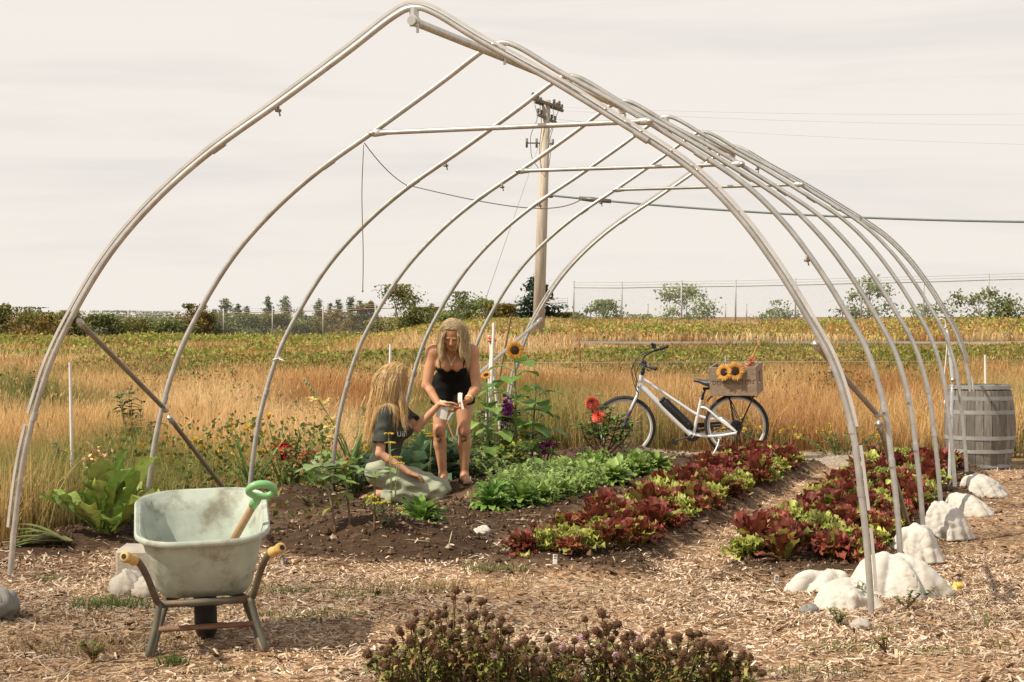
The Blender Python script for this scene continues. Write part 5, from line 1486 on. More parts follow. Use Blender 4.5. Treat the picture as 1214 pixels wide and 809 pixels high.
seedling(1, 600, 575, 'leafy shoot at the left edge', 0, 4, .1) if False else None

# yarrow-like yellow umbels near the kneeling woman
def umbels(px, py, label, n, h_, spread, col=(.62, .46, .07)):
    st, fl, fo = MB(), [], MB()
    for k in range(n):
        fl.append(MB())
        b_ = np.array([rng.uniform(-.03, .03), rng.uniform(-.03, .03), 0]); tp = np.array([rng.uniform(-spread, spread), rng.uniform(-spread, spread), h_ * rng.uniform(.55, 1)])
        st.tube([b_, (b_ + tp) / 2, tp], .0028, 5, (.20, .24, .10))
        for j in range(26):
            a = rng.uniform(0, 6.28); r_ = .045 * math.sqrt(rng.uniform()); fl[-1].ball(tp + np.array([r_ * math.cos(a), r_ * math.sin(a), .012 - 4 * r_ * r_]), .0065, 5, 3, None, np.array(col) * rng.uniform(.8, 1.2))
        for j in range(6): f_ = rng.uniform(.15, .8); leaf(fo, b_ + (tp - b_) * f_, rng.uniform(0, 6.28), .7, -.1, .08, .014, 'lance', .2, 0, 1, 3, 2, (.17, .22, .08))
    p = gpz(px, py); return plant('yarrow_plant', label, 'flower', p, [('stem', st, STEM), ('umbel', fl, PETAL), ('foliage', fo, LEAF)])
umbels(468, 606, 'tall yarrow stem with flat yellow umbels in front of the kneeling woman', 4, .62, .10)
umbels(458, 625, 'short yellow-green umbel plant left of the nearest leafy clump', 6, .20, .12, (.45, .40, .05))
umbels(508, 578, 'yarrow with yellow umbels in front of the cabbages between the women', 3, .55, .06)

# dahlia
p = gpz(722, 541)
t_ = thing('dahlia_plant', 'dahlia plant with two coral red pompon blooms on a soil mound before the bicycle', 'dahlia', (p[0], p[1], p[2] - .02))
st, fo = MB(), MB(); heads = []
for k, (dx, hh) in enumerate(((-.19, .42), (-.12, .60), (-.17, .66), (.02, .52), (.10, .46), (.20, .42), (-.30, .40), (.26, .38), (-.05, .45))):
    b_ = np.array([rng.uniform(-.04, .04) - .08, rng.uniform(-.05, .05), 0]); tp = np.array([dx, rng.uniform(-.12, .12), hh]); md = (b_ + tp) / 2 + np.array([dx * .2, 0, 0])
    st.tube(smooth_path([b_, md, tp], 4), np.linspace(.009, .005, 9), 6, (.17, .07, .05))
    for j in range(36):
        f_ = rng.uniform(.42, 1.0); p_ = b_ * (1 - f_) ** 2 + 2 * md * f_ * (1 - f_) + tp * f_ ** 2 + rng.normal(0, .035, 3)
        c_ = np.array(GRN[int(rng.integers(0, 4))]) * rng.uniform(.7, 1.2); leaf(fo, p_, rng.uniform(0, 6.28), rng.uniform(-.2, .7), rng.uniform(-.8, 0), rng.uniform(.07, .12), .05, 'ovate', .2, .004, 2, 4, 2, c_, c_ * 1.15)
st.build('stem', STEM, t_); fo.build('foliage', LEAF, t_)
for (px, py) in ((702, 478), (709.5, 494)):
    c_ = at(px, py, p[1] - .1) - np.array([p[0], p[1], p[2] - .02]); q = MB()
    for ly in range(6):
        n_ = 8 + ly * 3
        for k in range(n_):
            a = 6.28 * k / n_ + ly; e_ = 1.45 - ly * .33; col_ = np.array([.72, .17, .11]) * rng.uniform(.75, 1.2)
            q2 = MB(); leaf(q2, (.006 * math.cos(a), .006 * math.sin(a), .01 - ly * .002), a, e_, e_ - .5, .058 + .004 * ly, .026, 'spoon', .35, 0, 1, 3, 2, col_ * .7, col_ * 1.2)
            q.merge(q2, rot_to((-.1, -.75, .6)), c_)
    q.build('bloom', PETAL, t_)
    q = MB(); q.tube([c_ + np.array([0, .02, -.02]), c_ + np.array([.03, .05, -.16])], .005, 6, (.17, .09, .05)); q.build('flower_stalk', STEM, t_)

# gladioli
def gladiolus(px, py, label, n, Lf, lean_=0, spike=None, col=None, rz=0, Y=None, wid=.045, ):
    fo, fl, st = MB(), MB(), MB()
    for k in range(n):
        a = (0 if k % 2 else PI) + rng.uniform(-.6, .6) + rz; c_ = np.array([.16, .25, .07]) * rng.uniform(.75, 1.3)
        e0 = math.radians(rng.uniform(66, 86)); leaf(fo, (rng.uniform(-.05, .05), rng.uniform(-.04, .04), 0), a, e0, e0 - rng.uniform(.05, .5), Lf * rng.uniform(.6, 1.1), wid, 'strap', .35, 0, 1, 6, 2, c_ * .9, c_ * 1.15)
    parts = [('foliage', fo, LEAF)]
    if spike is not None:
        tp = np.array(spike); st.tube(smooth_path([(0, 0, 0), tp * np.array([.35, .35, .5]), tp], 5), np.linspace(.009, .004, 11), 6, (.22, .28, .10))
        for k in range(8):
            f_ = .45 + .4 * k / 8; p_ = tp * np.array([f_ ** 1.4, f_ ** 1.4, f_]) + rng.normal(0, .022, 3); s_ = 1.7 - f_ * .9
            for j in range(5): a = j * 1.256 + k; c_ = np.array(col) * rng.uniform(.75, 1.2); leaf(fl, p_, a, rng.uniform(.1, .9), rng.uniform(-.5, .3), .075 * s_, .055 * s_, 'fan', .2, .008, 2, 3, 3, c_ * .8, c_ * 1.1)
        for k in range(8): f_ = .84 + .16 * k / 8; st.ball(tp * np.array([f_ ** 1.4, f_ ** 1.4, f_]) + rng.normal(0, .006, 3), (.009, .009, .02), 6, 4, None, (.24, .30, .12))
        parts += [('stem', st, STEM), ('florets', fl, PETAL)]
    p = gpz(px, py) if Y is None else onground((at(px, py, Y)[0], Y, 0))
    return plant('gladiolus', label, 'gladiolus', p, parts)
gladiolus(342, 575, 'red gladiolus with sword leaves on the dark soil bank', 14, .62, spike=(-.06, 0, .62), col=(.55, .02, .035), Y=17.2)
gladiolus(352, 0, 'second smaller red gladiolus spike leaning right beside the first', 7, .45, spike=(.12, 0, .48), col=(.55, .02, .035), Y=17.3)
gladiolus(424, 0, 'pale yellow gladiolus leaning far to the left behind the seedlings', 7, .70, spike=(-.48, .0, 1.02), col=(.70, .58, .22), rz=.2, Y=18.0)
gladiolus(302, 0, 'clump of sword leaves without bloom by the third hoop foot', 16, .60, Y=16.6)
gladiolus(412, 0, 'upright sword leaf clump just left of the kneeling woman', 12, .58, Y=18.4)
# squash-like leaves between
for k, (px, Y, lb) in enumerate(((372, 17.6, 'big-leaved green squash plant right of the red gladiolus'), (398, 18.0, 'big-leaved green squash plant left of the yellow gladiolus'))):
    world_plant(px, 0, 'squash_plant', lb, 'squash plant', [('foliage', rosette(13, .38, .20, 'heart', 1.35, .7, GRN + LGR, .008, .05, 1.2, .35, 5, (.6, 1.4), None, .2), LEAF)], None, k, 1, Y)

# big dock / horseradish on the left, fallen sword leaves
q = MB(); p = gpz(128, 632)
for k in range(32):
    f_ = k / 31; a = k * 2.4 + rng.uniform(-.3, .3); e0 = math.radians(38 + 50 * f_ + rng.uniform(-9, 9)); c_ = np.array([(.15, .23, .04), (.22, .29, .06), (.11, .18, .035), (.27, .30, .07)][k % 4]) * rng.uniform(.85, 1.2)
    leaf(q, (rng.uniform(-.06, .06), rng.uniform(-.06, .06), 0), a, e0, e0 - rng.uniform(.1, .75), rng.uniform(.34, .62), rng.uniform(.14, .19), 'spoon', .25, .022, 3.6, 12, 6, c_ * .95, c_ * 1.25, stalk=.16, vein=(.30, .36, .14))
qs = MB()
for k in range(3): tp = np.array([rng.uniform(-.15, .0), .05, rng.uniform(.48, .58)]); cards(qs, tp + rng.normal(0, .035, (40, 3)), .035, jitter((.46, .30, .14), 40, .3)); qs.tube([(0, 0, 0), tp], .005, 5, (.25, .18, .08))
plant('dock_plant', 'big upright dock with long crinkled green leaves left of the wheelbarrow', 'dock plant', p, [('foliage', q, LEAF), ('seed_stalk', qs, STEM)])
q = MB(); p = gpz(80, 648)
for k in range(13):
    a = PI + rng.uniform(-.55, .45); c_ = np.array([.20, .28, .09]) * rng.uniform(.75, 1.2); leaf(q, (rng.uniform(-.02, .02), rng.uniform(-.04, .04), .03), a, rng.uniform(.1, .7), rng.uniform(-.5, -.05), rng.uniform(.32, .52), .05, 'strap', .3, 0, 1, 6, 2, (.28, .26, .12), c_)
plant('fallen_gladiolus', 'pulled-up clump of sword leaves lying flat in front of the left hoop', 'gladiolus', p, [('foliage', q, LEAF)])
q = MB(); p = gpz(2, 640)
for k in range(14): a = rng.uniform(-1.6, 1.6); c_ = np.array([.14, .21, .06]) * rng.uniform(.8, 1.2); leaf(q, (rng.uniform(-.05, .05), 0, 0), a, rng.uniform(.9, 1.4), rng.uniform(-.2, .8), rng.uniform(.4, .65), .03, 'strap', .3, 0, 1, 6, 2, c_ * .9, c_ * 1.2)
plant('sword_leaf_clump', 'green sword leaves arching in from the left edge beside the first hoop', 'plant', p, [('foliage', q, LEAF)])
# tomato-like weeds in the grass at the left
bush_plant(95, 17.4, 'dark green bushy weed behind the white stake at the left', .62, .50, 420, [(.06, .11, .03), (.09, .15, .04), (.12, .18, .05)], .10, None, stems=22, shape='lance')
bush_plant(160, 19.5, 'dark feathery weed rising from the grass between the first two hoops', 1.02, .28, 260, [(.05, .10, .03), (.08, .14, .04)], .12, None, stems=12, shape='lance')
bush_plant(60, 18.6, 'olive green weed left of the white stake', .5, .45, 260, [(.13, .19, .05), (.17, .22, .06)], .10, None, stems=18, shape='lance')
bush_plant(15, 30, 'dark green shrub in the grass at the left edge', .95, .8, 520, [(.10, .13, .03), (.14, .16, .03), (.08, .11, .03)], .10, None, stems=34)
bush_plant(440, 24.5, 'green patch of weeds in the grass left of the kneeling woman', .55, .5, 300, [(.15, .20, .05), (.20, .24, .06)], .09, None, stems=20, shape='lance')
bush_plant(500, 22.0, 'leafy weed behind the kneeling woman\'s raised arm', .45, .35, 200, [(.14, .20, .05), (.2, .24, .07)], .08, None, stems=14)
bush_plant(240, 18.4, 'pale weed with many yellow flowers between the second and third hoop', .55, .5, 55, [(.20, .21, .07), (.24, .22, .08)], .06, (.70, .48, .08), .9, .035, stems=26, shape='lance')
bush_plant(295, 19.2, 'tall weed with yellow flowers behind the third hoop', .72, .45, 50, [(.20, .21, .07), (.24, .22, .08)], .06, (.70, .48, .08), .8, .035, stems=24, shape='lance')
bush_plant(905, 24.0, 'green weeds with yellow flowers behind the rear wheel of the bicycle', .42, .55, 260, [(.15, .19, .05), (.2, .24, .07)], .07, (.66, .50, .10), .8, .03, stems=26, shape='lance')
bush_plant(1000, 23.4, 'green weeds behind the middle of the right lettuce bed', .38, .6, 260, [(.15, .2, .05), (.2, .25, .07)], .07, (.66, .50, .10), .6, .03, stems=26, shape='lance')
bush_plant(1205, 22.6, 'low green weeds in the grass right of the barrel', .4, .35, 150, [(.16, .18, .05), (.22, .22, .07)], .07, None, stems=16, shape='lance')
# dandelion clock
q = MB(); tp = np.array([0, 0, .30]); q.tube([(0, 0, 0), (.01, 0, .15), tp], .003, 5, (.22, .25, .1)); q2 = MB(); cards(q2, tp + rng.normal(0, .02, (120, 3)), .014, (.60, .55, .48)); world_plant(205, 0, 'dandelion_clock', 'round grey dandelion clock above the wheelbarrow rim', 'dandelion', [('stem', q, STEM), ('seed_head', q2, PETAL)], None, 0, 1, 13.2)

# ---- dried seed-head plants along the bottom edge
DRY = mat('dry_seed_head', (.095, .047, .020), .9, .35, 60, bump=.5, use_col=True)
def head_mb(r):
    q = MB(); q.ball((0, 0, 0), (r, r, r * .85), 9, 7, None, (1, 1, 1), .12)
    for k in range(46):
        d_ = rng.normal(size=3); d_ /= np.linalg.norm(d_); q.tube([d_ * r * .7, d_ * r * 1.22], [r * .16, r * .07], 4, np.ones(3) * rng.uniform(.6, 2.2))
    return q
HEADS = [head_mb(r).build('seed_head', DRY) for r in (.0135, .0155, .0175)]
hp = [h for h in HEADS]
def dried_plant(x, y, label, n, spread, h_, green=.25, pink=0, group=None):
    p = np.array([x, y, G(x, y) - .01]); t_ = thing('dried_flower_plant', label, 'dried flower plant', p, 0, group)
    st, fo, pk = MB(), MB(), []
    for k in range(n):
        a = rng.uniform(0, 6.28); r_ = spread * math.sqrt(rng.uniform()); hh = h_ * (1 - .4 * (r_ / spread) ** 2) * rng.uniform(.55, 1.08)
        b_ = np.array([math.cos(a) * r_ * .4, math.sin(a) * r_ * .4, 0]); tp = np.array([math.cos(a) * r_, math.sin(a) * r_, hh])
        md = (b_ + tp) / 2 + np.array([rng.uniform(-.02, .02), rng.uniform(-.02, .02), .03]); c_ = np.array([.17, .10, .05]) if rng.uniform() > .4 else np.array([.20, .22, .08])
        st.tube([b_, md, tp], [.0035, .003, .0022], 4, c_, cap=False)
        if k < 70:
            src = hp[int(rng.integers(0, 3))]
            o = src if not src.get('used') else src.copy()
            if src.get('used'): C.objects.link(o)
            src['used'] = 1
            o.parent = t_; o.location = tp; o.rotation_euler = (rng.uniform(0, 6), rng.uniform(0, 6), 0); s_ = rng.uniform(.75, 1.25); o.scale = (s_, s_, s_)
        for j in range(8):
            f_ = rng.uniform(.15, .95); c2 = np.array([(.28, .30, .08), (.20, .24, .06), (.36, .29, .09), (.28, .17, .07)][int(rng.integers(0, 4))]) * rng.uniform(.7, 1.2)
            leaf(fo, b_ + (tp - b_) * f_, rng.uniform(0, 6.28), rng.uniform(-.3, .9), rng.uniform(-1.2, 0), rng.uniform(.03, .07), .02, 'lance', .25, .003, 2, 4, 2, c2, c2 * 1.1)
        if rng.uniform() < pink:
            p_ = tp + rng.normal(0, .03, 3); pk.append(MB()); cards(pk[-1], p_ + rng.normal(0, .009, (16, 3)), .018, jitter((.50, .30, .36), 16, .3))
    st.build('stem', STEM, t_); fo.build('foliage', LEAF, t_)
    for one in pk: one.build('pink_flower', PETAL, t_)
for (px, topy, Y, n, s_, pk, lb) in ((470, 757, 8.75, 24, .13, 0, 'low dried brown seed-head plant at the left end of the foreground clump'), (505, 728, 8.7, 44, .17, 0, 'dense dried dark brown seed-head plant, left part of the foreground clump'), (548, 708, 8.75, 52, .17, 0, 'tallest dried dark brown seed-head plant in the foreground'), (590, 728, 8.65, 46, .17, .05, 'dried dark seed-head plant right of the tallest one in the foreground'),
                                   (632, 752, 8.7, 30, .16, .3, 'dried seed-head plant with a few pink blooms in the foreground middle'), (672, 760, 8.65, 26, .15, .5, 'dried plant with most pink blooms at the centre of the bottom edge'), (716, 728, 8.75, 26, .14, .25, 'airy dried plant with tall thin stems right of the pink blooms'), (758, 742, 8.7, 38, .16, .05, 'dried brown seed-head plant, right of centre at the bottom edge'), (800, 748, 8.65, 40, .16, 0, 'dried brown seed-head plant in the right part of the foreground clump'), (842, 750, 8.7, 34, .14, 0, 'dried brown seed-head plant, second from the right end of the foreground clump'), (872, 772, 8.65, 22, .11, 0, 'small dried seed-head plant at the right end of the foreground clump')):
    x = at(px, 700, Y)[0]; h_ = at(px, topy, Y)[2]
    dried_plant(x, Y, lb, int(n * .8), s_ * 1.05, h_ * 1.02, pink=pk)
for s_ in HEADS:
    if s_.get('used'): del s_['used']
for o in list(C.objects):
    if o.get('used') is not None: del o['used']

# ---- grass tufts and small weeds on the paths
def tuft(px, py, label, n, h_, r_, col, group=None, tipc=None, lean_=.8):
    q = MB(); a = rng.uniform(0, 6.28, n); rr_ = r_ * np.sqrt(rng.uniform(size=n)); P = np.stack([rr_ * np.cos(a) * 1.4, rr_ * np.sin(a) * .7, np.zeros(n)], 1)
    blades(q, P, rng.uniform(.5, 1.1, n) * h_, rng.uniform(.003, .006, n), rng.uniform(.2, lean_, n), jitter(col, n, .3), None if tipc is None else np.array(tipc))
    p = gpz(px, py); big_ = r_ >= .14 or n > 150; o = q.build('grass_patch' if big_ else 'grass_tuft', LEAF, smooth=False); o.location = p; return tag(o, label, 'grass', group, 'stuff' if big_ else None)
GT = (.10, .17, .035)
tuft(130, 722, 'wide dark green grass tuft below the concrete block', 260, .09, .17, GT)
tuft(205, 790, 'green grass tuft at the left foot of the wheelbarrow', 90, .07, .07, GT)
tuft(368, 732, 'flat green grass patch right of the wheelbarrow', 220, .05, .22, (.13, .18, .05))
tuft(330, 702, 'green grass patch at the edge of the chips right of the barrow grip', 160, .05, .16, (.14, .19, .05))
tuft(425, 708, 'sparse green grass patch left of the centre of the path', 130, .05, .15, (.15, .19, .05))
tuft(590, 676, 'green grass patch at the corner of the middle lettuce bed', 200, .06, .16, (.17, .22, .08))
tuft(480, 700, 'thin dry grass patch in the middle of the path', 200, .08, .25, (.36, .28, .12))
tuft(560, 700, 'thin dry grass wisps in front of the middle lettuce bed', 180, .09, .25, (.40, .30, .14))
tuft(90, 770, 'matted dry straw lying at the lower left', 420, .07, .36, (.34, .23, .11), lean_=1.6)
tuft(185, 762, 'matted dry straw left of the wheelbarrow feet', 260, .05, .25, (.34, .24, .12), lean_=1.6)
tuft(40, 735, 'dark matted dry grass next to the rock at the left edge', 360, .06, .30, (.22, .15, .075), lean_=1.6)
tuft(1003, 772, 'yellow-green grass patch below the front right hoop', 160, .05, .16, (.24, .27, .08))
tuft(1110, 775, 'small yellow-green grass patch at the lower right', 110, .04, .14, (.22, .25, .08))
tuft(960, 800, 'pale green grass patch at the bottom edge right of the dried plants', 150, .05, .2, (.22, .24, .09))
tuft(1165, 745, 'thin upright green grass blades at the right', 14, .16, .05, (.20, .25, .08))
tuft(1190, 770, 'sparse weed blades near the lower right corner', 14, .10, .05, (.20, .23, .08))
tuft(60, 690, 'small green weed by the left hoop foot', 60, .06, .08, (.14, .2, .05))
tuft(275, 797, 'brown-green moss tuft in front of the wheelbarrow', 150, .04, .12, (.20, .16, .05), lean_=1.4)
tuft(640, 640, 'dry grass wisp left of the middle lettuce bed', 60, .14, .06, (.36, .30, .12))
def weed(px, py, label, h_, n, col, stemc=(.25, .12, .07), name='small_weed'):
    st, fo = MB(), MB()
    for k in range(n):
        tp = np.array([rng.uniform(-.08, .08), rng.uniform(-.05, .05), h_ * rng.uniform(.6, 1)]); st.tube([(0, 0, 0), tp * .5 + np.array([0, 0, .01]), tp], .003, 5, stemc)
        for j in range(12): f_ = rng.uniform(.2, 1); c_ = np.array(col) * rng.uniform(.7, 1.3); leaf(fo, tp * f_, rng.uniform(0, 6.28), .8, -.2, .035, .016, 'ovate', .2, 0, 1, 3, 2, c_)
    return plant(name, label, 'weed', gpz(px, py), [('stem', st, STEM), ('foliage', fo, LEAF)])
weed(1075, 722, 'small red-stemmed weed in front of the big white sack', .10, 5, (.15, .22, .05))
weed(1095, 710, 'small green sprig at the right corner of the big white sack', .08, 3, (.18, .26, .06))
weed(1020, 722, 'green weed squeezed between the front right hoop and its sack', .16, 8, (.15, .21, .06), (.2, .22, .08))
weed(1050, 775, 'sprawling weed below the front right hoop', .12, 5, (.24, .24, .06))
weed(110, 785, 'weed with reddish upright stalks at the lower left', .10, 9, (.16, .22, .05), (.36, .18, .07))
weed(995, 742, 'small green weed below the limp white sack', .10, 5, (.20, .25, .09), (.2, .22, .08))
weed(432, 603, 'small green sprout on the soil left of the kneeling woman\'s feet', .09, 4, (.15, .2, .05))
weed(365, 600, 'small sprout with olive leaves on the dark soil bank', .08, 5, (.16, .19, .06))
# ================================================================== people
def skin_mat(name):
    if name in MATS: return MATS[name]
    m, t, N, L, b = nt(name)
    a = N.new('ShaderNodeAttribute'); a.attribute_name = 'Col'
    tc = N.new('ShaderNodeTexCoord'); nz = N.new('ShaderNodeTexNoise'); nz.inputs['Scale'].default_value = 14; nz.inputs['Detail'].default_value = 5; L.new(tc.outputs['Object'], nz.inputs['Vector'])
    mr = N.new('ShaderNodeMapRange'); L.new(nz.outputs['Fac'], mr.inputs['Value']); mr.inputs['From Min'].default_value = .3; mr.inputs['From Max'].default_value = .7; mr.inputs['To Min'].default_value = .88; mr.inputs['To Max'].default_value = 1.1
    vm = N.new('ShaderNodeVectorMath'); vm.operation = 'SCALE'; L.new(a.outputs['Color'], vm.inputs[0]); L.new(mr.outputs[0], vm.inputs['Scale']); L.new(vm.outputs[0], b.inputs['Base Color'])
    b.inputs['Roughness'].default_value = .48; b.inputs['Specular IOR Level'].default_value = .35
    b.inputs['Subsurface Weight'].default_value = .12; b.inputs['Subsurface Radius'].default_value = (.012, .005, .003); b.inputs['Subsurface Scale'].default_value = 1.0
    MATS[name] = m; return m
SKIN = skin_mat('skin')
def nrm3(v): v = np.asarray(v, float); return v / np.linalg.norm(v)
def head_frame(face, up):
    f = nrm3(face); u = np.asarray(up, float); u = nrm3(u - f * (u @ f)); r = np.cross(f, u)   # right-hand side seen from behind the face
    return np.stack([r, f, u], 1)
def add_head(S, c, R, s=1.0):
    T = lambda x, y, z: c + R @ (np.array([x, y, z]) * s)
    E = lambda p, r, k=.012, RR=None: S.ell(T(*p), np.array(r) * s, R if RR is None else RR, k)
    E((0, -.012, .032), (.076, .094, .088), .02)            # cranium
    E((0, .030, -.035), (.060, .060, .078), .03)            # face mass
    E((0, .050, -.088), (.036, .036, .030), .022)           # chin and jaw
    for sx in (-1, 1):
        E((sx * .040, .025, -.062), (.026, .042, .034), .02)
        E((sx * .038, .064, -.022), (.024, .018, .018), .014)   # cheekbone
        S.cut(T(sx * .030, .092, .006), np.array((.017, .012, .010)) * s, R, .012)   # eye hollow
        E((sx * .030, .074, .004), (.0125, .0125, .0115), .002)  # eyeball under the lids
        E((sx * .028, .084, .020), (.022, .008, .006), .01)     # brow ridge
        E((sx * .076, -.008, -.012), (.007, .020, .030), .006)  # ear
        E((sx * .010, .096, -.028), (.009, .010, .008), .008)   # nostril wing
    S.limb(T(0, .086, .010), T(0, .106, -.022), .0085 * s, .0115 * s, .010)   # nose
    E((0, .090, -.052), (.022, .008, .0055), .005); E((0, .089, -.062), (.018, .0085, .006), .005)   # lips
    S.cut(T(0, .100, -.0572), np.array((.022, .010, .0016)) * s, R, .003)
def head_cols(V, c, R, skin, s=1.0, brow=(.20, .13, .07), lip=(.40, .14, .10)):
    l = (V - c) @ R / s
    col = np.tile(np.asarray(skin, float), (len(V), 1))
    def blend(mask, cc): nonlocal col; col = col + (np.asarray(cc) - col) * np.clip(mask, 0, 1)[:, None]
    def g(p, r): return np.exp(-(((l - np.array(p)) / np.array(r)) ** 2).sum(1))
    for sx in (-1, 1):
        blend(.45 * g((sx * .042, .07, -.030), (.024, .03, .022)), (.58, .20, .13))
        blend(.85 * g((sx * .029, .088, .022), (.020, .02, .005)), brow)
        blend(.95 * g((sx * .030, .088, .003), (.0125, .02, .0055)), (.07, .045, .03))
        blend(.5 * g((sx * .030, .088, -.002), (.016, .02, .010)), np.asarray(skin) * .62)
    blend(.35 * g((0, .11, -.022), (.014, .02, .014)), (.58, .20, .13))
    blend(.95 * g((0, .098, -.057), (.020, .02, .0085)), lip)
    blend(.9 * g((0, .10, -.0572), (.018, .02, .0022)), (.14, .04, .03))
    return col
def add_hand(S, w, fd, pn, td, curl=(.5, .6, .6, .7), s=1.0, thumb=.5, spread=.06):
    """w wrist, fd finger direction, pn palm normal (the way the fingers curl), td towards the thumb side"""
    fd = nrm3(fd); pn = np.asarray(pn, float); pn = nrm3(pn - fd * (pn @ fd)); ac = np.cross(fd, pn); ac = ac if ac @ np.asarray(td) > 0 else -ac
    P = lambda a, b_, c_: w + (fd * a + ac * b_ + pn * c_) * s
    RR = np.stack([ac, pn, fd], 1)
    S.ell(P(.048, 0, 0), np.array((.040, .0145, .052)) * s, RR, .014)
    S.limb(w, P(.035, 0, 0), .024 * s, .022 * s, .014, (pn, .72))
    S.ell(P(.030, .026, .006), np.array((.017, .015, .030)) * s, RR, .01)
    tips = []
    for k, (off, ln, rd) in enumerate(((.030, .078, .0088), (.010, .086, .0090), (-.010, .080, .0086), (-.029, .062, .0076))):
        b0 = P(.088 - .006 * abs(k - 1), off, 0); ang = curl[k] * .55; yaw_ = off / .03 * spread
        d = fd * math.cos(ang) + pn * math.sin(ang) + ac * yaw_; p0 = b0 - fd * .02 * s
        S.limb(p0, b0, rd * 1.05 * s, rd * 1.05 * s, .006)
        for j, fr in enumerate((.45, .30, .25)):
            d = nrm3(d); p1 = b0 + d * ln * fr * s; S.limb(b0, p1, rd * (1 - .09 * j) * s, rd * (.94 - .10 * j) * s, .0035); b0 = p1
            ang += curl[k] * (.75, .6, .5)[j]; d = fd * math.cos(ang) + pn * math.sin(ang) + ac * yaw_ * .5
        tips.append(b0)
    t0 = P(.018, .026, .004); t1 = P(.048, .052, .012 + .014 * thumb); t2 = P(.072, .060 - .016 * thumb, .016 + .026 * thumb); t3 = P(.094, .056 - .030 * thumb, .016 + .034 * thumb)
    S.limb(t0, t1, .0125 * s, .0115 * s, .008); S.limb(t1, t2, .0108 * s, .0098 * s, .004); S.limb(t2, t3, .0095 * s, .0075 * s, .004)
    return tips, P

def hair_mb(c, R, rad, prims, n, length, col, col2, seed=1, out=.35, back=(0, 0, 0), r0=.0028, front_limit=.40, off=.004, wave=.06, part=0.0, tail=None, shorten=None, front_out=0.0, front_back=0.0):
    """locks of hair: start on the scalp, flow off the parting, then hang under gravity and slide over head, neck and shoulders"""
    r_ = np.random.default_rng(seed); q = MB()
    d = r_.normal(size=(n * 5, 3)); d /= np.linalg.norm(d, axis=1)[:, None]
    ok = (d[:, 2] > -.50) & ~((d[:, 1] > front_limit) & (d[:, 2] < .62)) & ~((d[:, 1] > -.02) & (d[:, 2] < .05))
    d = d[ok][:n]; n = len(d)
    P = c + (d * np.asarray(rad) * 1.03) @ R.T
    side = np.where(d[:, 0] - part + r_.normal(0, .05, n) > 0, 1.0, -1.0)
    right, fdir, up = R[:, 0], R[:, 1], R[:, 2]
    vel = side[:, None] * right * (out + front_out * np.clip(d[:, 1:2] + .1, 0, 1)) + np.asarray(back) - fdir * np.clip(d[:, 1:2], 0, 1) * front_back - up * .15 + r_.normal(0, .07, (n, 3))
    L_ = length * np.clip(r_.normal(.86, .13, n), .45, 1.1)
    if shorten is not None: L_ = L_ * shorten(d)
    steps = 26; st = L_ / steps
    cl_ = r_.normal(size=(90, 3)); cid = np.argmax(d @ (cl_ / np.linalg.norm(cl_, axis=1)[:, None]).T, axis=1)
    w0 = r_.uniform(0, 6.28, 90)[cid] + r_.normal(0, .35, n); wf = r_.uniform(5, 10, 90)[cid]; wa = wave * r_.uniform(.4, 1.5, n)
    pts = [P.copy()]
    def sd(X):
        D = np.full(len(X), 9.0)
        for p_ in prims: D = np.minimum(D, SDF.dist(p_, X))
        return D
    lay = off + r_.uniform(0, .010, n)
    for i in range(steps):
        g = min(1, .15 + i * .11)
        vel = vel * (1 - .40 * g) + np.array([0, 0, -1.0]) * (.6 * g)
        if tail is not None: vel = vel + tail(d, P) * (.30 * g)
        vel = vel / (np.linalg.norm(vel, axis=1)[:, None] + 1e-9)
        am = (wa * (.3 + 2.2 * i / steps))[:, None]
        ph = w0 + wf * i / steps * 2.4
        vv = vel + np.sin(ph)[:, None] * am * right + np.cos(ph * .8 + 1)[:, None] * am * fdir
        P = P + vv * st[:, None]
        for _ in range(2):
            D = sd(P) - lay
            e = 1e-3
            Gd = np.stack([sd(P + np.eye(3)[k] * e) - lay - D for k in range(3)], 1) / e
            Gd /= np.linalg.norm(Gd, axis=1)[:, None] + 1e-9
            P = P + Gd * np.clip(-D, 0, .03)[:, None]
        pts.append(P.copy())
    pts = np.stack(pts, 1)
    # neighbouring locks draw together towards their ends
    for k in range(90):
        m_ = cid == k
        if m_.sum() > 2:
            mean = pts[m_].mean(0); wgt = (np.linspace(0, 1, steps + 1) ** 1.6 * .22)[None, :, None]
            pts[m_] = pts[m_] * (1 - wgt) + mean[None] * wgt
    mix = np.clip(r_.normal(.45, .2, n) + r_.normal(0, .20, 90)[cid], 0, 1)[:, None]
    C_ = np.asarray(col) * (1 - mix) + np.asarray(col2) * mix; C_ = C_ * r_.uniform(.85, 1.12, (n, 1))
    prof = np.concatenate([np.linspace(.8, 1, 8), np.linspace(1, .18, steps + 1 - 8)])
    for k in range(n):
        rr_ = r0 * r_.uniform(.6, 1.35) * prof
        cc = C_[k] * np.linspace(.80, 1.15, steps + 1)[:, None]
        q.tube(pts[k], rr_, 3, np.clip(cc, 0, 1), cap=False)
    return q
HAIR = leaf_mat('hair_mat', trans=.12, rough=.42, spec=.45, var=.12, scale=40)
def garment_mat(name, col, var=.12, rough=.85, scale=12, bump=.2, dirt=None):
    return mat(name, col, rough, var, scale, bump=bump, bscale=60, dirt=dirt, dirt_amt=.35, spec=.2)

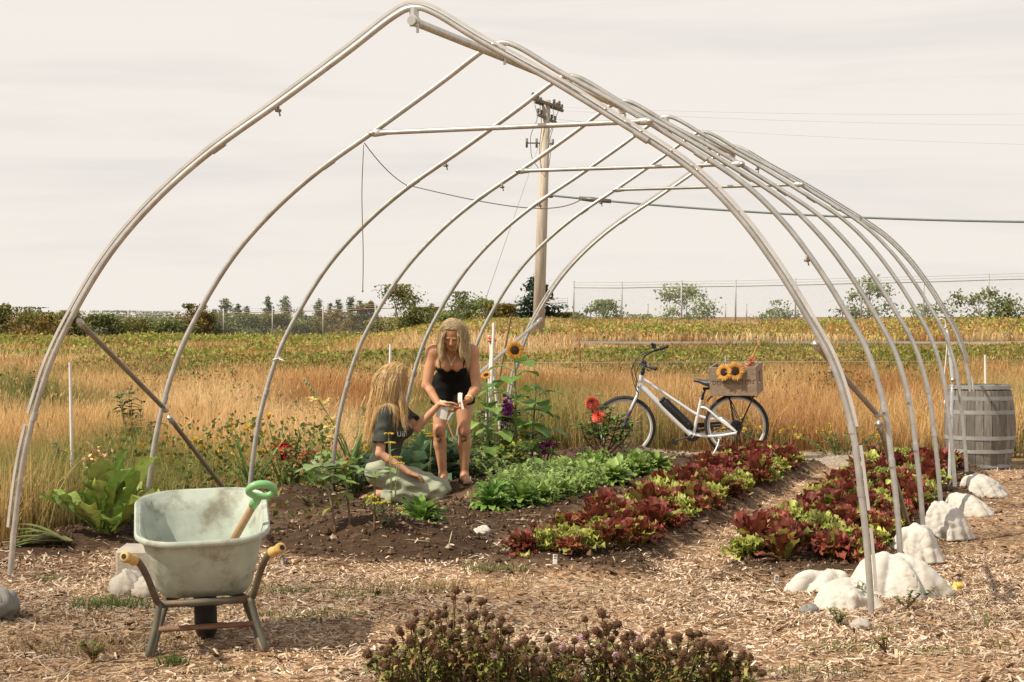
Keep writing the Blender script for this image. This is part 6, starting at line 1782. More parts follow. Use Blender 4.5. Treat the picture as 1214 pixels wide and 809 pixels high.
# ---------------------------------------------------------------- standing woman
oA = gpz(537, 574)
gA = thing('person', 'blonde woman in a short black strappy one-piece, bending forward with seed packets in both hands', 'person', oA)
S = SDF()
SK = np.array([.56, .285, .155])
hipL, hipR = np.array([-.092, .10, .86]), np.array([.092, .10, .86]); knL, knR = np.array([-.120, -.03, .475]), np.array([.098, -.02, .475]); anL, anR = np.array([-.088, .03, .085]), np.array([.100, .04, .085])
TOR = []
def tor(S, k=.05):
    S.ell((0, .115, .87), (.170, .125, .125), rotx(.25), k)
    S.limb((0, .07, .93), (0, -.08, 1.06), .128, .126, k, ((0, .78, .62), .82))
    S.ell((0, -.15, 1.10), (.158, .118, .135), rotx(.85), k)
    S.limb((-.115, -.215, 1.165), (.115, -.215, 1.165), .075, .075, k)
    for sx in (-1, 1): S.ell((sx * .072, -.262, 1.055), (.070, .068, .074), None, .035)
tor(S)
S.limb((0, -.235, 1.19), (.004, -.335, 1.26), .058, .052, .04)
for hip, kn, an, sx in ((hipL, knL, anL, -1), (hipR, knR, anR, 1)):
    S.limb(hip, kn + (hip - kn) * .08, .094, .057, .04)
    S.ell(kn + np.array([0, -.014, -.005]), (.046, .045, .052), None, .025)
    mid = kn + (an - kn) * .32 + np.array([sx * .004, .022, 0])
    S.limb(kn, mid, .050, .056, .02); S.limb(mid, an, .056, .033, .02)
    toe = an + np.array([sx * .008 + .03, -.15, -.060]); heel = an + np.array([0, .035, -.052])
    S.limb(heel, an, .030, .032, .025); S.limb(heel, toe, .030, .028, .02, ((0, 0, 1), .8)); S.limb(an + np.array([0, -.02, -.02]), toe + np.array([0, .03, .0]), .034, .024, .03)
    for j in range(5):
        tx = (j - 2) * .0165; tb_ = toe + np.array([tx, .01 + abs(j - 1.5) * .006, -.004]); S.limb(tb_, tb_ + np.array([tx * .15, -.035 + abs(j - (1.5 - sx * .5)) * .004, -.006]), .0105, .0088, .004)
    S.ell(an + np.array([0, -.07, -.085]), (.05, .12, .02), None, .01) if False else None
shL, shR = np.array([-.168, -.235, 1.165]), np.array([.172, -.235, 1.165])
elL, elR = np.array([-.222, -.285, .875]), np.array([.212, -.265, .865]); wrL, wrR = np.array([-.100, -.415, .705]), np.array([.140, -.435, .755])
for sh, el, wr, sx in ((shL, elL, wrL, -1), (shR, elR, wrR, 1)):
    S.ell(sh, (.062, .062, .06), None, .04); S.limb(sh, el, .055, .042, .03); S.limb(el, el + (wr - el) * .3, .041, .041, .012); S.limb(el + (wr - el) * .3, wr, .041, .026, .012)
add_hand(S, wrL, (.80, -.25, -.42), (.25, -.1, .95), (-.3, -.9, .1), (.55, .55, .6, .65), 1.0, .9)
add_hand(S, wrR, (-.62, -.35, -.62), (-.7, -.1, .35), (-.2, -.5, .9), (.6, .7, .8, .9), 1.0, .6)
tA = math.radians(33); fA = rotz(math.radians(-8)) @ np.array([0, -math.cos(tA), -math.sin(tA)]); uA = rotz(math.radians(-8)) @ np.array([.04, -math.sin(tA), math.cos(tA)])
hA = np.array([.010, -.385, 1.315]); RA = head_frame(fA, uA); sA = 1.06
add_head(S, hA, RA, sA)
V, Q = S.mesh(.0062)
col = head_cols(V, hA, RA, SK, sA)
hd = np.linalg.norm(V - hA, axis=1) < .17
col[~hd] = SK
# tattoos on both shins, freckled chest, ruddy knees and dusty feet
for (cx_, cz_, w_, h_) in ((-.118, .405, .030, .050), (.100, .40, .026, .055)):
    f_ = np.clip(1.25 - np.sqrt(((V[:, 0] - cx_) / w_) ** 2 + ((V[:, 2] - cz_) / h_) ** 2), 0, 1) * (V[:, 1] < .0)
    pat_ = fbm(V[:, 0] * 55, V[:, 2] * 55, 5, 3); f_ = f_ * sstep(-.05, .12, pat_ + .05)
    col = col + (np.array([.05, .045, .04]) - col) * (np.clip(f_ * 1.3, 0, .9))[:, None]
f_ = np.exp(-((V[:, 2] - .475) / .04) ** 2) * .35; col = col + (np.array([.52, .20, .12]) - col) * f_[:, None]
f_ = sstep(.10, .02, V[:, 2]) * .55 if False else (1 - sstep(.01, .07, V[:, 2])) * .55; col = col + (np.array([.22, .13, .08]) - col) * f_[:, None]
hm_ = ((np.linalg.norm(V - wrL - np.array([.08, -.03, -.04]), axis=1) < .11) | (np.linalg.norm(V - wrR - np.array([-.06, -.03, -.06]), axis=1) < .11)) & (V[:, 1] < -.40)
col[hm_] = col[hm_] * np.array([1.02, .90, .86])
q = MB(); q.add(V, Q, col); q.build('body', SKIN, gA)
# black garment: same torso, a little larger, cut at neckline and hem
S2 = SDF(); tor(S2)
for hip, kn in ((hipL, knL), (hipR, knR)): S2.limb(hip, hip + (kn - hip) * .52, .102, .084, .05)
S2.plane((0, -.30, 1.035), (0, -.42, .90)); S2.plane((0, 0, .70), (0, .12, -1.0))
S2.cut((0, -.38, 1.065), (.088, .15, .105), None, .012)
V, Q = S2.mesh(.0068, .0085)
fo_ = .006 * np.sin(V[:, 2] * 70 + 3 * fbm(V[:, 0] * 9, V[:, 2] * 9, 3, 2)) * np.clip((1.0 - V[:, 2]) * 6, 0, 1) * np.clip((V[:, 2] - .74) * 9, 0, 1)
nr_ = V - np.array([0, .0, 0]); nr_[:, 2] = 0; nr_ /= np.linalg.norm(nr_, axis=1)[:, None] + 1e-9
q = MB(); q.add(V + nr_ * fo_[:, None], Q); q.build('black_one_piece', garment_mat('black_cloth', (.011, .010, .010), .25, .9, 20, .3), gA)
for sx in (-1, 1):
    q = MB(); q.tube(smooth_path([(sx * .096, -.318, 1.03), (sx * .112, -.324, 1.12), (sx * .128, -.300, 1.205), (sx * .130, -.245, 1.245), (sx * .120, -.19, 1.24), (sx * .10, -.11, 1.215)], 4), .0065, 6)
    q.build('strap', garment_mat('black_cloth', (.011, .010, .010)), gA)
q = MB(); q.tube(smooth_path([(-.055, -.285, 1.225), (-.040, -.338, 1.15), (-.008, -.350, 1.075), (.0, -.352, 1.068), (.028, -.345, 1.12), (.055, -.30, 1.22)], 5), .0022, 5, cap=False); q.ball((-.003, -.358, 1.058), (.009, .006, .013), 8, 6); q.build('necklace', mat('silver_jewel', (.75, .70, .60), .3, .1, 9, metal=.8), gA)
dR = nrm3(wrR - elR)
for k, (o_, cc) in enumerate(((-.030, (.75, .70, .62)), (-.016, (.60, .40, .10)))):
    q = MB(); q.torus(wrR + dR * o_, .031, .0055, dR, 22, 6); q.build('bracelet', mat(('cream_bracelet', 'yellow_bracelet')[k], cc, .5, .1, 9), gA)
prims = [('e', hA + RA @ (np.array([0, -.012, .032]) * sA), np.array((.079, .096, .092)) * sA, RA, 0), ('e', hA + RA @ np.array([0, .085, -.045]), np.array([.084, .115, .14]), RA, 0), ('l', np.array([0, -.235, 1.19]), np.array([.004, -.335, 1.26]), .06, .055, 0, None)] + [p_ for p_ in S2.p if p_[0] in 'le'][:6] + [('l', shL, elL, .058, .045, 0, None), ('l', shR, elR, .058, .045, 0, None)]
q = hair_mb(hA + RA @ (np.array([0, -.012, .032]) * sA), RA, np.array((.079, .096, .092)) * sA, prims, 2200, .33, (.76, .55, .28), (.93, .77, .48), 3, out=.30, back=-RA[:, 1] * .25, r0=.0018, front_limit=.06, wave=.20, front_out=1.4, front_back=1.2, shorten=lambda d: 1.0 + .12 * (d[:, 1] < -.2))
S3 = SDF(); S3.ell(hA + RA @ (np.array([0, -.014, .034]) * sA), np.array((.0815, .099, .093)) * sA, RA); fpl = RA @ nrm3((0, .80, -.62)); S3.plane(hA + RA @ np.array([0, .055, .070]), fpl)
V, Q = S3.mesh(.007); q.add(V, Q, np.tile(np.array([.36, .26, .145]), (len(V), 1)) * rng.uniform(.8, 1.15, (len(V), 1)))
q.build('hair', HAIR, gA)
# seed packets in her hands: things of their own
PAP = mat('packet_paper', (.78, .74, .66), .8, .05, 9, bump=.1)
def packet(pos, ax_w, ax_h, w_, h_, label, marks=True):
    aw = nrm3(ax_w); ah = np.asarray(ax_h, float); ah = nrm3(ah - aw * (ah @ aw)); an_ = np.cross(aw, ah); RR = np.stack([aw, an_, ah], 1); c_ = oA + np.asarray(pos)
    t_ = thing('seed_packet', label, 'seed packet', c_); q = MB(); n_ = 6
    X = np.linspace(-.5, .5, n_); Z = np.linspace(-.5, .5, n_); 
    for sgn in (-1, 1):
        vv = np.array([[x * w_, sgn * (.0015 + .005 * (1 - 4 * x * x) * (.7 - z)) + .006 * math.sin(z * 5 + 1), z * h_ + (.012 * (abs(x * 7) % 1) if z > .45 and sgn > 0 else 0)] for z in Z for x in X]); f_ = np.array([[i_ * n_ + j_, i_ * n_ + j_ + 1, (i_ + 1) * n_ + j_ + 1, (i_ + 1) * n_ + j_] for i_ in range(n_ - 1) for j_ in range(n_ - 1)])
        q.add(vv @ RR.T + c_, f_)
    q.build('envelope', PAP, t_, c_)
    return t_
packet((-.072, -.475, .672), (.92, -.25, -.28), (.28, -.15, .95), .098, .150, 'torn white seed packet that the kneeling woman reaches out to touch')
packet((.082, -.500, .748), (.45, -.88, .05), (-.10, .05, 1), .085, .135, 'white seed packet seen edge-on, held near the bracelets')

# ---------------------------------------------------------------- kneeling woman
oB = gpz(475, 596)
print('PEOPLE', oA, oB)
gB = thing('person', 'long-haired blonde woman in a dark t-shirt and pale green trousers, kneeling barefoot on the soil', 'person', oB)
S = SDF(); SKB = np.array([.58, .31, .18])
fB = np.array([.92, -.39, 0]); lB = np.array([.39, .92, 0])
def torB(S, k=.05):
    S.ell((-.150, 0, .275), (.135, .165, .120), np.stack([fB, lB, [0, 0, 1]], 1), k)
    S.limb((-.135, 0, .36), (-.085, 0, .58), .112, .118, k, (fB, .80))
    S.ell((-.070, .0, .66), (.105, .145, .155), np.stack([fB, lB, [0, 0, 1]], 1), k)
    S.limb(np.array([-.065, 0, .765]) - lB * .11, np.array([-.065, 0, .765]) + lB * .11, .062, .062, k)
    for sx in (-1, 1): S.ell(np.array([-.07, 0, .625]) + fB * .088 + lB * sx * .065, (.058, .058, .062), None, .035)
torB(S)
S.limb((-.06, 0, .80), (-.040, .01, .97), .052, .047, .035)
hN, hF = np.array([-.185, -.083, .26]), np.array([-.115, .083, .26]); kN, kF = np.array([.315, -.130, .105]), np.array([.345, .085, .115])
aN, aF = np.array([-.150, -.110, .062]), np.array([-.14, .065, .062])
for h_, k_, a_ in ((hN, kN, aN), (hF, kF, aF)):
    S.limb(h_, k_, .085, .062, .04); S.limb(k_, a_, .055, .038, .02)
    toe = a_ + np.array([-.175, .01, -.022]); S.limb(a_ + np.array([.01, 0, .035]), a_ + np.array([-.05, 0, .015]), .036, .034, .02); S.limb(a_ + np.array([-.04, 0, .01]), toe, .036, .024, .02, ((0, 0, 1), .8))
    for j in range(5): ty = (j - 2) * .015; tb_ = toe + np.array([.01, ty, -.002]); S.limb(tb_, tb_ + np.array([-.035, ty * .2, -.006]), .0105, .009, .004)
sN, sF = np.array([-.118, -.150, .755]), np.array([-.005, .150, .765]); eN, eF = np.array([-.165, -.215, .435]), np.array([.135, .02, .640]); wN, wF = np.array([.085, -.245, .275]), np.array([.335, -.03, .845])
for s_, e_, w_ in ((sN, eN, wN), (sF, eF, wF)):
    S.ell(s_, (.052, .052, .052), None, .03); S.limb(s_, e_, .047, .038, .025); S.limb(e_, e_ + (w_ - e_) * .3, .038, .037, .01); S.limb(e_ + (w_ - e_) * .3, w_, .037, .024, .01)
add_hand(S, wN, (.90, .16, -.32), (.25, .25, -.9), (.1, .95, .2), (.45, .5, .55, .6), .95, .3)
add_hand(S, wF, (.86, -.12, .12), (.1, -.2, -1), (.1, -.9, .1), (.30, .35, .45, .5), .95, .5)
fhB = nrm3((.82, .53, -.16)); hB = np.array([-.030, .018, 1.068]); RB = head_frame(fhB, (.1, 0, 1)); sB = 1.0
add_head(S, hB, RB, sB)
V, Q = S.mesh(.0062); col = head_cols(V, hB, RB, SKB, sB); hd = np.linalg.norm(V - hB, axis=1) < .17; col[~hd] = SKB
f_ = (1 - sstep(.03, .10, V[:, 2])) * (V[:, 0] < -.1) * .5; col = col + (np.array([.30, .17, .10]) - col) * f_[:, None]
q = MB(); q.add(V, Q, col); q.build('body', SKIN, gB)
# t-shirt
S2 = SDF(); torB(S2)
for s_, e_ in ((sN, eN), (sF, eF)): S2.ell(s_, (.056, .056, .056), None, .03); S2.limb(s_, s_ + (e_ - s_) * .66, .056, .066, .02); S2.cut(s_ + (e_ - s_) * .82, (.085, .085, .085 * .62), np.stack([*(lambda z_: (np.cross(nrm3(np.cross(z_, [0.1, 1, 0])), z_), nrm3(np.cross(z_, [0.1, 1, 0])), z_))(nrm3(e_ - s_))], 1), .004)
S2.plane((0, 0, .345), (.05, 0, -1)); S2.cut((-.045, 0, .865), (.085, .085, .055), None, .01)
V, Q = S2.mesh(.0068, .016)
wr_ = (.008 * np.sin(V[:, 2] * 42 + V[:, 1] * 30 + 5 * fbm(V[:, 0] * 7, V[:, 2] * 7, 8, 2)) + .010 * fbm(V[:, 0] * 14 + V[:, 1] * 9, V[:, 2] * 12, 15, 3)) * np.clip(1.3 - V[:, 2] * 1.2, .25, 1)
cen = V - np.array([-.09, 0, 0]); cen[:, 2] = 0; cen /= np.linalg.norm(cen, axis=1)[:, None] + 1e-9
VS = V + cen * wr_[:, None]
q = MB(); q.add(VS, Q); sh_o = q.build('t_shirt', garment_mat('grey_shirt', (.060, .064, .052), .22, .9, 14, .25, (.03, .032, .028)), gB)
# white outlined letters on the chest
cand = VS[(np.abs(VS[:, 0] - .022) < .015) & (np.abs(VS[:, 2] - .585) < .015)]
pt = cand[np.argmin(cand[:, 1])] if len(cand) else np.array([.03, -.1, .585])
nn_ = nrm3((.62, -.78, .05)); ex = nrm3(np.cross((0, 0, 1.0), nn_)); ey = np.cross(nn_, ex); TM2 = np.stack([ex, ey, nn_], 1)
text_part('UB', .062, TM2, pt + nn_ * .006, mat('white_print', (.62, .62, .58), .8, .1, 30), sh_o, (0, 0, 0), 'print')
# trousers
S3 = SDF(); S3.ell((-.150, 0, .27), (.138, .170, .125), np.stack([fB, lB, [0, 0, 1]], 1), .05); S3.limb((-.14, 0, .30), (-.12, 0, .40), .11, .105, .05, (fB, .85))
for h_, k_, a_ in ((hN, kN, aN), (hF, kF, aF)):
    S3.limb(h_, h_ + (k_ - h_) * .5, .094, .090, .04); S3.limb(h_ + (k_ - h_) * .5, k_, .090, .070, .03); S3.limb(k_, k_ + (a_ - k_) * .9, .066, .062, .02)
S3.plane((0, 0, .405), (0, 0, 1)); S3.plane((-.145, 0, 0), (-1, 0, -.9)) if False else None
V, Q = S3.mesh(.0072, .012)
wr_ = .009 * np.sin(V[:, 0] * 30 - V[:, 2] * 52 + 2.6 * fbm(V[:, 0] * 5, V[:, 2] * 5 + V[:, 1] * 4, 18, 2)) * (.4 + np.exp(-((V[:, 0] + .08) / .10) ** 2) + .8 * np.exp(-((V[:, 0] - .27) / .07) ** 2)) + .005 * np.sin(V[:, 0] * 14 + V[:, 2] * 75)
cz = V - np.array([0, -.02, .17]); cz[:, 0] *= .25; cz /= np.linalg.norm(cz, axis=1)[:, None] + 1e-9
V2_ = V + cz * wr_[:, None] * np.clip((.42 - V[:, 2]) * 8, 0, 1)[:, None]; V2_[:, 2] = np.maximum(V2_[:, 2], .002)
q = MB(); q.add(V2_, Q); q.build('trousers', garment_mat('sage_trousers', (.37, .385, .275), .14, .9, 8, .25, (.22, .24, .16)), gB)
prims = [('e', hB + RB @ np.array([0, -.012, .032]), np.array((.079, .096, .092)), RB, 0), ('e', hB + RB @ np.array([0, .070, -.05]), np.array([.078, .09, .105]), RB, 0), ('l', np.array([-.06, 0, .80]), np.array([-.040, .01, .97]), .056, .05, 0, None)]
for p_ in S2.p:
    if p_[0] == 'l': prims.append(('l', p_[1], p_[2], p_[3] + .034, p_[4] + .034, 0, p_[6]))
    elif p_[0] == 'e': prims.append(('e', p_[1], p_[2] + .034, p_[3], 0))
q = hair_mb(hB + RB @ np.array([0, -.012, .032]), RB, np.array((.079, .096, .092)), prims, 2800, .64, (.60, .38, .155), (.84, .62, .32), 5, out=.22, back=-fhB * .75, r0=.0019, front_limit=.45, wave=.07, front_out=.4, tail=lambda d, P: np.where(d[:, 1:2] < .30, -fB[None] * .38 - lB[None] * .10, fB[None] * .55 - lB[None] * .35) * (P[:, 2:3] < .99), shorten=lambda d: np.where(d[:, 1] > .2, .95, 1.0))
S4 = SDF(); S4.ell(hB + RB @ np.array([0, -.014, .034]), np.array((.0815, .099, .094)), RB); S4.plane(hB + RB @ np.array([0, .060, .062]), RB @ nrm3((0, .85, -.5)))
V, Q = S4.mesh(.007); q.add(V, Q, np.tile(np.array([.42, .28, .14]), (len(V), 1)) * rng.uniform(.8, 1.15, (len(V), 1)))
q.build('hair', HAIR, gB)
# ================================================================== trees, shrubs, fence, pole
FARL = leaf_mat('leaf_far', trans=.3, rough=.6, spec=.2, var=.15, scale=3)
BARK = mat('bark', (.16, .125, .095), .9, .25, 5)
def tree(name, label, cat, px, basey, topy, wpx, Y, cols, dens=1.0, csz=.17, airy=.5, trunk_h=.2, group=None, lobes=9):
    """deciduous: limbs from a trunk, leaf cards clumped about the limb ends"""
    b_ = at(px, basey, Y); b_[2] = G(b_[0], Y) - .1; Ht = at(px, topy, Y)[2] - b_[2]; R_ = wpx / 2 * Y / F
    t_ = thing(name, label, cat, b_, 0, group); tk, cr = MB(), MB()
    r0 = .010 * Ht + .01
    top = np.array([rng.uniform(-.1, .1) * R_, 0, Ht * .75]); tk.tube(smooth_path([(0, 0, 0), (R_ * .05, 0, Ht * .35), top], 4), np.linspace(r0, r0 * .3, 9), 6, cap=False)
    for k in range(int(lobes * 2.2)):
        f_ = rng.uniform(trunk_h, 1.0); a = rng.uniform(0, 6.28)
        rad = R_ * (math.sin(PI * min(1, .18 + .78 * f_)) ** .7) * rng.uniform(.45, 1.05)
        e_ = np.array([math.cos(a) * rad, math.sin(a) * rad, Ht * f_ * rng.uniform(.92, 1.0)]); s_ = np.array([0, 0, Ht * f_ * .55])
        md = (s_ + e_) / 2 + np.array([0, 0, .05 * Ht]); tk.tube(smooth_path([s_, md, e_], 3), np.linspace(r0 * .4, r0 * .1, 7), 4, cap=False)
        n_ = int(60 * dens * rng.uniform(.5, 1.5)); cs = R_ * airy * rng.uniform(.5, 1.0)
        P = e_ + rng.normal(0, 1, (n_, 3)) * np.array([cs * .55, cs * .55, cs * .42]); P = P[P[:, 2] > .05]
        P[:, 2] = np.minimum(P[:, 2], Ht * 1.03)
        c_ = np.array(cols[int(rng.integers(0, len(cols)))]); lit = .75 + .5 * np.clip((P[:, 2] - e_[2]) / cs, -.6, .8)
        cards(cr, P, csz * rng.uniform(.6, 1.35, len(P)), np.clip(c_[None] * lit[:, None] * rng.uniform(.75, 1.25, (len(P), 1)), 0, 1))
    tk.build('trunk', BARK, t_); cr.build('crown', FARL, t_, smooth=False)
    return t_
def conifer(label, px, basey, topy, wpx, Y, cols, dens=1.0, csz=.2, group=None, flatb=.35, ragged=.5):
    b_ = at(px, basey, Y); b_[2] = G(b_[0], Y) - .1; Ht = at(px, topy, Y)[2] - b_[2]; R_ = wpx / 2 * Y / F
    t_ = thing('conifer_tree', label, 'conifer', b_, 0, group); tk, cr = MB(), MB()
    tk.tube([(0, 0, 0), (0, 0, Ht * .6), (0, 0, Ht)], [.02 * Ht + .03, .014 * Ht, .01], 6, cap=False)
    nb = max(5, int(12 * min(1.4, Ht / 3)))
    for k in range(nb):
        f_ = .12 + .86 * k / nb
        for j in range(4):
            a = rng.uniform(0, 6.28); ln = R_ * (1 - f_) ** .75 * rng.uniform(1 - ragged, 1.1) + .06 * R_
            s_ = np.array([0, 0, Ht * f_]); e_ = s_ + np.array([math.cos(a) * ln, math.sin(a) * ln, -ln * rng.uniform(-.15, .4) * flatb])
            tk.tube([s_, e_], [.012 * Ht * .4, .004], 4, cap=False)
            n_ = int(4 + 80 * dens * (ln / R_) ** 1.4); tt = rng.uniform(.15, 1, n_)[:, None]
            P = s_ + (e_ - s_) * tt + rng.normal(0, 1, (n_, 3)) * np.array([.10 * R_, .10 * R_, .05 * R_]); c_ = np.array(cols[int(rng.integers(0, len(cols)))])
            cards(cr, P, csz * rng.uniform(.6, 1.3, n_), np.clip(c_[None] * rng.uniform(.6, 1.3, (n_, 1)), 0, 1), flat=.5)
    cr.build('crown', FARL, t_, smooth=False); tk.build('trunk', BARK, t_)
    return t_
BG = [(.22, .26, .09), (.27, .31, .12), (.18, .22, .08)]; BL = [(.30, .37, .16), (.27, .33, .14), (.35, .40, .18)]
CG = [(.25, .30, .19), (.30, .34, .22), (.21, .26, .17)]; CGD = [(.025, .055, .03), (.035, .07, .035), (.05, .085, .04)]  # CG: far greens lightened towards grey, aerial haze painted into the colour
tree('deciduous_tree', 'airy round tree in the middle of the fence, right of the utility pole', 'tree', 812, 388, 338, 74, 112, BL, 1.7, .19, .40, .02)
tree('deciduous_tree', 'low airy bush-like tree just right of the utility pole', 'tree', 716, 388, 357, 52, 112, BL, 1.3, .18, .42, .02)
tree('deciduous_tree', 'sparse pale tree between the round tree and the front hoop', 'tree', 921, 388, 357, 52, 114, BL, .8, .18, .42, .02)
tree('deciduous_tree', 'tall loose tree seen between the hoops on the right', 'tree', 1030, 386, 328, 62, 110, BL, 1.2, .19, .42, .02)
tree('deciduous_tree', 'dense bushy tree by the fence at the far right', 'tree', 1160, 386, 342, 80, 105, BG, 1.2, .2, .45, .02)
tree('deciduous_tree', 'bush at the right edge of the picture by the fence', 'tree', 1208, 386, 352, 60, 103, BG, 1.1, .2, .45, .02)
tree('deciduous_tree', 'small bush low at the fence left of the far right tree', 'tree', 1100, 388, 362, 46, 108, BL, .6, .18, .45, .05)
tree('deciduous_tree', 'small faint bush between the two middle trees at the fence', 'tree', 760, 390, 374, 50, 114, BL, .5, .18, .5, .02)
conifer('dark layered conifer standing directly behind the utility pole', 638, 396, 324, 74, 128, CGD, 1.5, .26, flatb=.5)
for k, (px, topy, w_) in enumerate(((268, 352, 22), (282, 358, 12), (293, 361, 12), (318, 349, 13), (338, 349, 20), (356, 362, 14), (378, 353, 16), (392, 357, 12), (401, 353, 14), (416, 350, 16), (427, 354, 13), (441, 355, 10), (489, 351, 11), (549, 349, 22), (254, 365, 14), (512, 358, 12))):
    conifer('small distant conifer rising above the fence on the left', px, 390, topy + .5, w_ * 1.9, 235, CG, 1.6, .24, 'distant conifers above the fence', .5, .9)
SH = [(.20, .22, .06), (.24, .25, .07), (.28, .25, .08), (.16, .19, .06)]; SHO = [(.26, .20, .05), (.20, .18, .04), (.30, .20, .06)]
shr = [(18, 396, 366, 60, 140, SH, 'dark green shrub at the left edge of the far hedge'), (45, 398, 372, 50, 138, SHO, 'orange-tinged shrub left of the first hoop in the far hedge'), (80, 396, 370, 34, 142, SH, 'shrub seen behind the front hoop in the far hedge'), (2, 392, 360, 30, 141, SH, 'tall sparse shrub cut by the left edge'),
       (118, 396, 374, 40, 145, BG, 'greyish shrub right of the front hoop in the far hedge'), (140, 390, 370, 70, 180, CG, 'long low dark shrub far behind the left fence'), (185, 390, 371, 60, 185, CG, 'second long low dark shrub far behind the left fence'), (160, 398, 378, 48, 146, SH, 'olive shrub below the left fence rail'), (200, 398, 380, 44, 146, BG, 'low olive shrub before the second fence post'),
       (228, 396, 362, 34, 148, SHO, 'tall orange-green shrub left of the second hoop'), (255, 398, 374, 46, 150, SH, 'shrub right of the second hoop in the hedge'), (292, 398, 374, 44, 150, BG, 'soft green shrub below the small conifers'), (328, 398, 374, 44, 150, SH, 'olive shrub left of the third hoop'), (360, 398, 376, 40, 152, BG, 'pale shrub right of the third hoop'),
       (395, 396, 372, 44, 152, SHO, 'autumn-tinged shrub under the distant conifers'), (428, 396, 362, 24, 146, SHO, 'reddish-brown tall shrub left of the fourth hoop'), (440, 394, 356, 18, 146, SHO, 'dark orange-brown shrub touching the fourth hoop'), (470, 394, 340, 54, 140, SH, 'tall loose green tree right of the fourth hoop'), (500, 396, 366, 54, 140, SH, 'dense dark green shrub above the kneeling woman'),
       (530, 396, 370, 44, 138, SH, 'dark shrub left of the standing woman\'s head'), (552, 394, 348, 44, 136, BG, 'taller shrub right above the standing woman\'s head'), (575, 394, 358, 40, 134, SH, 'dark shrub behind the fifth hoop'), (596, 396, 362, 34, 132, SHO, 'brownish shrub left of the dark conifer'), (668, 396, 372, 40, 130, SH, 'shrub right of the utility pole foot'), (612, 398, 378, 40, 130, SH, 'low shrub at the foot of the dark conifer')]
for (px, by, ty, w_, Y, cols, lb) in shr:
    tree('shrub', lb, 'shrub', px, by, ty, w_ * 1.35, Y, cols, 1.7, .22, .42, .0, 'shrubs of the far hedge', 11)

# ---- chain-link fence: posts, rails and mesh
FST = mat('fence_post_steel', (.42, .42, .40), .6, .12, 4, metal=.2); FRL = mat('rusty_rail', (.36, .22, .15), .7, .2, 3)
fm, t, N, L, b = nt('chain_link')
b.inputs['Base Color'].default_value = (.42, .42, .41, 1); b.inputs['Roughness'].default_value = .6
tr = N.new('ShaderNodeBsdfTransparent'); mx = N.new('ShaderNodeMixShader'); tc = N.new('ShaderNodeTexCoord'); sx = N.new('ShaderNodeSeparateXYZ'); L.new(tc.outputs['UV'], sx.inputs[0]); L.new(tc.outputs['Object'], sx.inputs[0])
def wv(sign):
    a = N.new('ShaderNodeMath'); a.operation = 'MULTIPLY_ADD'; L.new(sx.outputs['X'], a.inputs[0]); a.inputs[1].default_value = 8.0 * sign
    s_ = N.new('ShaderNodeMath'); s_.operation = 'MULTIPLY'; L.new(sx.outputs['Z'], s_.inputs[0]); s_.inputs[1].default_value = 8.0; L.new(s_.outputs[0], a.inputs[2])
    f_ = N.new('ShaderNodeMath'); f_.operation = 'FRACT'; L.new(a.outputs[0], f_.inputs[0])
    g_ = N.new('ShaderNodeMath'); g_.operation = 'LESS_THAN'; L.new(f_.outputs[0], g_.inputs[0]); g_.inputs[1].default_value = .055; return g_
w1, w2 = wv(1), wv(-1); mm = N.new('ShaderNodeMath'); mm.operation = 'MAXIMUM'; L.new(w1.outputs[0], mm.inputs[0]); L.new(w2.outputs[0], mm.inputs[1])
L.new(mm.outputs[0], mx.inputs[0]); L.new(tr.outputs[0], mx.inputs[1]); L.new(b.outputs[0], mx.inputs[2]); L.new(mx.outputs[0], N['Material Output'].inputs['Surface'])
def fence(name, label, posts, rail_m, barb=True, hmax=None):
    """posts: (px, basey-free depth, top row)"""
    pts = []
    for (px, ty, Y) in posts:
        x = at(px, ty, Y)[0]; z0 = G(x, Y); z1 = at(px, ty, Y)[2]; pts.append((np.array([x, Y, z0 - .1]), z1))
    base = pts[0][0]; t_ = thing(name, label, 'fence', base)
    for p_, z1 in pts:
        q = MB(); q.tube([p_, (p_[0], p_[1], z1 + (.35 if barb else .02))], .045, 8); q.ball((p_[0], p_[1], z1 + .02), .05, 6, 4); q.build('post', FST, t_, base)
    q = MB(); q.tube([(p_[0], p_[1], z1) for p_, z1 in pts], .03, 6); q.build('top_rail', rail_m, t_, base)
    if barb:
        for dz_ in (.14, .28):
            q = MB(); q.tube([(p_[0], p_[1], z1 + dz_) for p_, z1 in pts], .010, 4); q.build('barbed_wire', FST, t_, base)
    q = MB()
    for (p0, z0), (p1, z1) in zip(pts[:-1], pts[1:]):
        q.add([p0 + np.array([0, 0, .15]), p1 + np.array([0, 0, .15]), (p1[0], p1[1], z1), (p0[0], p0[1], z0)], [[0, 1, 2, 3]])
    q.build('wire_mesh', fm, t_, base, smooth=False)
    return t_
fence('chain_link_fence', 'long chain-link fence with a rusty top rail before the conifers on the left', [(-60, 378, 150), (-10, 377.5, 150), (40, 377, 150), (97, 375.5, 150), (152, 374.5, 150), (207, 373, 149), (265, 371.5, 148), (323, 370, 147), (383, 368.5, 146), (445, 366, 144), (505, 364.5, 142), (560, 363, 140), (617, 361, 138), (672, 359, 136)], FRL)
fence('chain_link_fence', 'tall grey chain-link fence on the bank right of the utility pole', [(680, 341, 108), (737, 341.5, 108), (808, 340, 107.5), (872, 339.5, 107), (943, 338, 106.5), (1021, 336, 106), (1095, 334.5, 105.5), (1172, 332, 105), (1250, 330, 104.5), (1330, 328, 104)], FST)
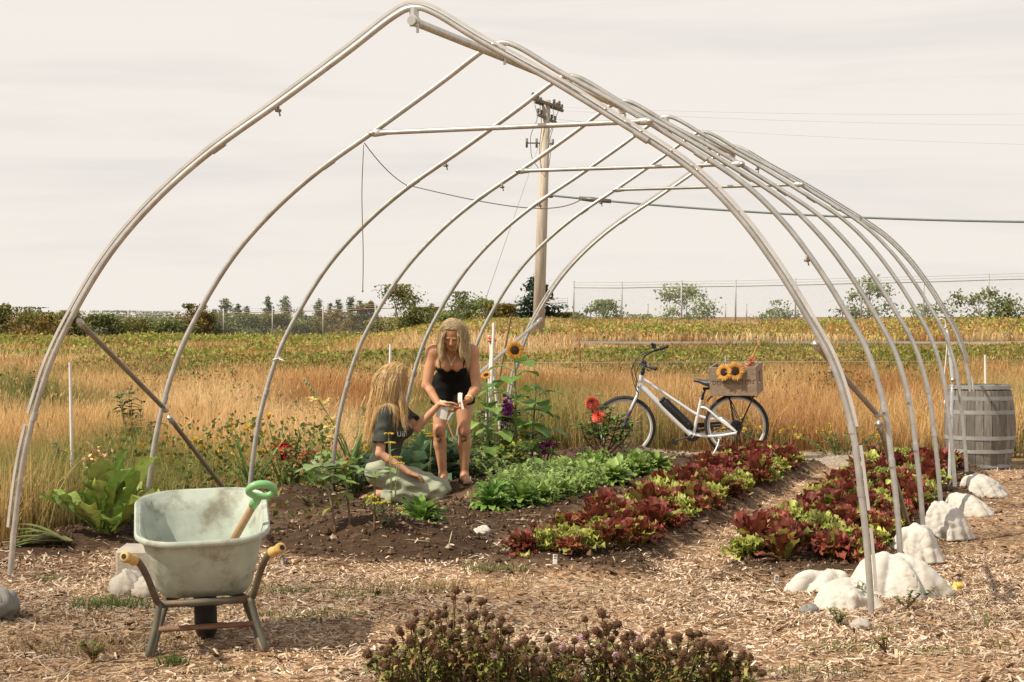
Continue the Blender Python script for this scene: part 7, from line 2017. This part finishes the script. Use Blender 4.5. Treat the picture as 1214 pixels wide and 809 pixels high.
# second lower far row of posts
for k, px in enumerate((860, 885, 768, 700)):
    Y = 150; x = at(px, 380, Y)[0]; q = MB(); z0 = G(x, Y); q.tube([(0, 0, 0), (0, 0, at(px, 361, Y)[2] - z0)], .05, 6); q.ball((0, 0, at(px, 361, Y)[2] - z0), .06, 6, 4)
    o = q.build('far_post', FST); o.location = (x, Y, z0); tag(o, 'thin grey post far behind the right-hand fence', 'post', 'far posts behind the right-hand fence')

# ---- wire field fence in the grass, with steel posts
wf_b = onground((at(560, 500, 43)[0], 43, 0)); wf = thing('wire_fence', 'low wire fence running through the grass in front of the road bank', 'fence', wf_b)
xs = [at(px, 430, 43 + i * .2)[0] for i, px in enumerate((560, 688, 860, 1030, 1240))]; tops = []
for i, x in enumerate(xs):
    Y = 43 + i * .2; g_ = G(x, Y); tz = 1.28 if i != 1 else 1.35
    if i == 1:
        q = MB(); a_ = at(688.5, 432, Y); b2 = at(685.5, 389, Y); q.tube([(a_[0] + .02, Y, g_), b2], .02, 6, flat=.6); q.build('rusty_post', mat('rust_post', (.26, .10, .04), .8, .2), wf, wf_b)
    else:
        q = MB(); q.tube([(x, Y, g_), (x, Y, g_ + .75)], .018, 6); q.build('steel_post', mat('grey_post', (.3, .28, .24), .7, .2), wf, wf_b)
    tops.append(np.array([x, Y, 0]))
for hz_ in (.62, .35):
    q = MB(); q.tube([np.array([p_[0], p_[1] - .02, G(p_[0], p_[1]) + hz_]) for p_ in tops], .006, 4); q.build('wire', FST, wf, wf_b)

# ---- utility pole
PW = mat('pole_wood', (.50, .43, .35), .85, .2, 2.5, stretch=(6, 6, .5), dirt=(.33, .27, .21), dirt_amt=.5, dirt_scale=3)
PWD = mat('crossarm_wood', (.20, .17, .135), .85, .2, 4); INS = mat('insulator', (.12, .11, .10), .35, .1)
Yp = 70.0
x0 = at(637.5, 407, Yp)[0]; pb2 = np.array([x0, Yp, G(x0, Yp) - .3]); ptop = at(647.5, 119, Yp)
up_ = thing('utility_pole', 'tall grey-brown wooden utility pole with two crossarms, leaning slightly right', 'utility pole', pb2)
q = MB(); q.tube([pb2, (pb2 + ptop) / 2, ptop], [.215, .185, .15], 16); q.build('post', PW, up_, pb2)
axd = np.array([.80, .6, 0]); axd /= np.linalg.norm(axd)
def pole_at(py): f_ = (407 - py) / (407 - 119); return at(637.5, 407, Yp) + (ptop - at(637.5, 407, Yp)) * f_
for (py, L_, off_) in ((123, 1.25, .0), (126, 1.25, .25), (141, .80, .1)):
    c_ = pole_at(py) - np.array([0, .18, 0]) + np.array([off_ * .4, off_, 0])
    q = MB(); a_ = c_ - axd * L_ * .5 + np.array([0, 0, .12]); b2 = c_ + axd * L_ * .5 - np.array([0, 0, .12]); q.tube([a_, b2], .065, 4, phase=PI / 4); ao = q.build('crossarm', PWD, up_, pb2, smooth=False)
    for f_ in (.04, .22, .78, .96):
        p_ = a_ + (b2 - a_) * f_; q = MB(); q.lathe([(0, 0), (.035, .02), (.06, .07), (.035, .09), (.06, .12), (.03, .17), (0, .18)], 10, p_ + np.array([0, 0, .05])); q.build('insulator', INS, ao, pb2)
for (py, s, L_) in ((170, -1, .62), (171, 1, .28)):
    c_ = pole_at(py); q = MB(); q.tube([c_, c_ + np.array([s * L_, -.1, 0])], .025, 6); e_ = c_ + np.array([s * L_, -.1, 0])
    for ff in ((1.0,) if s > 0 else (1.0, .45)): p2 = c_ + (e_ - c_) * ff; q.tube([p2 - np.array([0, 0, .16]), p2 + np.array([0, 0, .16])], .04, 6)
    q.build('cutout_bracket', INS, up_, pb2)
q = MB()
for pts_ in ([(634, 124), (637, 140), (630, 158), (629, 170), (631, 188), (640, 202)], [(640, 123), (642, 150), (640, 170), (640, 188), (643, 204)], [(655, 126), (657, 145), (652, 165), (653, 172), (651, 195), (646, 210)], [(662, 131), (655, 150), (648, 165)]):
    q.tube(smooth_path([at(a_, b_, Yp - .28) for a_, b_ in pts_], 5), .012, 5, cap=False)
q.build('jumper_wire', INS, up_, pb2)
q = MB(); c_ = pole_at(233); q.box(c_ + np.array([.2, -.1, 0]), (.3, .12, .12), None, bev=.02); q.build('cable_clamp', INS, up_, pb2)
CAB_M = mat('cable_green_grey', (.13, .16, .14), .6, .1)
a_ = pole_at(232) + np.array([.2, -.15, 0]); b2 = at(1480, 262, 60.0)
q = MB(); cpts = sagged(a_, b2, .35, 60); q.tube(cpts, .035, 6); oc = q.build('cable_line', CAB_M, None, a_); oc.name = 'overhead_cable'; oc.location = a_
tag(oc, 'thick green-grey overhead cable running from the utility pole to the right edge', 'cable')
i0 = 3; q = MB(); q.tube([cpts[3], cpts[4], cpts[6]], [.07, .085, .07], 8); sp_ = q.build('cable_splice', INS, oc, a_)
for k, (pya, pyb, Yb) in enumerate(((126, 128, 75), (130, 146, 75), (141, 175, 72))):
    a_ = pole_at(pya) + axd * .55; b2 = at(1500, pyb, Yb); q = MB(); q.tube(sagged(a_, b2, .25, 40), .004, 4); o = q.build('power_line', mat('faint_wire', (.55, .53, .50), .6, .1), None, a_); o.location = a_
    tag(o, ['uppermost thin power line running right from the top crossarm', 'middle thin power line running right from the top crossarm', 'lowest thin power line running right from the lower crossarm'][k], 'power line', 'thin power lines of the utility pole')
q = MB(); a_ = pole_at(150); b2 = at(560, 405, 76); b2[2] = G(b2[0], 76); q.tube([a_, b2], .010, 5); o = q.build('guy_wire', mat('faint_wire', (.55, .53, .50), .6, .1), None, b2); o.location = b2; tag(o, 'thin guy wire slanting from the utility pole down to the left', 'wire')
